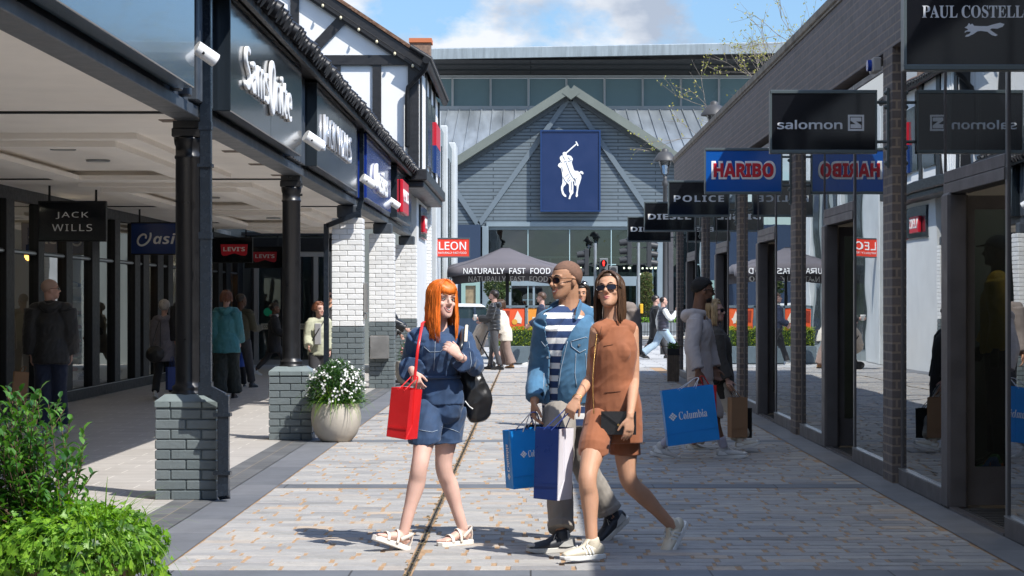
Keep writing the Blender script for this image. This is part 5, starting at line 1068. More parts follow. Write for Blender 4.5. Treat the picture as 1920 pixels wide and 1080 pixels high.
grow(Vector((8.9, 62, 0)), Vector((-.03, 0, 1)), 3.75, .085, 5)
bt.build('trunk', mat('pale_bark', (.22, .19, .16), .9, var=(6, .3)), tr_); bw.build('branches', MT['pale_bark'], tr_); bb.build('buds', leaf_mat('bud_leaf', [(.30, .28, .06), (.42, .38, .10), (.25, .30, .06)], .5, .3), tr_)
# ================================================================ people
def skin_mat(name, c):
    m = mat(name, c, 0.55, var=(14, 0.07), bump=(140, 0.08, 0.001), spec=0.35); b = m.node_tree.nodes['Principled BSDF']
    b.inputs['Subsurface Weight'].default_value = 0.12; b.inputs['Subsurface Radius'].default_value = (0.012, 0.005, 0.003); b.inputs['Subsurface Scale'].default_value = 1.0; return m
SK_F = skin_mat('fair_skin', (0.66, 0.42, 0.34)); SK_M = skin_mat('olive_skin', (0.44, 0.235, 0.14)); SK_T = skin_mat('tan_skin', (0.52, 0.285, 0.18)); SK_D = skin_mat('deep_skin', (0.10, 0.048, 0.028)); SK_B = skin_mat('brown_skin', (0.19, 0.095, 0.058)); SK_P = skin_mat('pale_skin', (0.55, 0.33, 0.26))
def cloth(name, c, rough=0.85, weave=420, sheen=0.1, var=0.08, bs=0.5): return mat(name, c, rough, var=(5, var), bump=(weave, bs, 0.0012), sheen=sheen)
def hair_mat(name, c, rough=0.35): return mat(name, c, rough, var=(40, 0.35, (1, 1, 0.08)), bump=(160, 0.7, 0.002, (1, 1, 0.06)))
def remesh(b, name, mt, parent, voxel=0.006, smooth=4, fold=None, seed=0, post=None):
    me = b.mesh('tmp'); o = bpy.data.objects.new('tmp', me); COL.objects.link(o)
    r = o.modifiers.new('r', 'REMESH'); r.mode = 'VOXEL'; r.voxel_size = voxel; r.use_smooth_shade = True
    if smooth: s = o.modifiers.new('s', 'SMOOTH'); s.iterations = smooth; s.factor = 0.5
    dg = bpy.context.evaluated_depsgraph_get(); nm = bpy.data.meshes.new_from_object(o.evaluated_get(dg)); bpy.data.objects.remove(o); bpy.data.meshes.remove(me)
    n = len(nm.vertices); co = np.empty(n*3, np.float32); nm.vertices.foreach_get('co', co); co = co.reshape(-1, 3)
    if fold:
        no = np.empty(n*3, np.float32); nm.vertices.foreach_get('normal', no); no = no.reshape(-1, 3); amp, sc, kind = fold; d = np.empty(n, np.float32); sv = Vector((seed*3.1, seed*1.7, 0))
        N3 = noise.noise
        for i in range(n):
            x, y, z = co[i]
            if kind == 'quilt': d[i] = amp*(abs(math.sin(z*math.pi/sc))**0.5-0.5)+0.004*N3(Vector((x*14, y*14, z*9))+sv)
            else:
                a = N3(Vector((x*sc+z*sc*.35, y*sc, z*sc*.45))+sv); c_ = 1-abs(N3(Vector((x*sc*1.9-z*sc*.8, y*sc*1.9, z*sc*1.5))+sv))*2; d[i] = amp*(a*.9+c_*.45)
        co = co+no*d[:, None]
    if post is not None: co = post(co)
    nm.vertices.foreach_set('co', co.ravel()); nm.update()
    nm.materials.clear(); nm.materials.append(mt); nm.polygons.foreach_set('material_index', np.zeros(len(nm.polygons), np.int32)); nm.polygons.foreach_set('use_smooth', np.ones(len(nm.polygons), bool))
    ob = bpy.data.objects.new(name, nm); COL.objects.link(ob)
    if parent: attach(ob, parent)
    return ob
def headM(c, fwd, roll=0, s=1.0):
    f = Vector(fwd).normalized(); r = f.cross(Vector((0, 0, 1))).normalized(); u = r.cross(f)
    if roll: q = Matrix.Rotation(R(roll), 3, f); r = q@r; u = q@u
    M = Matrix((r, f, u)).transposed().to_4x4(); return Matrix.Translation(Vector(c))@M@Matrix.Diagonal((s, s, s, 1))
def head(b, M, fem=False):
    s = M.to_scale().x; M3 = M.to_3x3()
    def E(c, r): b.ell(M@Vector(c), r, M3, 18)
    j = 0.95 if fem else 1.0
    sec = [(-.112, .016, .078, .050), (-.105, .029, .089, .022), (-.090, .041, .0915, -.010), (-.070, .051, .0895, -.036), (-.050, .058, .0875, -.058), (-.030, .0625, .0855, -.077), (-.005, .0665, .0835, -.093), (.015, .0695, .0845, -.104), (.035, .0715, .083, -.109), (.060, .071, .075, -.109), (.082, .062, .056, -.095), (.100, .043, .028, -.068), (.110, .025, .002, -.045), (.114, .010, -.010, -.030)]
    n = 28; vs = []; R_ = []
    for q in range(len(sec)-1):
        for t in (0, .5): R_.append([sec[q][w_]*(1-t)+sec[q+1][w_]*t for w_ in range(4)])
    R_.append(list(sec[-1]))
    for z, a, f, bk in R_:
        a *= (j if z < .02 else 1); mid, hf = (f+bk)/2, (f-bk)/2
        for i in range(n):
            t = 2*math.pi*i/n; c_, s_ = math.cos(t), math.sin(t); vs.append(M@Vector((a*math.copysign(abs(c_)**.92, c_), mid+hf*math.copysign(abs(s_)**.96, s_), z)))
    k_ = len(R_); b.add(vs, [(q*n+i, q*n+(i+1) % n, (q+1)*n+(i+1) % n, (q+1)*n+i) for q in range(k_-1) for i in range(n)]+[tuple(range(n))[::-1], tuple(range((k_-1)*n, k_*n))], 0, True)
    b.tube([M@Vector(p) for p in ((0, .083, .016), (0, .094, -.006), (0, .108, -.024))], [.008*s, .0095*s, .0125*s], n=10); E((.011, .094, -.030), (.0085, .010, .008)); E((-.011, .094, -.030), (.0085, .010, .008))
    b.tube([M@Vector(p) for p in ((-.044, .068, .024), (-.02, .082, .027), (0, .083, .022), (.02, .082, .027), (.044, .068, .024))], .009*s, n=8, sub=2)
    for sx in (1, -1): E((sx*.038, .058, -.026), (.020, .022, .018)); E((sx*.072, -.010, -.010), (.010, .017, .030))
    E((0, .084, -.062), (.020, .009, .014))
def face(par, M, eyes=True, smile=0, lip=(.5, .15, .13), brow=(.08, .04, .02), iris=(.08, .05, .03), glasses=None, open_=False, brow_w=.0035):
    s = M.to_scale().x; M3 = M.to_3x3(); P = lambda *c: M@Vector(c)
    if eyes:
        b = MB()
        for sx in (1, -1):
            b.ell(P(sx*.030, .072, .002), (.0135, .010, .0068), M3, 12, 0); b.ell(P(sx*.030+.001, .0795, .002), (.0052, .004, .0054), M3, 10, 1)
            b.tube([P(sx*.016, .080, .003), P(sx*.030, .0845, .0105), P(sx*.044, .074, .004)], .0022*s, n=6, m=2, sub=3)
        b.build('eyes', [mat('eye_white', (.75, .72, .70), .2), mat('iris', iris, .15), mat('lash', (.02, .012, .01), .6)], par)
    b = MB()
    for sx in (1, -1): b.tube([P(sx*.013, .0885, .025), P(sx*.030, .0865, .033), P(sx*.048, .070, .026)], [brow_w*s, brow_w*1.1*s, brow_w*.5*s], n=6, sub=3)
    b.build('eyebrows', mat('brow_%02d%02d' % (brow[0]*99, brow[1]*99), brow, .7), par)
    P = lambda x, y, z: M@Vector((x, y-.005, z)); up = .010*smile; b = MB(); w_ = .023+.004*smile
    if open_:
        b.tube([P(-w_, .084, -.054+up), P(-.012, .097, -.056), P(0, .1005, -.057), P(.012, .097, -.056), P(w_, .084, -.054+up)], .0024*s, n=8, sub=3)
        b.tube([P(-w_, .084, -.055+up), P(-.013, .0945, -.070), P(0, .0975, -.0745), P(.013, .0945, -.070), P(w_, .084, -.055+up)], .0034*s, n=8, sub=3)
    else:
        b.tube([P(-w_, .084, -.058+up), P(-.009, .0965, -.0555), P(0, .0975, -.0575), P(.009, .0965, -.0555), P(w_, .084, -.058+up)], [.0018*s, .0042*s, .0038*s, .0042*s, .0018*s], n=8, sub=3)
        b.tube([P(-w_*.9, .084, -.060+up*.7), P(0, .0965, -.0665), P(w_*.9, .084, -.060+up*.7)], [.002*s, .0055*s, .002*s], n=8, sub=4)
    b.build('lips', mat('lip_%02d%02d' % (lip[0]*99, lip[1]*99), lip, .35), par)
    if open_:
        b = MB(); b.tube([P(-w_*.8, .084, -.058+up*.8), P(0, .0965, -.0615), P(w_*.8, .084, -.058+up*.8)], [.003*s, .0062*s, .003*s], n=8, sub=4); b.build('teeth', mat('teeth', (.82, .80, .74), .25), par)
    if glasses: shades(par, M, *glasses)
def shades(par, M, lens=(.012, .010, .010), frame=(.02, .012, .008), hh=.019, ww=.027, rnd=.8):
    P = lambda *c: M@Vector(c); b = MB(); g = MB(); s = M.to_scale().x
    for sx in (1, -1):
        ring = []
        for k in range(20):
            a = 2*math.pi*k/20; ca, sa = math.cos(a), math.sin(a); pw = rnd; x = sx*.033+ww*math.copysign(abs(ca)**pw, ca); z = .002+hh*math.copysign(abs(sa)**pw, sa); ring.append(P(x, .099-.35*max(0, abs(x)-.02)-.06*abs(z), z))
        c = sum(ring, Vector())/20; g.add([c+(M.to_3x3()@Vector((0, .004, 0)))]+ring, [(0, i+1, (i+1) % 20+1) for i in range(20)], 0, True); b.tube(ring+[ring[0]], .0026*s, n=6)
        b.tube([P(sx*.058, .088, .012), P(sx*.074, .060, .012), P(sx*.081, .0, .008), P(sx*.079, -.022, -.002)], .0028*s, n=6, sub=2)
    b.tube([P(-.008, .101, .006), P(0, .103, .009), P(.008, .101, .006)], .0026*s, n=6)
    t = b.build('sunglasses', mat('shade_frame_%02d' % (frame[0]*99), frame, .2), par); g.build('lens', mat('shade_lens', lens, .12, spec=.3), t)
def hair_cap(par, M, m, thick=.01, front=.045, side=.0, back=-.05, name='hair', lump=.0, voxel=None):
    """close hair: a shell over the skull ending at the hairline"""
    nz, na = 26, 44; vs = []; idx = {}; b = MB()
    def pt(i, j, t):
        th = math.pi*.78*i/nz; ph = 2*math.pi*j/na; d = Vector((math.sin(th)*math.sin(ph), math.sin(th)*math.cos(ph), math.cos(th)))
        r = Vector((.0765, .0970, .0855)); q = 1+.0; k = t+lump*noise.noise(d*7); return Vector((0, -.018, .032))+Vector((d.x*(r.x+k), d.y*(r.y+k), d.z*(r.z+k)))
    keep = []
    for i in range(nz+1):
        for j in range(na):
            p = pt(i, j, thick); f = p.y+.018; lim = front+.0 if f > .045 else (side+(front-side)*max(0, f/.045) if f > 0 else side+(back-side)*min(1, -f/.06))
            keep.append(p.z > lim)
    for i in range(nz+1):
        for j in range(na): vs.append(M@pt(i, j, thick if keep[i*na+j] else -.004))
    fs = [(i*na+j, i*na+(j+1) % na, (i+1)*na+(j+1) % na, (i+1)*na+j) for i in range(nz) for j in range(na) if any(keep[q] for q in (i*na+j, i*na+(j+1) % na, (i+1)*na+(j+1) % na, (i+1)*na+j))]
    b.add(vs, [f[::-1] for f in fs], 0, True); return b.build(name, m, par)
def hair_long(par, M, m, ln=.25, n=150, seed=1, bangs=False, part=.0, front=True, spread=.018, thick=.0045, curve=0.0, tuck=False, fz=None):
    rn = random.Random(seed); b = MB(); Mi = M.to_3x3(); s = M.to_scale().x; dn = Vector((0, 0, -1))
    for k in range(n):
        sd = 1 if k % 2 else -1; q = (k+rn.random())/n; ang = (0.62 if not tuck else .95)+(math.pi-.62)*rn.random()**.9 if front else .9+(math.pi-.9)*rn.random()
        r = Vector((.0755+.007+rn.uniform(0, spread*.6), .0955+.004+rn.uniform(0, spread*.6), .0845+.006+rn.uniform(0, spread*.4))); c = Vector((0, -.018, .032)); pts = []
        st = Vector((part, rn.uniform(-.05, .06), 0)); 
        for i in range(7):
            th = (i/6)*math.pi*.5; a = ang*(0.45+.55*min(1, i/4)); d = Vector((sd*math.sin(a)*math.sin(th), math.cos(a)*math.sin(th), math.cos(th))); p = c+Vector((d.x*r.x, d.y*r.y, d.z*r.z)); p = p+Vector((part*(1-i/6), st.y*(1-i/6)*.8, 0)); pts.append(M@p)
        p = pts[-1]; out = (Mi@Vector((sd*math.sin(ang), math.cos(ang), 0))).normalized(); L_ = ln*rn.uniform(.8, 1.05)
        for i in range(1, 7):
            t = i/6; w_ = out*(.006*math.sin(t*3.1)-curve*t)+Vector((rn.gauss(0, .002), rn.gauss(0, .002), 0))
            if fz is not None: w_ += fz*t*t*(1 if math.cos(ang) > -.2 else 0)
            pts.append(p+dn*L_*t*s+w_)
        b.tube(pts, [(thick*1.9*s, thick*.7*s)]*3+[(thick*1.8*s, thick*.8*s)]*(len(pts)-5)+[(thick*1.1*s, thick*.6*s), (thick*.3*s, thick*.3*s)], n=5, capr=False)
    if bangs:
        for k in range(54):
            x = -.060+.12*(k+rn.random()*.6)/54; z1 = .030+.010*abs(x)/.06+rn.uniform(-.004, .004); pts = []
            for t in (0, .2, .4, .6, .8): a = t*math.pi*.40; pts.append(M@Vector((x*(.35+.65*t), -.018+.108*math.sin(a*1.15), .032+.0955*math.cos(a*.98)-abs(x)*.25*t)))
            yb = .093-abs(x)**2*9.5; pts.append(M@Vector((x, yb, .058))); pts.append(M@Vector((x*.98, yb-.002, z1)))
            b.tube(pts, [(thick*1.6*s, thick*.8*s)]*6+[(thick*.6*s, thick*.3*s)], n=5, capr=False)
    return b.build('hair', m, par)
def hand(b, wr, d, pn, side, s=1.0, curl=.6, spread=1.0, seed=0):
    """palm, four unequal bent fingers and a thumb; pn = way the palm faces, side = +1 right hand"""
    d = Vector(d).normalized(); pn = Vector(pn); pn = (pn-d*pn.dot(d)).normalized(); t = d.cross(pn)*side; wr = Vector(wr)
    b.tube([wr-d*.02*s, wr+d*.02*s, wr+d*.055*s, wr+d*.085*s], [(.024*s, .019*s), (.031*s, .017*s), (.040*s, .016*s), (.039*s, .013*s)], n=12, ref=t, sub=2)
    for k, (o, l) in enumerate(((.030, .070), (.010, .080), (-.011, .075), (-.030, .060))):
        p = wr+d*.082*s+t*o*s; dd = (d+t*o*1.6*spread).normalized(); pts = [p-dd*.015*s, p]; cu = curl*(1+.12*k)
        for j, f in enumerate((.45, .32, .25)):
            ax = dd.cross(pn); a = cu*(.7 if j == 0 else 1.0); dd = (dd*math.cos(a)+pn*math.sin(a)).normalized(); p = p+dd*l*f*s; pts.append(p)
        b.tube(pts, [.0092*s, .0090*s, .0083*s, .0078*s, .0068*s], n=8)
    p = wr+d*.022*s+t*.022*s; dd = (d*.75+t*.65+pn*.25*(1+curl)).normalized(); pts = [p, p+dd*.035*s]; dd = (dd+d*.35-t*.25*curl+pn*.2).normalized(); pts.append(pts[-1]+dd*.030*s); pts.append(pts[-1]+(dd+d*.3).normalized()*.024*s)
    b.tube(pts, [.0135*s, .0115*s, .0098*s, .0078*s], n=8)
def foot_frame(an, f, side_hint=None):
    f = Vector(f).normalized(); s = f.cross(Vector((0, 0, 1))).normalized(); u = s.cross(f); return Vector(an), f, s, u
def shoe(par, an, f, s=1.0, upper=None, sole=None, accent=None, stripes=False, name='shoe', up_tilt=None, laces=None):
    a, f, sd, u = foot_frame(an, f); P = lambda x, y, z: a+f*x*s+sd*y*s+u*z*s
    b = MB(); b.tube([P(-.055, 0, -.035), P(-.035, 0, -.036), P(.03, 0, -.040), P(.09, 0, -.047), (P(.15, 0, -.053)), P(.185, 0, -.060)], [(.030*s, .036*s), (.036*s, .040*s), (.038*s, .038*s), (.044*s, .031*s), (.042*s, .024*s), (.031*s, .018*s)], n=16, ref=sd, sub=3)
    b.tube([P(-.012, 0, -.03), P(-.008, 0, .0), P(-.004, 0, .018)], [(.036*s, .046*s), (.034*s, .044*s), (.033*s, .042*s)], n=14, ref=sd)
    b.tube([P(.03, 0, .022), P(.05, 0, -.005), P(.085, 0, -.022)], [(.022*s, .008*s), (.022*s, .010*s), (.02*s, .010*s)], n=10, ref=sd)
    o = b.build(name, upper, par)
    ol = [(-.085, 0), (-.080, .022), (-.06, .033), (0, .035), (.06, .040), (.12, .047), (.17, .044), (.20, .028), (.212, 0), (.20, -.026), (.17, -.041), (.12, -.044), (.06, -.037), (0, -.034), (-.06, -.032), (-.080, -.022)]
    q = MB(); n = len(ol); lay = [(-.062, .96), (-.066, 1.03), (-.088, 1.02), (-.092, .95)]; vs = []
    for z, k in lay:
        for x, y in ol: vs.append(P(.063+(x-.063)*k, y*k, z+(.012*max(0, (x-.15)/.06) if z < -.07 else 0)))
    q.add(vs, [(j*n+i, j*n+(i+1) % n, (j+1)*n+(i+1) % n, (j+1)*n+i) for j in range(3) for i in range(n)]+[tuple(range(n)), tuple(range(3*n, 4*n))[::-1]], 0, False); q.build('sole', sole, o)
    c = MB()
    for k in range(5): x = .035+k*.014; z = -.004-.0075*k; c.tube([P(x, -.024, z-.012), P(x+.004, 0, z+.009), P(x, .024, z-.012)], .003*s, n=5, sub=2)
    c.tube([P(.03, 0, .016), P(.045, .03, .006), P(.055, .036, -.016)], .0025*s, n=5, sub=2); c.tube([P(.03, 0, .016), P(.05, -.028, .008), P(.06, -.034, -.014)], .0025*s, n=5, sub=2)
    c.build('laces', laces or accent or sole, o)
    if stripes:
        c = MB()
        for k in range(3):
            for y in (1, -1): x = .012+k*.024; c.bar(P(x, y*.0405, -.055), P(x+.022, y*.0345, -.012), .010*s, .006*s, sd)
        c.build('stripes', accent, o)
    elif accent:
        c = MB()
        for y in (1, -1): c.prism([P(-.06, y*.034, -.055), P(-.02, y*.040, -.058), P(.03, y*.0425, -.055), (P(.0, y*.039, -.03)), P(-.05, y*.035, -.015)], sd*y*.003)
        c.tube([P(.175, -.02, -.046), P(.197, 0, -.05), P(.175, .02, -.046)], .014*s, n=8, sub=2); c.build('panel', accent, o)
    return o
def figure(label, J, top=None, bottom=None, shoes=None, skin=SK_P, fem=False, k=1.0, vox=.009, hands=True, group=None, hood=None, bare_legs=True, cat='person', skin_smooth=3):
    """J: joints in world space; builds one continuous body and its clothes as children"""
    J = {a: (Vector(v) if isinstance(v, (tuple, list)) else v) for a, v in J.items()}
    Rv = J['R']; Fv = J['F']; pel = J['pelvis']; base = Vector((pel.x, pel.y, 0)); root = thing('person', label, cat, base, 0, group)
    hw = (.150 if fem else .152)*k; ww = (.108 if fem else .132)*k; cw = (.128 if fem else .152)*k; dp = (.092 if fem else .10)*k; n_, ch, wa = J['neck'], J['chest'], J['waist']; M = J['Mh']; hc = M.translation
    b = MB(); crot = pel-Vector((0, 0, .07*k))
    b.tube([crot, pel, wa, ch, n_-Vector((0, 0, .05*k))], [(hw*.8, dp*.8), (hw*.92, dp*.92), (ww*.9, dp*.82), (cw*.93, dp*.95), (cw*.70, dp*.62)], n=18, ref=Rv, sub=4)
    b.tube([J['shR'], n_-Vector((0, 0, .028*k)), J['shL']], [.046*k, .055*k, .046*k], n=12, sub=3)
    nb = M@Vector((0, -.022, -.055)); nr = (.048 if fem else .060)*k; b.tube([n_-Vector((0, 0, .04*k)), n_.lerp(nb, .5), nb, M@Vector((0, -.02, 0))], [nr*1.25, nr, nr*.98, nr], n=14, sub=3)
    head(b, M, fem)
    for S_ in 'RL':
        sh, el, wr = J['sh'+S_], J['el'+S_], J['wr'+S_]; a = (.040 if fem else .050)*k; fo = el.lerp(wr, .3)
        b.tube([sh, sh.lerp(el, .5), el, fo, wr], [a*1.12, a, a*.80, a*.84, a*.56], n=12, sub=3)
        if hands: hand(b, wr, J.get('hd'+S_, (wr-el)), J.get('pn'+S_, Vector((0, 0, 0))-Rv*(1 if S_ == 'R' else -1)), 1 if S_ == 'R' else -1, k*(.92 if fem else 1.03), J.get('cu'+S_, .45))
        hp, kn, an = J['hip'+S_], J['kn'+S_], J['an'+S_]; t = (.078 if fem else .080)*k
        back = -(Fv)*.018*k; calf = kn.lerp(an, .30)+back; b.tube([hp, hp.lerp(kn, .45), kn.lerp(hp, .12)+Fv*.004, kn.lerp(an, .10), calf, kn.lerp(an, .7)+back*.3, an], [t*1.0, t*.92, t*.71, t*.68, t*.70, t*.50, t*.43], n=18, sub=5)
        fd = J['ft'+S_].normalized(); sdv = fd.cross(Vector((0, 0, 1))).normalized(); uu = sdv.cross(fd); q_ = 1 if J.get('toes') else .78; Pf = lambda x, y, z: an+fd*x*k*q_+sdv*y*k*q_+uu*z*k*q_
        b.tube([Pf(-.035, 0, -.045), Pf(0, 0, -.030), Pf(.06, 0, -.042), Pf(.12, 0, -.060), Pf(.155, 0, -.064)], [(.026*k*q_, .026*k*q_), (.032*k*q_, .036*k*q_), (.033*k*q_, .028*k*q_), (.038*k*q_, .016*k*q_), (.034*k*q_, .012*k*q_)], n=12, ref=sdv, sub=2)
        if J.get('toes'):
            for q in range(5): o = (.028-.0145*q)*(1 if S_ == 'L' else -1); l = .042-.005*q; b.tube([Pf(.145, o, -.066), Pf(.145+l, o*1.1, -.068)], [.0105*k-.001*q, .0085*k-.0008*q], n=8)
    body = remesh(b, 'body', skin, root, vox, skin_smooth)
    if bottom:
        m, kind, t = bottom['m'], bottom['kind'], bottom.get('t', .012); b = MB(); wz = bottom.get('waist', 1)
        b.tube([crot-Vector((0, 0, .0)), pel, pel.lerp(wa, .8)], [(hw*.86+t, dp*.9+t), (hw+t*.6, dp+t*.6), (ww*1.0+t, dp*.86+t)], n=18, ref=Rv, sub=4)
        for S_ in 'RL':
            hp, kn, an = J['hip'+S_], J['kn'+S_], J['an'+S_]; u = .082*k; h2 = hp+(hp-kn).normalized()*.035*k
            if kind == 'shorts': L_ = bottom.get('len', .5); e = hp.lerp(kn, L_); e2 = e+Vector((0, 0, -.035*k)); b.tube([h2, hp, hp.lerp(e, .5), e, e2], [u*1.0+t, u*1.08+t, u*1.03+t, u*.98+t*1.25, u*.98+t*1.5], n=18, sub=3, capr=False)
            else:
                hem = kn.lerp(an, bottom.get('len', .93)); w2 = bottom.get('hem', .5); b.tube([h2, hp, hp.lerp(kn, .5), kn, kn.lerp(hem, .5), hem], [u*1.0+t, u*1.08+t, u*.95+t, u*.72+t*1.3, u*(.72+w2)/2+t*1.3, u*w2+t*1.6], n=16, sub=3, capr=False)
                if bottom.get('cuff'): b.tube([kn.lerp(an, bottom.get('len', .93)-.10), hem], [u*w2+t*1.6+.006]*2, n=16, capr=False)
        remesh(b, bottom.get('name', 'trousers'), m, root, vox, 3, (bottom.get('fold', .006), 9, 'cloth'), 3)
    if top:
        m, t = top['m'], top.get('t', .02); b = MB(); hem = top.get('hem', -.05); hp_ = (J['hipR']+J['hipL'])/2; fl = top.get('flare', 1.0)
        low = pel+Vector((0, 0, hem*k)); secs = [low]+([pel] if hem < -.06 else [])+[pel.lerp(wa, .6), wa, ch, n_-Vector((0, 0, top.get('neckz', .075)*k))]
        rad = [(hw*fl+t, dp*fl+t)]+([(hw*(1+fl)/2+t, dp*(1+fl)/2+t)] if hem < -.06 else [])+[(hw*.93+t, dp*.95+t), (ww*top.get('wk', 1.05)+t, dp*.92+t), (cw+t, dp*1.03+t), (cw*.86+t*.6, dp*.70+t*.6)]
        b.tube(secs, rad, n=24, ref=Rv, sub=4, capr=False)
        if fem: 
            for sx in (1, -1): b.ell(ch+Rv*sx*.045*k+Fv*(dp*.66+t*.5)+Vector((0, 0, -.01)), (.085*k, .036*k, .080*k), Matrix((Rv, Fv, Vector((0, 0, 1)))).transposed(), 14)
        yk = top.get('yoke', 1.0)
        if yk: b.tube([n_.lerp(J['shR'], yk)-Vector((0, 0, .006*(yk < 1))), n_-Vector((0, 0, .036*k)), n_.lerp(J['shL'], yk)-Vector((0, 0, .006*(yk < 1)))], [(.050 if yk == 1 else .041)*k+t*.6, .056*k+t*.4, (.050 if yk == 1 else .041)*k+t*.6], n=14, sub=3)
        sl = top.get('sleeve', 1.0)
        if sl > 0:
            for S_ in 'RL':
                sh, el, wr = J['sh'+S_], J['el'+S_], J['wr'+S_]; a = (.042 if fem else .050)*k; e = el.lerp(wr, sl-.06) if sl > .5 else sh.lerp(el, sl*2)
                if sl > .5: b.tube([sh, sh.lerp(el, .5), el, el.lerp(e, .55), e], [a*1.12+t, a*1.05+t, a*.92+t, a*.82+t, a*top.get('cuff', .72)+t], n=14, sub=3, capr=False)
                else: b.tube([sh, e], [a*1.15+t, a*1.1+t], n=14, capr=False)
        if top.get('collar'): c_ = top['collar']; b.tube([n_-Vector((0, 0, .05*k)), n_+Vector((0, 0, c_*k))], [(.085*k, .075*k), (.068*k, .062*k)], n=16, ref=Rv, capr=False)
        if top.get('hood'): 
            hcn = n_-Fv*.085*k+Vector((0, 0, .0)); b.tube([n_+Rv*.085*k+Fv*.03*k, hcn+Rv*.085*k, hcn-Fv*.035*k-Vector((0, 0, .04*k)), hcn-Rv*.085*k, n_-Rv*.085*k+Fv*.03*k], [.026*k, .042*k, .052*k, .042*k, .026*k], n=12, sub=4)
        ob = remesh(b, top.get('name', 'jacket'), m, root, vox*top.get('vk', 1), top.get('sm', 3), top.get('foldf', (top.get('fold', .007), 10, 'cloth')), 5)
        J['_top'] = ob
    if shoes:
        for S_ in 'RL': shoe(root, J['an'+S_], J['ft'+S_], k*(.93 if fem else 1.04), shoes[0], shoes[1], shoes[2] if len(shoes) > 2 else None, len(shoes) > 3 and shoes[3])
    return root, J
def joints(x, y, h, heading, stride=.35, turn=0, armR=(.15, .3), armL=(-.15, .3), fem=False, tilt=0, lean=0.0):
    """walking pose; heading in degrees, 0 = away from the camera (+y), 90 = towards +x; arms (swing, elbow bend)"""
    k = h/1.75; th = R(heading); F_ = Vector((math.sin(th), math.cos(th), 0)); R_ = Vector((F_.y, -F_.x, 0)); U = Vector((0, 0, 1)); J = {'F': F_, 'R': R_}
    ta, sa = .43*k, .42*k; s1 = stride; lg = {'R': (s1*.95, s1*.85), 'L': (-s1*.75, -s1*1.5)}
    pz = min(0, 0); offs = {}
    for S_ in 'RL':
        a, c = lg[S_]; kn = F_*math.sin(a)*ta-U*math.cos(a)*ta; an = kn+F_*math.sin(c)*sa-U*math.cos(c)*sa; offs[S_] = (kn, an)
    hipz = max(-offs['R'][1].z, -offs['L'][1].z*.985)+.085*k
    pel = Vector((x, y, hipz+.03*k)); sw = (.155 if fem else .185)*k
    J['pelvis'] = pel; J['waist'] = pel+U*.16*k+F_*.01*k+F_*lean*.16; J['chest'] = pel+U*.34*k+F_*lean*.34; J['neck'] = pel+U*.555*k+F_*lean*.55
    for S_, sg in (('R', 1), ('L', -1)):
        hp = pel+R_*sg*.088*k-U*.03*k; J['hip'+S_] = hp; J['kn'+S_] = hp+offs[S_][0]; J['an'+S_] = hp+offs[S_][1]
        J['ft'+S_] = (F_+U*(.0 if S_ == 'R' else -.35 if stride > .2 else 0)).normalized(); sh = J['neck']+R_*sg*sw-U*.055*k; J['sh'+S_] = sh; a, e = armR if sg > 0 else armL
        el = sh+(F_*math.sin(a)-U*math.cos(a)+R_*sg*.12)*.29*k; J['el'+S_] = el; J['wr'+S_] = el+(F_*math.sin(a+e)-U*math.cos(a+e)+R_*sg*.02)*.25*k; J['pn'+S_] = -R_*sg; 
    hf = Matrix.Rotation(R(-turn), 3, 'Z')@F_; hf = Vector((hf.x, hf.y, tilt)); J['Mh'] = headM(J['neck']+U*.185*k+F_*.02*k, hf, 0, k**.6)
    return J
def seam_lines(par, body, rays, r=.0022, m=None, name='stitching'):
    """lays thread on the surface of a garment: rays are poly-lines given by photo points, cast from the eye side"""
    me = body.data; n = len(me.vertices); from mathutils.bvhtree import BVHTree
    bv = BVHTree.FromPolygons([v.co for v in me.vertices], [tuple(p.vertices) for p in me.polygons]); b = MB(); e = Vector((0, 0, H))
    for ray in rays:
        pts = []
        for i in range(len(ray)-1):
            for j in range(6):
                q = j/6; x = ray[i][0]*(1-q)+ray[i+1][0]*q; y = ray[i][1]*(1-q)+ray[i+1][1]*q; d = (W(x, y, 10)-e).normalized(); h = bv.ray_cast(e, d, 40)
                if h[0] is not None: pts.append(h[0]-d*.002)
        pts = [p for i, p in enumerate(pts) if i == 0 or (p-pts[i-1]).length < .08]
        if len(pts) > 2: b.tube(pts, r, n=5, capr=False)
    return b.build(name, m or mat('seam_thread', (.35, .42, .50), .8), par) if b.v else None
# ---------------------------------------------------------------- shared cloths
c_blk = cloth('black_cloth', (.012, .012, .014)); c_navy = cloth('navy_cloth', (.012, .018, .04)); c_dk = cloth('charcoal_cloth', (.035, .035, .04)); c_white = cloth('white_cloth', (.78, .78, .76)); s_white = mat('white_sole', (.72, .72, .70), .5); s_blk = mat('black_sole', (.02, .02, .02), .6); l_blk = mat('black_leather', (.016, .016, .017), .32, bump=(60, .4, .002))
h_dk = hair_mat('dark_hair', (.018, .012, .009)); h_br = hair_mat('brown_hair', (.075, .04, .022)); h_bl = hair_mat('blonde_hair', (.42, .29, .15)); h_gr = hair_mat('grey_hair', (.38, .35, .32)); h_au = hair_mat('auburn_hair', (.16, .06, .03)); h_rd = hair_mat('ginger_hair', (.66, .155, .015), .42)

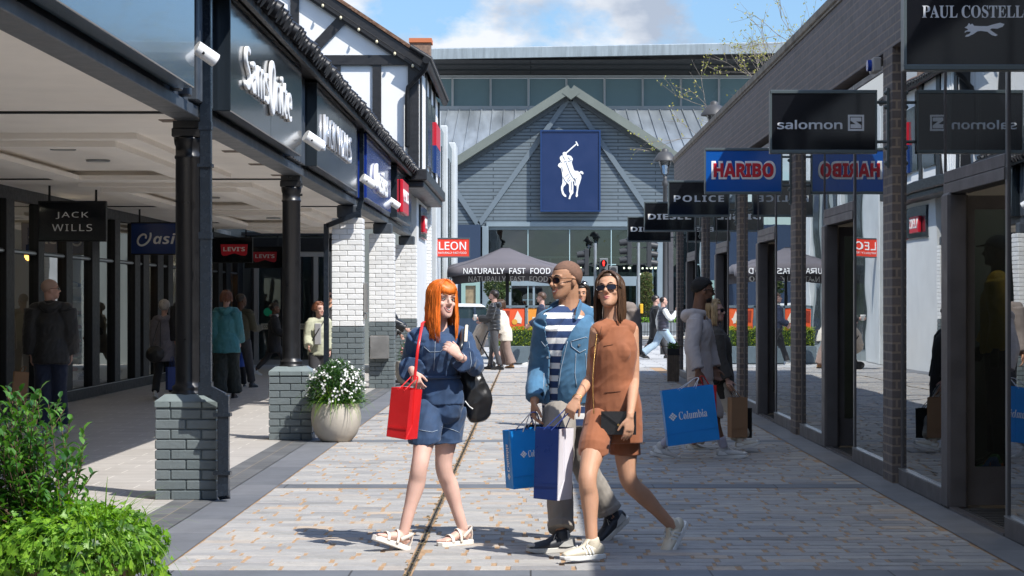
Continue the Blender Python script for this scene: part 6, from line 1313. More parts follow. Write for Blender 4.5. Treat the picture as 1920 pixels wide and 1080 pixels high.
# ================================================================ the redhead
def denim(name, c, wear=.35):
    m = mat(name, c, .8, var=(7, wear), bump=(500, .5, .0010), sheen=.15); return m
dn_dark = denim('dark_denim', (.022, .055, .125), .25); dn_mid = denim('mid_denim', (.055, .155, .27), .3); m_seam = mat('seam_thread', (.35, .42, .50), .8)
A = 12.85
M1 = headM(W(830, 563, A), (.50, -.86, .03), -4, .99)
J = {'R': Vector((-.95, .31, 0)).normalized(), 'F': Vector((-.31, -.95, 0)).normalized(), 'Mh': M1, 'neck': W(824, 617, A+.03), 'chest': W(822, 655, A), 'waist': W(820, 703, A), 'pelvis': W(822, 752, A),
     'shR': W(785, 633, A-.04), 'shL': W(866, 631, A+.06), 'elR': W(767, 684, A+.08), 'wrR': W(774, 697, A-.16), 'hdR': (.35, -.2, -.9), 'pnR': (.3, .9, 0), 'cuR': .75,
     'elL': W(893, 688, A-.0), 'wrL': W(861, 668, A-.20), 'hdL': (-.62, -.15, .62), 'pnL': (-.25, .9, -.3), 'cuL': .85,
     'hipR': W(804, 772, A-.02), 'hipL': W(842, 772, A+.06), 'knR': W(788, 870, A-.19), 'knL': W(831, 878, A+.06), 'anR': W(757, 998, A-.22), 'anL': W(868, 991, A+.08), 'ftR': Vector((-.78, -.50, .34)), 'ftL': Vector((-.75, -.66, 0)), 'toes': True}
p1, J1 = figure('red-haired woman in a dark denim playsuit and cream sandals, striding with a red bag', J, top=dict(m=dn_dark, t=.020, hem=-.02, sleeve=.80, cuff=1.5, wk=1.0, name='denim_top', fold=.011, collar=.0), bottom=dict(m=dn_dark, kind='shorts', len=.46, t=.018, name='denim_shorts', fold=.012), skin=SK_F, fem=True, k=.97, vox=.0048)
face(p1, M1, True, .9, (.46, .19, .165), (.30, .12, .04), (.05, .06, .06), None, True)
hair_long(p1, M1, h_rd, .30, 520, 4, True, 0.0, True, .022, .0030, fz=Vector((0, -.03, 0)))
hair_cap(p1, M1, h_rd, .010, .062, .02, -.06, 'hair_crown')
b = MB()   # seams, zip, hems
Fv, Rv = J1['F'], J1['R']
def on(px, py, d=.118): p = W(px, py, A); return p+Fv*d
b = MB(); wst = J1['waist']-Vector((0, 0, .012)); b.tube([wst+(Rv*math.cos(q*.3927)*.133+Fv*math.sin(q*.3927)*.112) for q in range(17)], (.010, .018), n=8, ref=(0, 0, 1)) ; b.build('waistband', dn_dark, p1)
seam_lines(p1, J1['_top'], [[(816, 640), (815, 670), (813, 700)], [(795, 650), (806, 660), (826, 659), (838, 646)], [(879, 640), (884, 680), (880, 700)]], .0014)
sh1 = [o for o in bpy.data.objects if o.name.startswith('denim_shorts') and o.parent == p1][0]
seam_lines(p1, sh1, [[(813, 712), (811, 750)], [(786, 806), (810, 810), (823, 806)], [(828, 800), (850, 806), (864, 812)]], .0016)
m_sand = mat('cream_sandal', (.72, .66, .58), .5); m_ssole = mat('cream_sole', (.74, .70, .64), .55)
def sandal(par, an, f, s):
    a, f, sd, u = foot_frame(an, f); P = lambda x, y, z: a+f*x*s+sd*y*s+u*z*s
    ol = [(-.080, 0), (-.072, .026), (-.04, .034), (.03, .036), (.10, .046), (.16, .047), (.20, .032), (.212, 0), (.20, -.030), (.16, -.045), (.10, -.042), (.03, -.035), (-.04, -.034), (-.072, -.026)]
    n = len(ol); vs = []
    for z in (-.076, -.080, -.108, -.112): vs += [P(x*(1 if z in (-.08, -.108) else .97), y*(1 if z in (-.08, -.108) else .93), z) for x, y in ol]
    q = MB(); q.add(vs, [(j*n+i, j*n+(i+1) % n, (j+1)*n+(i+1) % n, (j+1)*n+i) for j in range(3) for i in range(n)]+[tuple(range(n)), tuple(range(3*n, 4*n))[::-1]]); o = q.build('sandal', m_ssole, par)
    q = MB()
    for x, zt, wd in ((.115, -.036, .026), (.045, -.004, .022)): q.tube([P(x, -.044, -.08), P(x, -.038, (zt-.08)/2+.004), P(x+.004, -.015, zt+.002), P(x+.004, .015, zt+.002), P(x, .038, (zt-.08)/2+.004), P(x, .046, -.08)], (wd/2*s, .0035*s), n=8, ref=f, sub=2)
    q.tube([P(.02, .036, -.05), P(-.03, .040, -.01), P(-.062, .02, .004), P(-.068, 0, .006), P(-.062, -.02, .004), P(-.03, -.040, -.01), P(.02, -.036, -.05)], (.012*s, .0035*s), n=8, ref=u, sub=2)
    q.tube([P(-.068, 0, .0), P(-.074, 0, -.04), P(-.070, 0, -.08)], (.016*s, .004*s), n=8, ref=sd); q.build('straps', m_sand, o)
for S_ in 'RL': sandal(p1, J1['an'+S_], J1['ft'+S_], .93)
b = MB(); w_ = J1['wrL']; d = (J1['wrL']-J1['elL']).normalized(); u = d.orthogonal().normalized(); v = d.cross(u); b.tube([w_-d*.01+(u*math.cos(q*.524)+v*math.sin(q*.524))*.030 for q in range(13)], .0022, n=6); b.build('bracelet', m_alu, p1)

# ================================================================ the man in denim
A = 13.02
M2 = headM(W(1060, 526, A), (-.80, -.58, -.04), 3, 1.04)
J = {'F': Vector((-.50, -.86, 0)).normalized(), 'R': Vector((-.86, .50, 0)).normalized(), 'Mh': M2, 'neck': W(1067, 576, A+.03), 'chest': W(1063, 632, A), 'waist': W(1061, 700, A), 'pelvis': W(1064, 758, A+.02),
     'shR': W(1026, 606, A-.10), 'shL': W(1106, 601, A+.12), 'elR': W(1012, 690, A+.02), 'wrR': W(1002, 752, A-.14), 'hdR': (-.10, -.1, -1), 'pnR': (.9, .2, 0), 'cuR': .8, 'elL': W(1122, 690, A+.20), 'wrL': W(1088, 752, A+.02), 'hdL': (-.4, -.2, -.8), 'pnL': (-.4, .8, 0),
     'hipR': W(1049, 776, A-.06), 'hipL': W(1079, 776, A+.08), 'knR': W(1048, 890, A-.30), 'knL': W(1098, 880, A+.10), 'anR': W(1053, 1005, A-.50), 'anL': W(1147, 968, A+.16), 'ftR': Vector((-.94, -.33, 0)), 'ftL': Vector((-.70, -.38, -.58))}
m_stripe = cloth('striped_jersey', (.8, .8, .78)); t_ = m_stripe.node_tree; n_ = t_.nodes; bs_ = n_['Principled BSDF']
tcx = n_.new('ShaderNodeTexCoord'); sxx = n_.new('ShaderNodeSeparateXYZ'); fr_ = n_.new('ShaderNodeMath'); fr_.operation = 'MULTIPLY_ADD'; fr_.inputs[1].default_value = 1/.078; fr_.inputs[2].default_value = .05
fc_ = n_.new('ShaderNodeMath'); fc_.operation = 'FRACT'; gt_ = n_.new('ShaderNodeMath'); gt_.operation = 'GREATER_THAN'; gt_.inputs[1].default_value = .46; mxs = n_.new('ShaderNodeMix'); mxs.data_type = 'RGBA'; mxs.inputs[6].default_value = (.78, .78, .77, 1); mxs.inputs[7].default_value = (.018, .045, .13, 1)
for a_, c_ in ((tcx.outputs['Object'], sxx.inputs[0]), (sxx.outputs[2], fr_.inputs[0]), (fr_.outputs[0], fc_.inputs[0]), (fc_.outputs[0], gt_.inputs[0]), (gt_.outputs[0], mxs.inputs[0]), (mxs.outputs[2], bs_.inputs['Base Color'])): t_.links.new(a_, c_)
c_stone = cloth('stone_trousers', (.27, .245, .215))
p2, J2 = figure('shaven-headed man in an open blue denim jacket over a navy striped top', J, top=dict(m=m_stripe, t=.018, hem=-.13, sleeve=.3, name='striped_top', fold=.006, collar=.005), bottom=dict(m=c_stone, kind='trousers', t=.016, hem=.62, len=.90, cuff=True, fold=.007), skin=SK_M, k=1.03, vox=.0052, shoes=None)
face(p2, M2, False, .6, (.30, .10, .075), (.03, .015, .01), (.03, .02, .01), None, True, .0042); shades(p2, M2, (.012, .012, .02), (.16, .08, .04), .020, .026, .9)
hair_cap(p2, M2, mat('stubble_hair', (.17, .092, .062), .9, bump=(300, .6, .001), var=(60, .25)), .002, .064, .014, -.045)
Fv, Rv = J2['F'], J2['R']; k = 1.03; t = .044; n_, ch, wa, pel = J2['neck'], J2['chest'], J2['waist'], J2['pelvis']
b = MB(); hw, ww, cw, dp = .157, .136, .157, .103    # open denim jacket: whole body first, then the front is cut open
b.tube([pel+Vector((0, 0, .02)), pel.lerp(wa, .6), wa, ch, n_-Vector((0, 0, .06))], [(hw+t*.8, dp+t*.8), (hw*.97+t, dp+t), (ww*1.12+t, dp+t), (cw+t, dp*1.03+t), (cw*.86+t*.6, dp*.74+t*.6)], n=28, ref=Rv, sub=4, capr=False)
b.tube([J2['shR'], n_-Vector((0, 0, .034)), J2['shL']], [.078, .078, .078], n=16, sub=3)
for S_ in 'RL':
    sh, el, wr = J2['sh'+S_], J2['el'+S_], J2['wr'+S_]; e = el.lerp(wr, .93); b.tube([sh, sh.lerp(el, .5), el, el.lerp(e, .55), e-(e-el)*.1, e], [.086, .080, .074, .066, .058, .057], n=16, sub=3, capr=False)
jack = remesh(b, 'denim_jacket', dn_mid, p2, .0055, 6, (.007, 10, 'cloth'), 8)
bm = bmesh.new(); bm.from_mesh(jack.data); z1, z0 = n_.z, pel.z; kill = []
for v in bm.verts:
    q = (v.co.z-z0)/(z1-z0); ax = pel.lerp(n_, max(0, min(1, q))); d = v.co-ax; a = d.dot(Rv); f = d.dot(Fv)
    if f < .02: continue
    lo = -.005-.08*q if q < .55 else -.049-(q-.55)*.26; hi = .055-.035*q
    if lo < a < hi and q < 1.02: kill.append(v)
    elif q > .93 and -.08 < a < .06 and f > -.02: kill.append(v)
bmesh.ops.delete(bm, geom=kill, context='VERTS'); bmesh.ops.delete(bm, geom=[v for v in bm.verts if not v.link_faces], context='VERTS'); bm.to_mesh(jack.data); bm.free()
md = jack.modifiers.new('cloth_thickness', 'SOLIDIFY'); md.thickness = .012; md.offset = -1
b = MB()
for sg in (1, -1):
    b.tube([n_-Fv*.072+Vector((0, 0, .022)), n_+Rv*sg*.072-Fv*.015+Vector((0, 0, .022)), n_+Rv*sg*.098+Fv*.055-Vector((0, 0, .020)), n_+Rv*sg*(.090 if sg > 0 else .105)+Fv*.105-Vector((0, 0, .075))], [(.030, .009)]*2+[(.036, .009), (.012, .007)], n=12, ref=(0, 0, 1), sub=4)
remesh(b, 'collar', dn_mid, p2, .0055, 3)
seam_lines(p2, jack, [[(1070, 640), (1098, 632), (1102, 634)], [(1070, 640), (1072, 650), (1087, 661), (1101, 654)], [(1064, 640), (1052, 690), (1046, 735)], [(1015, 640), (1022, 650), (1030, 642)], [(1110, 605), (1113, 650), (1108, 720)], [(1080, 662), (1078, 700), (1082, 730)], [(1098, 662), (1100, 700), (1100, 730)], [(1020, 700), (1019, 735)]])
b = MB()
for x, y in ((1086, 647), (1024, 722), (1027, 670)):
    d = (W(x, y, 10)-Vector((0, 0, H))).normalized(); from mathutils.bvhtree import BVHTree; me = jack.data
    h = BVHTree.FromPolygons([v.co for v in me.vertices], [tuple(p.vertices) for p in me.polygons]).ray_cast(Vector((0, 0, H)), d, 40)
    if h[0]: b.cyl(h[0]-d*.006, h[0]+d*.003, .008, n=12)
if b.v: b.build('button', m_alu, p2)
m_snk = mat('grey_sneaker', (.42, .42, .40), .6); m_snb = mat('dark_sneaker_panel', (.02, .025, .035), .5)
for S_ in 'RL': shoe(p2, J2['an'+S_], J2['ft'+S_], 1.06, m_snb, mat('pale_sole', (.55, .54, .50), .6), m_snk)

# ================================================================ the woman in brown
A = 12.4
M3 = headM(W(1143, 547, A), (-.28, -.92, .26), 6, .97)
J = {'F': Vector((-.33, -.94, 0)).normalized(), 'R': Vector((-.94, .33, 0)).normalized(), 'Mh': M3, 'neck': W(1148, 601, A+.02), 'chest': W(1150, 658, A), 'waist': W(1148, 712, A), 'pelvis': W(1150, 768, A),
     'shR': W(1119, 621, A-.06), 'shL': W(1184, 618, A-.0), 'elR': W(1108, 706, A+.10), 'wrR': W(1082, 748, A-.20), 'hdR': (-.45, -.2, -.75), 'pnR': (.3, .9, -.1), 'cuR': .9, 'elL': W(1189, 712, A-.03), 'wrL': W(1181, 782, A-.26), 'hdL': (-.08, -.1, -1), 'pnL': (-.5, .8, 0), 'cuL': .30,
     'hipR': W(1124, 792, A-.04), 'hipL': W(1168, 792, A+.06), 'knR': W(1101, 897, A-.32), 'knL': W(1178, 903, A+.02), 'anR': W(1110, 1019, A-.38), 'anL': W(1260, 986, A+.28), 'ftR': Vector((-.86, -.50, 0)), 'ftL': Vector((-.48, -.42, -.76))}
c_tan = cloth('tan_brown_suiting', (.29, .098, .040), .8, sheen=.2, var=.05); c_tan2 = c_tan
p3, J3 = figure('woman in a sleeveless brown waistcoat and skort with black sunglasses', J, top=dict(m=c_tan, t=.022, hem=-.20, sleeve=0, name='waistcoat', fold=.005, flare=1.06, wk=1.04, yoke=.93, neckz=.05, sm=12), bottom=dict(m=c_tan2, kind='shorts', len=.44, t=.010, name='skort', fold=.004), skin=SK_T, fem=True, k=.98, vox=.0048)
b = MB(); Rv, Fv = J3['R'], J3['F']; n_ = J3['neck']
for S_, sg in () and (('R', 1), ('L', -1)): b.tube([J3['chest']+Rv*sg*.085+Fv*.10+Vector((0, 0, .05)), J3['sh'+S_]*.62+n_*.38+Fv*.03+Vector((0, 0, .026)), J3['chest']+Rv*sg*.10-Fv*.08+Vector((0, 0, .06))], [(.036, .012), (.040, .011), (.045, .012)], n=12, ref=Rv, sub=4)
face(p3, M3, False, .2, (.50, .16, .15), (.05, .025, .015)); shades(p3, M3, (.02, .012, .012), (.015, .008, .006), .016, .028, .55)
hair_cap(p3, M3, h_br, .007, .094, .006, -.06, 'hair_crown'); hair_long(p3, M3, h_br, .27, 150, 8, False, 0.0, False, .012, .004, tuck=True)
b = MB()   # skort overlap, pocket flap, lapel edge
seam_lines(p3, J3['_top'], [[(1128, 612), (1121, 650), (1116, 700), (1108, 760), (1100, 800)], [(1132, 649), (1153, 645)], [(1134, 736), (1170, 733)]], .0018, cloth('tan_edge', (.16, .06, .028)), 'edge_piping')
b = MB(); b.tube([W(1129, 614, A)+Fv*.09, W(1127, 700, A)+Fv*.16, W(1131, 772, A)+Fv*.185], .0034, n=6, sub=4); b.tube([W(1193, 735, A)+Fv*.06, W(1194, 778, A)+Fv*.15], .0034, n=6); b.build('bag_chain', mat('gold_chain', (.70, .42, .14), .3, metal=1.0, bump=(400, 1, .002)), p3)
b = MB(); b.tube([J3['wrR']+(Rv*math.cos(q*.524)+Vector((0, 0, 1))*math.sin(q*.524))*.029 for q in range(13)], .003, n=6); b.ell(M3@Vector((-.080, -.005, -.043)), (.007, .007, .007), n=8); b.build('jewellery', MT['gold_chain'], p3)
m_cream = mat('cream_leather', (.66, .59, .46), .5, bump=(80, .3, .001)); 
for S_ in 'RL': shoe(p3, J3['an'+S_], J3['ft'+S_], .99, m_cream, s_white, s_white, True)
hb = thing('handbag', 'small black envelope bag hanging at the brown-suited woman\'s hip', 'handbag', W(1162, 815, A-.2)); b = MB()
c = W(1160, 793, A-.165); r_ = Vector((.97, -.06, 0)).normalized(); fw = Vector((-.06, -.97, 0)).normalized(); up = Vector((0, 0, 1)); b.obox(c, r_*.103, fw*.022, up*.068); ho = b.build('bag_body', l_blk, hb)
b = MB(); b.prism([c+fw*.0235-r_*.102+up*.066, c+fw*.0235+r_*.102+up*.066, c+fw*.0235+r_*.004-up*.012], fw*.006); b.build('flap', mat('black_leather_flap', (.024, .024, .026), .28, bump=(60, .4, .002)), hb); b = MB(); b.cyl(c+fw*.03-up*.01, c+fw*.034-up*.01, .007, n=10); b.build('clasp', MT['gold_chain'], hb)
# ================================================================ shopping bags
def bag(label, px, py_top, Y, w_, h_, dp_, rot, m, grip=None, tilt=0, handle=None, mi=None, lettering=None, cat='shopping bag', name='shopping_bag', sidepanel=None, hm=None):
    """paper carrier: rot = degrees the front turns from facing the camera; grip = point the handles rise to"""
    c = W(px, py_top, Y); a = R(rot); r_ = Vector((math.cos(a), math.sin(a), 0)); f_ = Vector((math.sin(a), -math.cos(a), 0)); u_ = Vector((0, 0, 1))
    if tilt: q = Matrix.Rotation(R(tilt), 3, f_); r_ = q@r_; u_ = q@u_
    P = lambda x, y, z: c+r_*x+f_*y+u_*z
    t = thing(name, label, cat, (c.x, c.y, c.z-h_)); b = MB(); hw, hd = w_/2, dp_/2; T = .0025
    def wall(p, m_=0):
        n = (p[1]-p[0]).cross(p[2]-p[0]).normalized(); b.prism(p, n*T, m_)
    gus = hd*.35
    wall([P(-hw, hd, 0), P(hw, hd, 0), P(hw, hd, -h_), P(-hw, hd, -h_)]); wall([P(-hw, -hd, 0), P(hw, -hd, 0), P(hw, -hd, -h_), P(-hw, -hd, -h_)])
    for s in (1, -1):
        mm = 1 if (sidepanel and s > 0) else 0
        for ss in (1, -1): wall([P(s*hw, ss*hd, 0), P(s*(hw-gus*.7), 0, 0), P(s*(hw-gus*.2), 0, -h_*.72), P(s*hw, ss*hd, -h_*.80)], mm); wall([P(s*hw, ss*hd, -h_*.80), P(s*(hw-gus*.2), 0, -h_*.72), P(s*hw, ss*hd, -h_)], mm)
        wall([P(s*(hw-gus*.2), 0, -h_*.72), P(s*hw, hd, -h_), P(s*hw, -hd, -h_)], mm)
    wall([P(-hw, hd, -h_), P(hw, hd, -h_), P(hw, -hd, -h_), P(-hw, -hd, -h_)])
    bd = b.build('bag_body', [m]+([sidepanel] if sidepanel else []), t)
    b = MB()   # crease across the front
    b.bar(P(-hw, hd+.003, -h_*.79), P(hw, hd+.003, -h_*.77), .003, .002, f_); b.build('crease', m, t)
    hh = handle or .13; top_ = Vector(grip) if grip is not None else P(0, 0, hh)
    for s in (1, -1):
        b = MB(); e0, e1 = P(-w_*.16, s*hd, -.01), P(w_*.16, s*hd, -.01); b.tube([e0, e0.lerp(top_, .6)+r_*(-.012), top_+r_*(-.02), top_+r_*.02, e1.lerp(top_, .6)+r_*.012, e1], .0035, n=6, sub=3); b.build('handle', hm or m, t)
    if lettering:
        for (bd_, lx, lz, lw, lh, kind, mm, dirv, face_) in lettering:
            if face_ == 'f': rr, uu, off = r_, u_, hd
            else: rr, uu, off = f_*-1 if face_ == 'l' else f_, u_, hw
            if face_ == 'f': org = P(lx, hd+.003, lz)
            elif face_ == 'l': org = P(-hw-.002, lx, lz)
            else: org = P(hw+.002, lx, lz)
            nn = rr.cross(uu)
            if dirv == 'v': rr, uu = uu, -rr
            text(bd_, 'lettering', mm, t, org, rr, uu, w_=lw, h_=lh, kind=kind, depth=.001)
            if bd_ == 'Columbia':
                e = MB(); s_ = lh*.55; o2 = org-rr*(lw/2+lh*.75)
                for i in range(-1, 2):
                    for j in range(-1, 2): cc = o2+(rr*(i-j)+uu*(i+j))*s_*.34; e.prism([cc+rr*s_*.28, cc+uu*s_*.28, cc-rr*s_*.28, cc-uu*s_*.28], nn*.001)
                e.build('diamond_emblem', mm, t)
    return t
def paper(name, c, rough=.45): return mat(name, c, rough, var=(6, .06), bump=(7, .35, .01))
pb = paper('bright_blue_paper', (.008, .24, .66), .38); pn_ = paper('navy_paper', (.010, .035, .17), .35); pw = paper('white_paper', (.66, .64, .68)); pk = paper('kraft_paper', (.30, .17, .09), .75); pr = paper('red_paper', (.66, .018, .02), .35); pblk = paper('black_paper', (.012, .012, .013), .4)
m_cord = mat('white_cord', (.7, .7, .7), .6); m_bcord = mat('blue_cord', (.05, .09, .35), .6)
GH = W(1000, 774, 12.84)
bag('bright blue COLUMBIA carrier in the denim-jacketed man\'s hand, nearer the redhead', 984, 804, 12.92, .25, .36, .12, 24, pb, GH, 4, hm=m_cord, lettering=[('Columbia', .045, -.15, .12, .042, 'serif', m_wl, 'h', 'f'), ('Columbia', 0, -.17, .17, .04, 'serif', m_wl, 'v', 'l')])
bag('black carrier peeping out behind the bright blue COLUMBIA carrier', 1008, 797, 13.12, .15, .26, .07, 10, pblk, GH, 0, hm=m_bcord)
bag('navy paper carrier with a white side panel held by the brown-suited woman', 1040, 802, 12.30, .165, .42, .155, -33, pn_, W(1072, 762, 12.2), -2, hm=m_bcord, sidepanel=pw)
bag('large bright blue COLUMBIA carrier held by the man in the grey hoodie', 1287, 727, 19.55, .49, .52, .12, 6, pb, W(1306, 709, 19.65), 7, handle=.09, hm=m_cord, lettering=[('Columbia', .02, -.25, .27, .075, 'serif', m_wl, 'h', 'f')])
bag('red carrier inside the big blue COLUMBIA one, only its top edge showing', 1325, 722, 19.72, .18, .30, .05, 4, pr, W(1316, 706, 19.7), 0)
bag('brown paper carrier held by the blonde woman in the dark blazer', 1383, 745, 20.8, .17, .40, .11, 18, pk, W(1366, 722, 20.8), 0, handle=.08)
bag('black carrier behind the blonde woman\'s brown paper one', 1394, 765, 21.0, .14, .30, .10, 25, pblk, W(1368, 722, 20.9), 0)
bag('crumpled brown paper carrier in the old man\'s left hand', 40, 697, 23.8, .16, .36, .14, 20, pk, W(46, 688, 23.8), -5, handle=.05)
bag('blue and white carrier hanging beside the grey-haired woman', 322, 688, 31.9, .16, .35, .10, 30, pn_, W(323, 670, 31.9), 0, sidepanel=pw)
bag('glossy red carrier hanging from the redhead\'s hand', 763, 728, 12.55, .135, .30, .13, -28, pr, W(778, 706, 12.62), -7, handle=.06, hm=pr, lettering=None)
b = MB(); b.tube([W(792, 606, 12.72), W(784, 650, 12.60), W(779, 695, 12.60), W(777, 712, 12.60)], [(.009, .0025)]*4, n=8, ref=(1, 0, 0), sub=4); b.tube([W(792, 606, 12.72), W(797, 603, 12.86), W(795, 615, 13.02)], [(.011, .003)]*3, n=8, ref=(1, 0, 0), sub=3); b.build('red_strap', pr, p1)
# black shoulder tote of the redhead
t = thing('tote_bag', 'slouchy black tote hanging from the redhead\'s shoulder behind her elbow', 'tote bag', W(890, 790, 12.95)); b = MB()
c0 = W(868, 700, 12.98); b.tube([W(872, 690, 12.98), W(884, 715, 12.98), W(893, 748, 12.98), W(897, 778, 12.98)], [(.055, .035), (.085, .06), (.098, .065), (.070, .05)], n=18, ref=(1, 0, 0), sub=4); remesh(b, 'bag_body', l_blk, t, .006, 2, (.014, 9, 'cloth'), 12)
b = MB(); b.tube([W(864, 700, 12.86), W(860, 668, 12.70), W(866, 640, 12.72), W(868, 615, 12.92), W(872, 640, 13.08), W(885, 700, 13.08)], [(.012, .004)]*6, n=8, ref=(1, 0, 0), sub=4); b.build('strap', l_blk, t)
b = MB(); b.tube([W(873, 640, 12.70), W(874, 622, 12.80), W(875, 610, 12.92)], [(.010, .004)]*3, n=8, ref=(1, 0, 0), sub=3); b.build('webbing', mat('cream_webbing', (.72, .64, .5), .7), t)
seam_lines(t, [o for o in bpy.data.objects if o.parent == t and o.name.startswith('bag_body')][0], [[(872, 752), (880, 762), (888, 768)]], .004, m_wl, 'white_motif')

# ================================================================ the couple by the shop windows
A = 20.1; c_hood = cloth('greige_sweat', (.42, .37, .35), .9)
J = {'F': Vector((.97, .22, 0)).normalized(), 'R': Vector((.22, -.97, 0)).normalized(), 'Mh': headM(W(1319, 545, A), (.93, .18, -.10), 0, 1.03), 'neck': W(1309, 587, A), 'chest': W(1310, 622, A), 'waist': W(1311, 660, A), 'pelvis': W(1313, 702, A),
     'shR': W(1303, 603, A-.16), 'shL': W(1318, 603, A+.18), 'elR': W(1297, 652, A-.28), 'wrR': W(1309, 695, A-.36), 'hdR': (.1, 0, -1), 'pnR': (.1, 1, 0), 'cuR': .8, 'elL': W(1330, 650, A+.26), 'wrL': W(1340, 690, A+.2),
     'hipR': W(1310, 708, A-.07), 'hipL': W(1316, 708, A+.09), 'knR': W(1338, 778, A-.05), 'knL': W(1296, 780, A+.12), 'anR': W(1358, 841, A-.05), 'anL': W(1240, 838, A+.1), 'ftR': Vector((1, -.08, .03)), 'ftL': Vector((.96, -.1, -.25))}
p4, J4 = figure('man in a greige hoodie and shorts carrying the large blue carrier', J, top=dict(m=c_hood, t=.024, hem=-.06, name='hoodie', hood=True, fold=.008), bottom=dict(m=c_hood, kind='shorts', len=.86, t=.026, name='sweat_shorts'), skin=SK_B, vox=.007, shoes=None)
face(p4, J4['Mh'], False, 0, (.22, .10, .08), (.01, .008, .006)); shades(p4, J4['Mh'], (.01, .01, .01), (.012, .010, .009)); hair_cap(p4, J4['Mh'], mat('tight_curls', (.010, .008, .007), .85, bump=(120, 1.2, .006)), .011, .066, .022, -.03, lump=.006)
b = MB(); M = J4['Mh']; b.ell(M@Vector((0, .045, -.075)), (.052, .045, .036), M.to_3x3(), 14); b.build('beard', mat('tight_beard', (.012, .009, .008), .9, bump=(200, 1, .003)), p4)
for S_ in 'RL':
    shoe(p4, J4['an'+S_], J4['ft'+S_], 1.06, mat('pale_trainer', (.52, .51, .49), .6), s_white, c_white); b = MB(); an, kn = J4['an'+S_], J4['kn'+S_]; b.tube([an.lerp(kn, .02), an.lerp(kn, .14), an.lerp(kn, .34)], [.041, .043, .049], n=14, sub=2, capr=False); b.build('sock', cloth('lilac_sock', (.40, .38, .44)), p4)
A = 21.1; c_blz = cloth('dark_olive_suiting', (.045, .040, .034)); c_crm = cloth('cream_trousers', (.62, .58, .50))
J = {'F': Vector((.95, -.30, 0)).normalized(), 'R': Vector((-.30, -.95, 0)).normalized(), 'Mh': headM(W(1341, 583, A), (.88, -.42, .02), 0, .94), 'neck': W(1339, 615, A), 'chest': W(1348, 645, A), 'waist': W(1351, 678, A), 'pelvis': W(1353, 712, A),
     'shR': W(1345, 629, A-.15), 'shL': W(1349, 629, A+.15), 'elR': W(1349, 672, A-.20), 'wrR': W(1364, 712, A-.25), 'elL': W(1352, 672, A+.2), 'wrL': W(1360, 710, A+.22),
     'hipR': W(1350, 722, A-.07), 'hipL': W(1355, 722, A+.08), 'knR': W(1376, 772, A-.08), 'knL': W(1338, 778, A+.1), 'anR': W(1389, 826, A-.3), 'anL': W(1298, 832, A+.2), 'ftR': Vector((.97, -.1, .22)), 'ftL': Vector((.98, -.1, -.1))}
p5, J5 = figure('blonde woman in a dark blazer and cream trousers beside the hoodie man', J, top=dict(m=c_blz, t=.034, hem=-.20, flare=1.08, name='blazer'), bottom=dict(m=c_crm, kind='trousers', t=.02, hem=.85, len=.84, fold=.01), skin=SK_P, fem=True, k=.94, vox=.007, shoes=(mat('pale_trainer2', (.6, .56, .48), .6), s_white, c_white))
face(p5, J5['Mh'], False, .8, (.5, .16, .14), (.2, .12, .06)); shades(p5, J5['Mh'], (.01, .01, .01), (.02, .012, .01)); hair_cap(p5, J5['Mh'], h_bl, .008, .080, .012, -.06, 'hair_crown'); hair_long(p5, J5['Mh'], h_bl, .20, 110, 5, False, 0, False, .014, .0045)
b = MB(); b.tube([J5['neck']+Vector((.03, -.12, .0)), J5['waist']+Vector((-.06, -.17, 0))], [(.012, .004)]*2, n=8, ref=(1, 0, 0)); b.build('strap', l_blk, p5)
t = thing('shoulder_bag', 'black leather shoulder bag between the hoodie man and the blonde woman', 'shoulder bag', W(1334, 715, 20.9)); b = MB(); c = W(1335, 690, 20.85); b.tube([c+Vector((0, 0, .14)), c+Vector((0, 0, .05)), c-Vector((0, 0, .14))], [(.05, .03), (.09, .05), (.08, .05)], n=14, ref=(1, 0, 0), sub=3); b.build('bag_body', l_blk, t)

# ================================================================ passers-by
def passer(label, px, fy, hgt, heading, top, bottom, shoes, skin=SK_P, fem=False, hair=None, group=None, X=None, glasses=None, **kw):
    Y = fy if fy < 60 else GY(fy); x = X if X is not None else (px-CX)*Y/F; J = joints(x, Y, hgt, heading, fem=fem, **kw); k = hgt/1.75
    root, J = figure(label, J, top, bottom, shoes, skin, fem, k, .011, True, group)
    M = J['Mh']; face(root, M, glasses is None, .4, (.42, .16, .13), (.08, .05, .03))
    if glasses: shades(root, M, *glasses)
    if hair:
        if hair[1] == 'short': hair_cap(root, M, hair[0], hair[2] if len(hair) > 2 else .014, .055, .008, -.055, lump=.006)
        elif hair[1] == 'crop': hair_cap(root, M, hair[0], .004, .075, .005, -.05)
        else: hair_cap(root, M, hair[0], .012, .078, .0, -.08, 'hair_crown'); hair_long(root, M, hair[0], hair[2], 90, 3, False, 0, False, .02, .007)
    return root, J
sh_b = (l_blk, s_blk); sh_w = (mat('white_trainer', (.6, .6, .58), .6), s_white)
puf = lambda nm, c: mat(nm, c, .38, var=(6, .2), bump=(40, .4, .004), sheen=.2)
pz, Jz = passer('old man in a bulky black jacket seen from behind, looking to the right', 95, 811, 1.70, -4, dict(m=cloth('black_shell', (.011, .011, .012), .6), t=.062, hem=-.14, name='jacket', collar=.05, hood=True, cuff=.8, fold=.010, flare=1.04), dict(m=c_navy, kind='trousers', t=.028, hem=.85, len=.97, fold=.01), (mat('grey_trainer', (.4, .4, .42), .6), s_white), SK_P, False, None, turn=78, stride=.12, armR=(.05, .25), armL=(-.05, .15))
hair_cap(pz, Jz['Mh'], mat('cropped_grey', (.42, .28, .22), .6), .002, .03, -.01, -.05); shades(pz, Jz['Mh'], (.02, .015, .012), (.10, .05, .03), .015, .023)
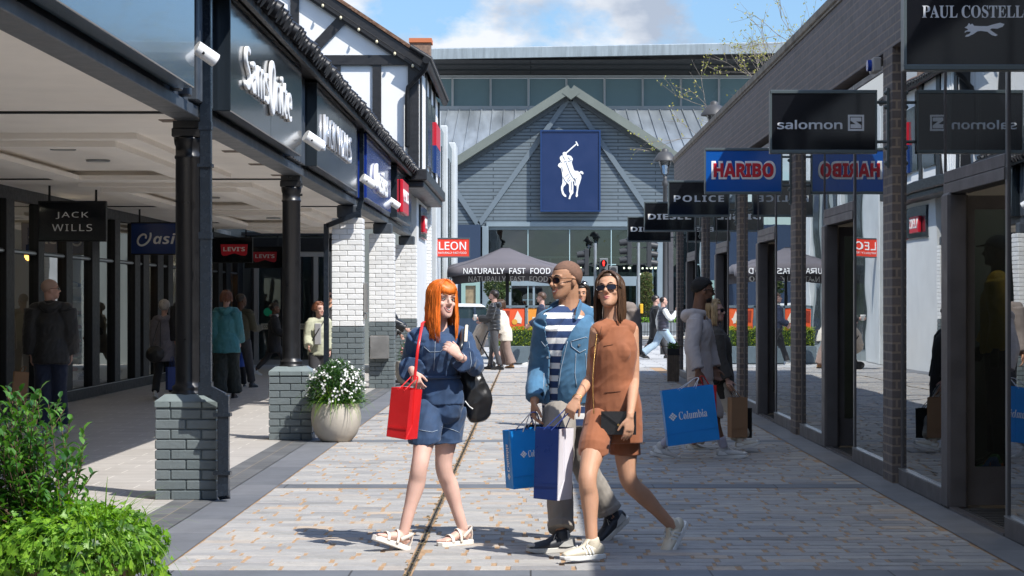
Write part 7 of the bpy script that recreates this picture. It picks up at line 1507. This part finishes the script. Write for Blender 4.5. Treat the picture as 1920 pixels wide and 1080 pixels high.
passer('grey-haired woman in a long grey parka walking away inside the arcade', 308, 747, 1.50, 4, dict(m=cloth('grey_parka', (.16, .15, .17), .8), t=.040, hem=-.24, flare=1.15, name='parka', hood=True, fold=.012), dict(m=c_blk, kind='trousers', t=.012, hem=.6), sh_w, SK_P, True, (h_gr, 'short', .022), armL=(.0, .3))
t = thing('handbag', 'small black handbag at the elbow of the grey-haired woman', 'handbag', W(290, 700, 32)); b = MB(); c = W(291, 664, 31.95); b.ell(c, (.15, .07, .13), n=16); remesh(b, 'bag_body', l_blk, t, .012, 2, (.012, 8, 'cloth')); b = MB(); b.tube([c+Vector((-.06, 0, .1)), W(300, 600, 32.1), c+Vector((.08, 0, .1))], .008, n=6, sub=4); b.build('strap', l_blk, t)
passer('man in a black jacket almost hidden behind the first black column', 355, 747, 1.76, 0, dict(m=c_blk, t=.05, hem=-.08, name='jacket', fold=.012), dict(m=c_blk, kind='trousers', t=.02), sh_b, SK_T, False, (h_dk, 'short'), armR=(.1, .2), armL=(-.1, .2))
passer('woman in a teal waterproof jacket walking away behind the rainwater pipe', 424, 747, 1.62, 6, dict(m=cloth('teal_shell', (.03, .17, .20), .55), t=.055, hem=-.18, flare=1.25, name='jacket', hood=True, fold=.010), dict(m=cloth('dark_green_cord', (.012, .018, .016)), kind='trousers', t=.045, hem=.95, fold=.014), (mat('brown_shoe', (.06, .035, .03), .5), s_blk), SK_P, True, (h_au, 'long', .10), stride=.2)
passer('man in an olive jumper farther along the arcade', 452, 36.5, 1.62, 20, dict(m=cloth('olive_knit', (.055, .052, .030)), t=.026, hem=-.03, name='jumper'), dict(m=c_dk, kind='trousers', t=.02), sh_b, SK_D, False, (h_dk, 'crop'), armR=(.3, 1.2), turn=30)
passer('small child in a bright blue coat beside the woman in teal', 450, 37.0, .78, 10, dict(m=puf('blue_coat', (.012, .06, .32)), t=.03, hem=-.12, name='coat'), dict(m=c_blk, kind='trousers', t=.02), sh_b, SK_P, False, (h_br, 'short'))
pz, Jz = passer('woman in a knee-length black coat walking right past the cafe window', 514, 705, 1.49, 82, dict(m=c_blk, t=.05, hem=-.32, flare=1.2, name='coat', fold=.01), dict(m=c_dk, kind='trousers', t=.006, hem=.52, len=.88), sh_w, SK_D, True, (h_dk, 'short', .02), stride=.5, armR=(.2, .8), armL=(.2, .9))
b = MB(); n_ = Jz['neck']; b.tube([n_+Vector((.07, 0, .01)), n_+Vector((0, -.08, 0)), n_+Vector((-.07, 0, .01)), n_+Vector((0, .08, 0)), n_+Vector((.07, 0, .01))], .03, n=8, sub=3); b.build('scarf', cloth('grey_scarf', (.4, .38, .36)), pz)
pz, Jz = passer('woman in a pale green jacket, sunlit, beside the nearest white brick pier', 598, 31.2, 1.44, 172, dict(m=cloth('sage_jacket', (.40, .41, .30), .7), t=.045, hem=-.10, name='jacket', collar=.02, fold=.012), dict(m=c_dk, kind='trousers', t=.02), sh_b, SK_P, True, (h_au, 'long', .06), turn=-35, armR=(.2, .7), armL=(.1, .3), stride=.15)
b = MB(); b.box((Jz['chest'].x-.05, Jz['chest'].y-.185, Jz['waist'].z-.05), (Jz['chest'].x+.05, Jz['chest'].y-.165, Jz['chest'].z+.12), bev=.01); b.build('grey_top', cloth('grey_marl', (.3, .3, .31)), pz); b = MB(); b.tube([Jz['shL']+Vector((-.03, -.08, .05)), Jz['chest']+Vector((0, -.2, 0)), Jz['hipR']+Vector((-.08, -.14, .06))], .009, n=6, sub=4); b.build('strap', l_blk, pz)
passer('man in black sunglasses half hidden by the second rainwater pipe', 618, 33.4, 1.64, 175, dict(m=c_blk, t=.04, hem=-.08, name='jacket'), dict(m=c_dk, kind='trousers', t=.02), sh_b, SK_T, False, (h_dk, 'crop'), glasses=((.01,)*3, (.02,)*3), stride=.1)
passer('person in black puffer jacket behind a white pier, only one arm showing', 729, 38.7, 1.62, 95, dict(m=puf('black_puffer', (.012, .013, .015)), t=.055, hem=-.08, name='puffer_jacket', foldf=(.014, .10, 'quilt')), dict(m=c_blk, kind='trousers', t=.02), sh_b, SK_P, True, (h_dk, 'short'), armR=(.6, .4), armL=(.2, .4), stride=.1)
pz, Jz = passer('bearded man in a black puffer jacket holding a cup', 927, 693, 1.70, -78, dict(m=MT['black_puffer'], t=.040, hem=-.05, name='puffer_jacket', hood=True, foldf=(.012, .085, 'quilt')), dict(m=cloth('grey_jeans', (.06, .06, .065)), kind='trousers', t=.008, hem=.52), sh_b, SK_P, False, (h_dk, 'short', .02), armL=(.25, 1.3), armR=(.3, 1.0), stride=.16)
w_ = Jz['wrL']+Vector((-.07, -.03, .02)); t = thing('coffee_cup', 'white takeaway cup in the hand of the man in the black puffer', 'cup', w_); b = MB(); b.lathe([(0, -.06), (.028, -.06), (.038, .05), (.041, .055), (.036, .07), (0, .07)], w_, 14); b.build('cup_body', c_white, t)
b = MB(); M = Jz['Mh']; b.ell(M@Vector((0, .045, -.075)), (.050, .044, .034), M.to_3x3(), 12); b.build('beard', MT['tight_beard'], pz)
pz, Jz = passer('woman in a long cream gilet and taupe trousers behind the man with the cup', 948, 47.2, 1.50, -75, dict(m=cloth('cream_gilet', (.66, .60, .50)), t=.06, hem=-.22, flare=1.15, name='gilet'), dict(m=cloth('taupe_trousers', (.24, .17, .14)), kind='trousers', t=.035, hem=.95), (mat('tan_shoe', (.4, .22, .1), .6), s_blk), SK_P, True, (h_br, 'long', .15), stride=.2, lean=.2)
passer('man in a navy jacket and white shirt walking left in front of the hedge', 1016, 49.6, 1.71, -82, dict(m=cloth('navy_jacket', (.014, .022, .05)), t=.035, hem=-.08, name='jacket'), dict(m=c_dk, kind='trousers', t=.018), sh_w, SK_P, False, (h_br, 'short', .022), stride=.4, armR=(.4, .5), armL=(.2, .8), turn=-10)
pz, Jz = passer('dark-haired woman with sunglasses on her head, between the couple', 1091, 25.0, 1.65, 185, dict(m=cloth('cream_top', (.6, .56, .5)), t=.03, hem=-.05, name='top'), dict(m=c_dk, kind='trousers', t=.02), sh_b, SK_T, True, (h_dk, 'long', .25), stride=.1)
M = Jz['Mh']@Matrix.Translation((0, -.045, .088))@Matrix.Rotation(R(35), 4, 'X'); shades(pz, M, (.01, .02, .06), (.02, .02, .03))
passer('man in a brown-grey coat over a white shirt behind the woman in brown', 1153, 23.0, 1.71, 178, dict(m=cloth('brown_grey_coat', (.20, .165, .145)), t=.045, hem=-.14, name='coat'), dict(m=c_dk, kind='trousers', t=.02), sh_b, SK_T, False, (h_dk, 'short'), stride=.1)
pz, Jz = passer('balding man in a dark quilted body warmer and pale jeans, striding', 1243, 674, 1.70, 80, dict(m=puf('navy_quilt', (.03, .028, .045)), t=.05, hem=-.06, sleeve=0, name='body_warmer', foldf=(.013, .10, 'quilt')), dict(m=denim('pale_denim', (.32, .42, .50), .15), kind='trousers', t=.025, hem=.75, len=.96), sh_b, SK_P, False, None, stride=.62, armR=(.6, 1.9), armL=(-.3, .4))
b = MB()
for S_ in 'RL': b.tube([Jz['sh'+S_], Jz['el'+S_], Jz['wr'+S_].lerp(Jz['el'+S_], .08)], [.078, .068, .052], n=12, sub=3)
remesh(b, 'sleeves', c_white, pz, .012, 2, (.008, 9, 'cloth')); hair_cap(pz, Jz['Mh'], h_dk, .004, .2, .0, -.05)
passer('dark-haired person in a long black coat beyond the man in body warmer', 1229, 55.8, 1.66, 82, dict(m=c_blk, t=.05, hem=-.35, name='coat', flare=1.1), dict(m=c_blk, kind='trousers', t=.01), sh_b, SK_P, False, (h_dk, 'short', .02), stride=.4)
# pushchair
t = thing('pushchair', 'beige pushchair being wheeled in front of the man with the cup', 'pushchair', (W(905, 0, 46.9).x, 46.9, 0)); x, y = W(905, 0, 46.9).x, 46.9
b = MB(); b.tube([(x+.10, y, .95), (x-.0, y, .9), (x-.12, y, .55), (x-.05, y, .38)], [(.16, .10), (.20, .16), (.18, .16), (.12, .10)], n=14, ref=(0, 1, 0), sub=3); remesh(b, 'seat', cloth('oat_canvas', (.40, .34, .28)), t, .014, 2, (.014, 8, 'cloth'))
for yy in (y-.22, y+.22):
    b = MB(); b.tube([(x+.22, yy, 1.05), (x+.05, yy, .7), (x-.15, yy, .15)], .012, n=6); b.tube([(x-.15, yy, .75), (x+.18, yy, .15)], .012, n=6); b.build('frame', m_black, t)
    for xx in (x-.17, x+.2): b = MB(); b.cyl((xx, yy-.02, .09), (xx, yy+.02, .09), .09, n=16); b.build('wheel', MT['tyre'], t)
b = MB(); b.tube([(x+.22, y-.22, 1.05), (x+.24, y, 1.06), (x+.22, y+.22, 1.05)], .014, n=6); b.build('handlebar', m_black, t)

# ================================================================ shop contents
def mannequin(label, x, y, z0, jacket, trousers, cap=False, heading=-70):
    J = joints(x, y, 1.75, heading, stride=.05); 
    for a, v in list(J.items()):
        if isinstance(v, Vector) and a not in ('F', 'R', 'ftR', 'ftL', 'pnR', 'pnL'): J[a] = v+Vector((0, 0, z0))
    J['Mh'] = Matrix.Translation((0, 0, z0))@J['Mh']; root, J = figure(label, J, dict(m=jacket, t=.04, hem=-.06, name='jacket', fold=.01), dict(m=trousers, kind='trousers', t=.02), sh_b, mat('mannequin_black', (.015, .015, .017), .4), False, 1.0, .012, True, None, cat='mannequin'); root.name = 'mannequin'
    if cap: hair_cap(root, J['Mh'], c_navy, .012, .04, .02, .0, 'cap'); b = MB(); M = J['Mh']; b.tube([M@Vector((0, .075, .05)), M@Vector((0, .15, .038))], [(.06, .006)]*2, n=10, ref=M.to_3x3()@Vector((1, 0, 0))); b.build('cap_peak', c_navy, root)
    b = MB(); b.box((x-.4, y-.3, 0), (x+.4, y+.3, z0+.01)); b.build('plinth', m_dark, root)
mannequin('shop mannequin in a navy cap and yellow jacket inside the nearest doorway', 3.68, 16.35, .20, cloth('mustard_shell', (.60, .33, .02), .6), c_navy, True)
mannequin('dark mannequin in a white patterned top behind the yellow-jacketed one', 3.95, 17.0, .15, cloth('greyish_top', (.30, .29, .28)), c_blk)
b = MB(); b.box((3.50, 17.5, 1.5), (4.3, 17.54, 2.6)); tag(b.build('display_screen', mat('blue_display', (.02, .12, .20), .5)), 'blue display panel hanging behind the mannequins', 'display')
m_or2 = mat('orange_trainer', (.6, .15, .04), .6); m_bl2 = mat('blue_trainer', (.02, .10, .35), .6)
for i, (x, y, mm, lb) in enumerate(((3.44, 15.5, m_bl2, 'blue and orange trainer on the floor inside the nearest doorway'), (3.52, 15.8, mat('green_trainer', (.03, .14, .06), .6), 'dark green trainer behind the blue and orange one'))):
    t = thing('display_shoe', lb, 'trainer', (x, y, .05)); shoe(t, Vector((x, y, .30)), Vector((-.8, -.55, .0)), 1.1, mm, m_or2, m_or2)
# shoe shelf and goods behind the arcade glass
t = thing('shoe_shelf', 'white rack of bright trainers just inside the arcade shop door', 'shelf', (-7.5, 34.2, 0)); b = MB()
for k in range(7): b.box((-7.75, 33.7, .35+k*.23), (-7.35, 34.6, .37+k*.23))
b.box((-7.78, 33.68, .2), (-7.75, 34.62, 1.95)); b.build('rack', c_white, t)
rn = random.Random(8); cc = [(.6, .12, .05), (.5, .04, .08), (.45, .5, .05), (.6, .6, .55), (.05, .1, .3), (.7, .3, .3)]
for k in range(7):
    for j in range(3):
        c_ = cc[rn.randrange(6)]; y = 33.85+j*.27; z = .37+k*.23; b = MB(); b.tube([(-7.68, y, z+.07), (-7.6, y, z+.06), (-7.45, y, z+.035)], [(.045, .06), (.045, .05), (.045, .03)], n=10, ref=(0, 1, 0)); o = b.build('display_shoe', mat('shoe_col_%d' % (c_[0]*100+c_[1]*10), c_, .6)); tag(o, 'bright trainer lying on the white rack inside the arcade shop', 'trainer', 'trainers on the shop rack')
for k, (y, c_) in enumerate(((28.6, (.4, .05, .05)), (30.0, (.35, .33, .3)), (32.2, (.1, .12, .2)), (37, (.5, .48, .45)), (39.5, (.3, .08, .06)))):
    mannequin('mannequin behind the arcade shop glass, %s' % ('wearing dark red, farthest left', 'in a stone-coloured top left of the old man', 'in a slate-blue top just right of the old man', 'in an oat-coloured top beyond the shoe rack', 'in a brick-red top farthest down the arcade')[k], -7.9, y, .1, cloth('mq_top%d' % k, c_), c_dk, False, 60)
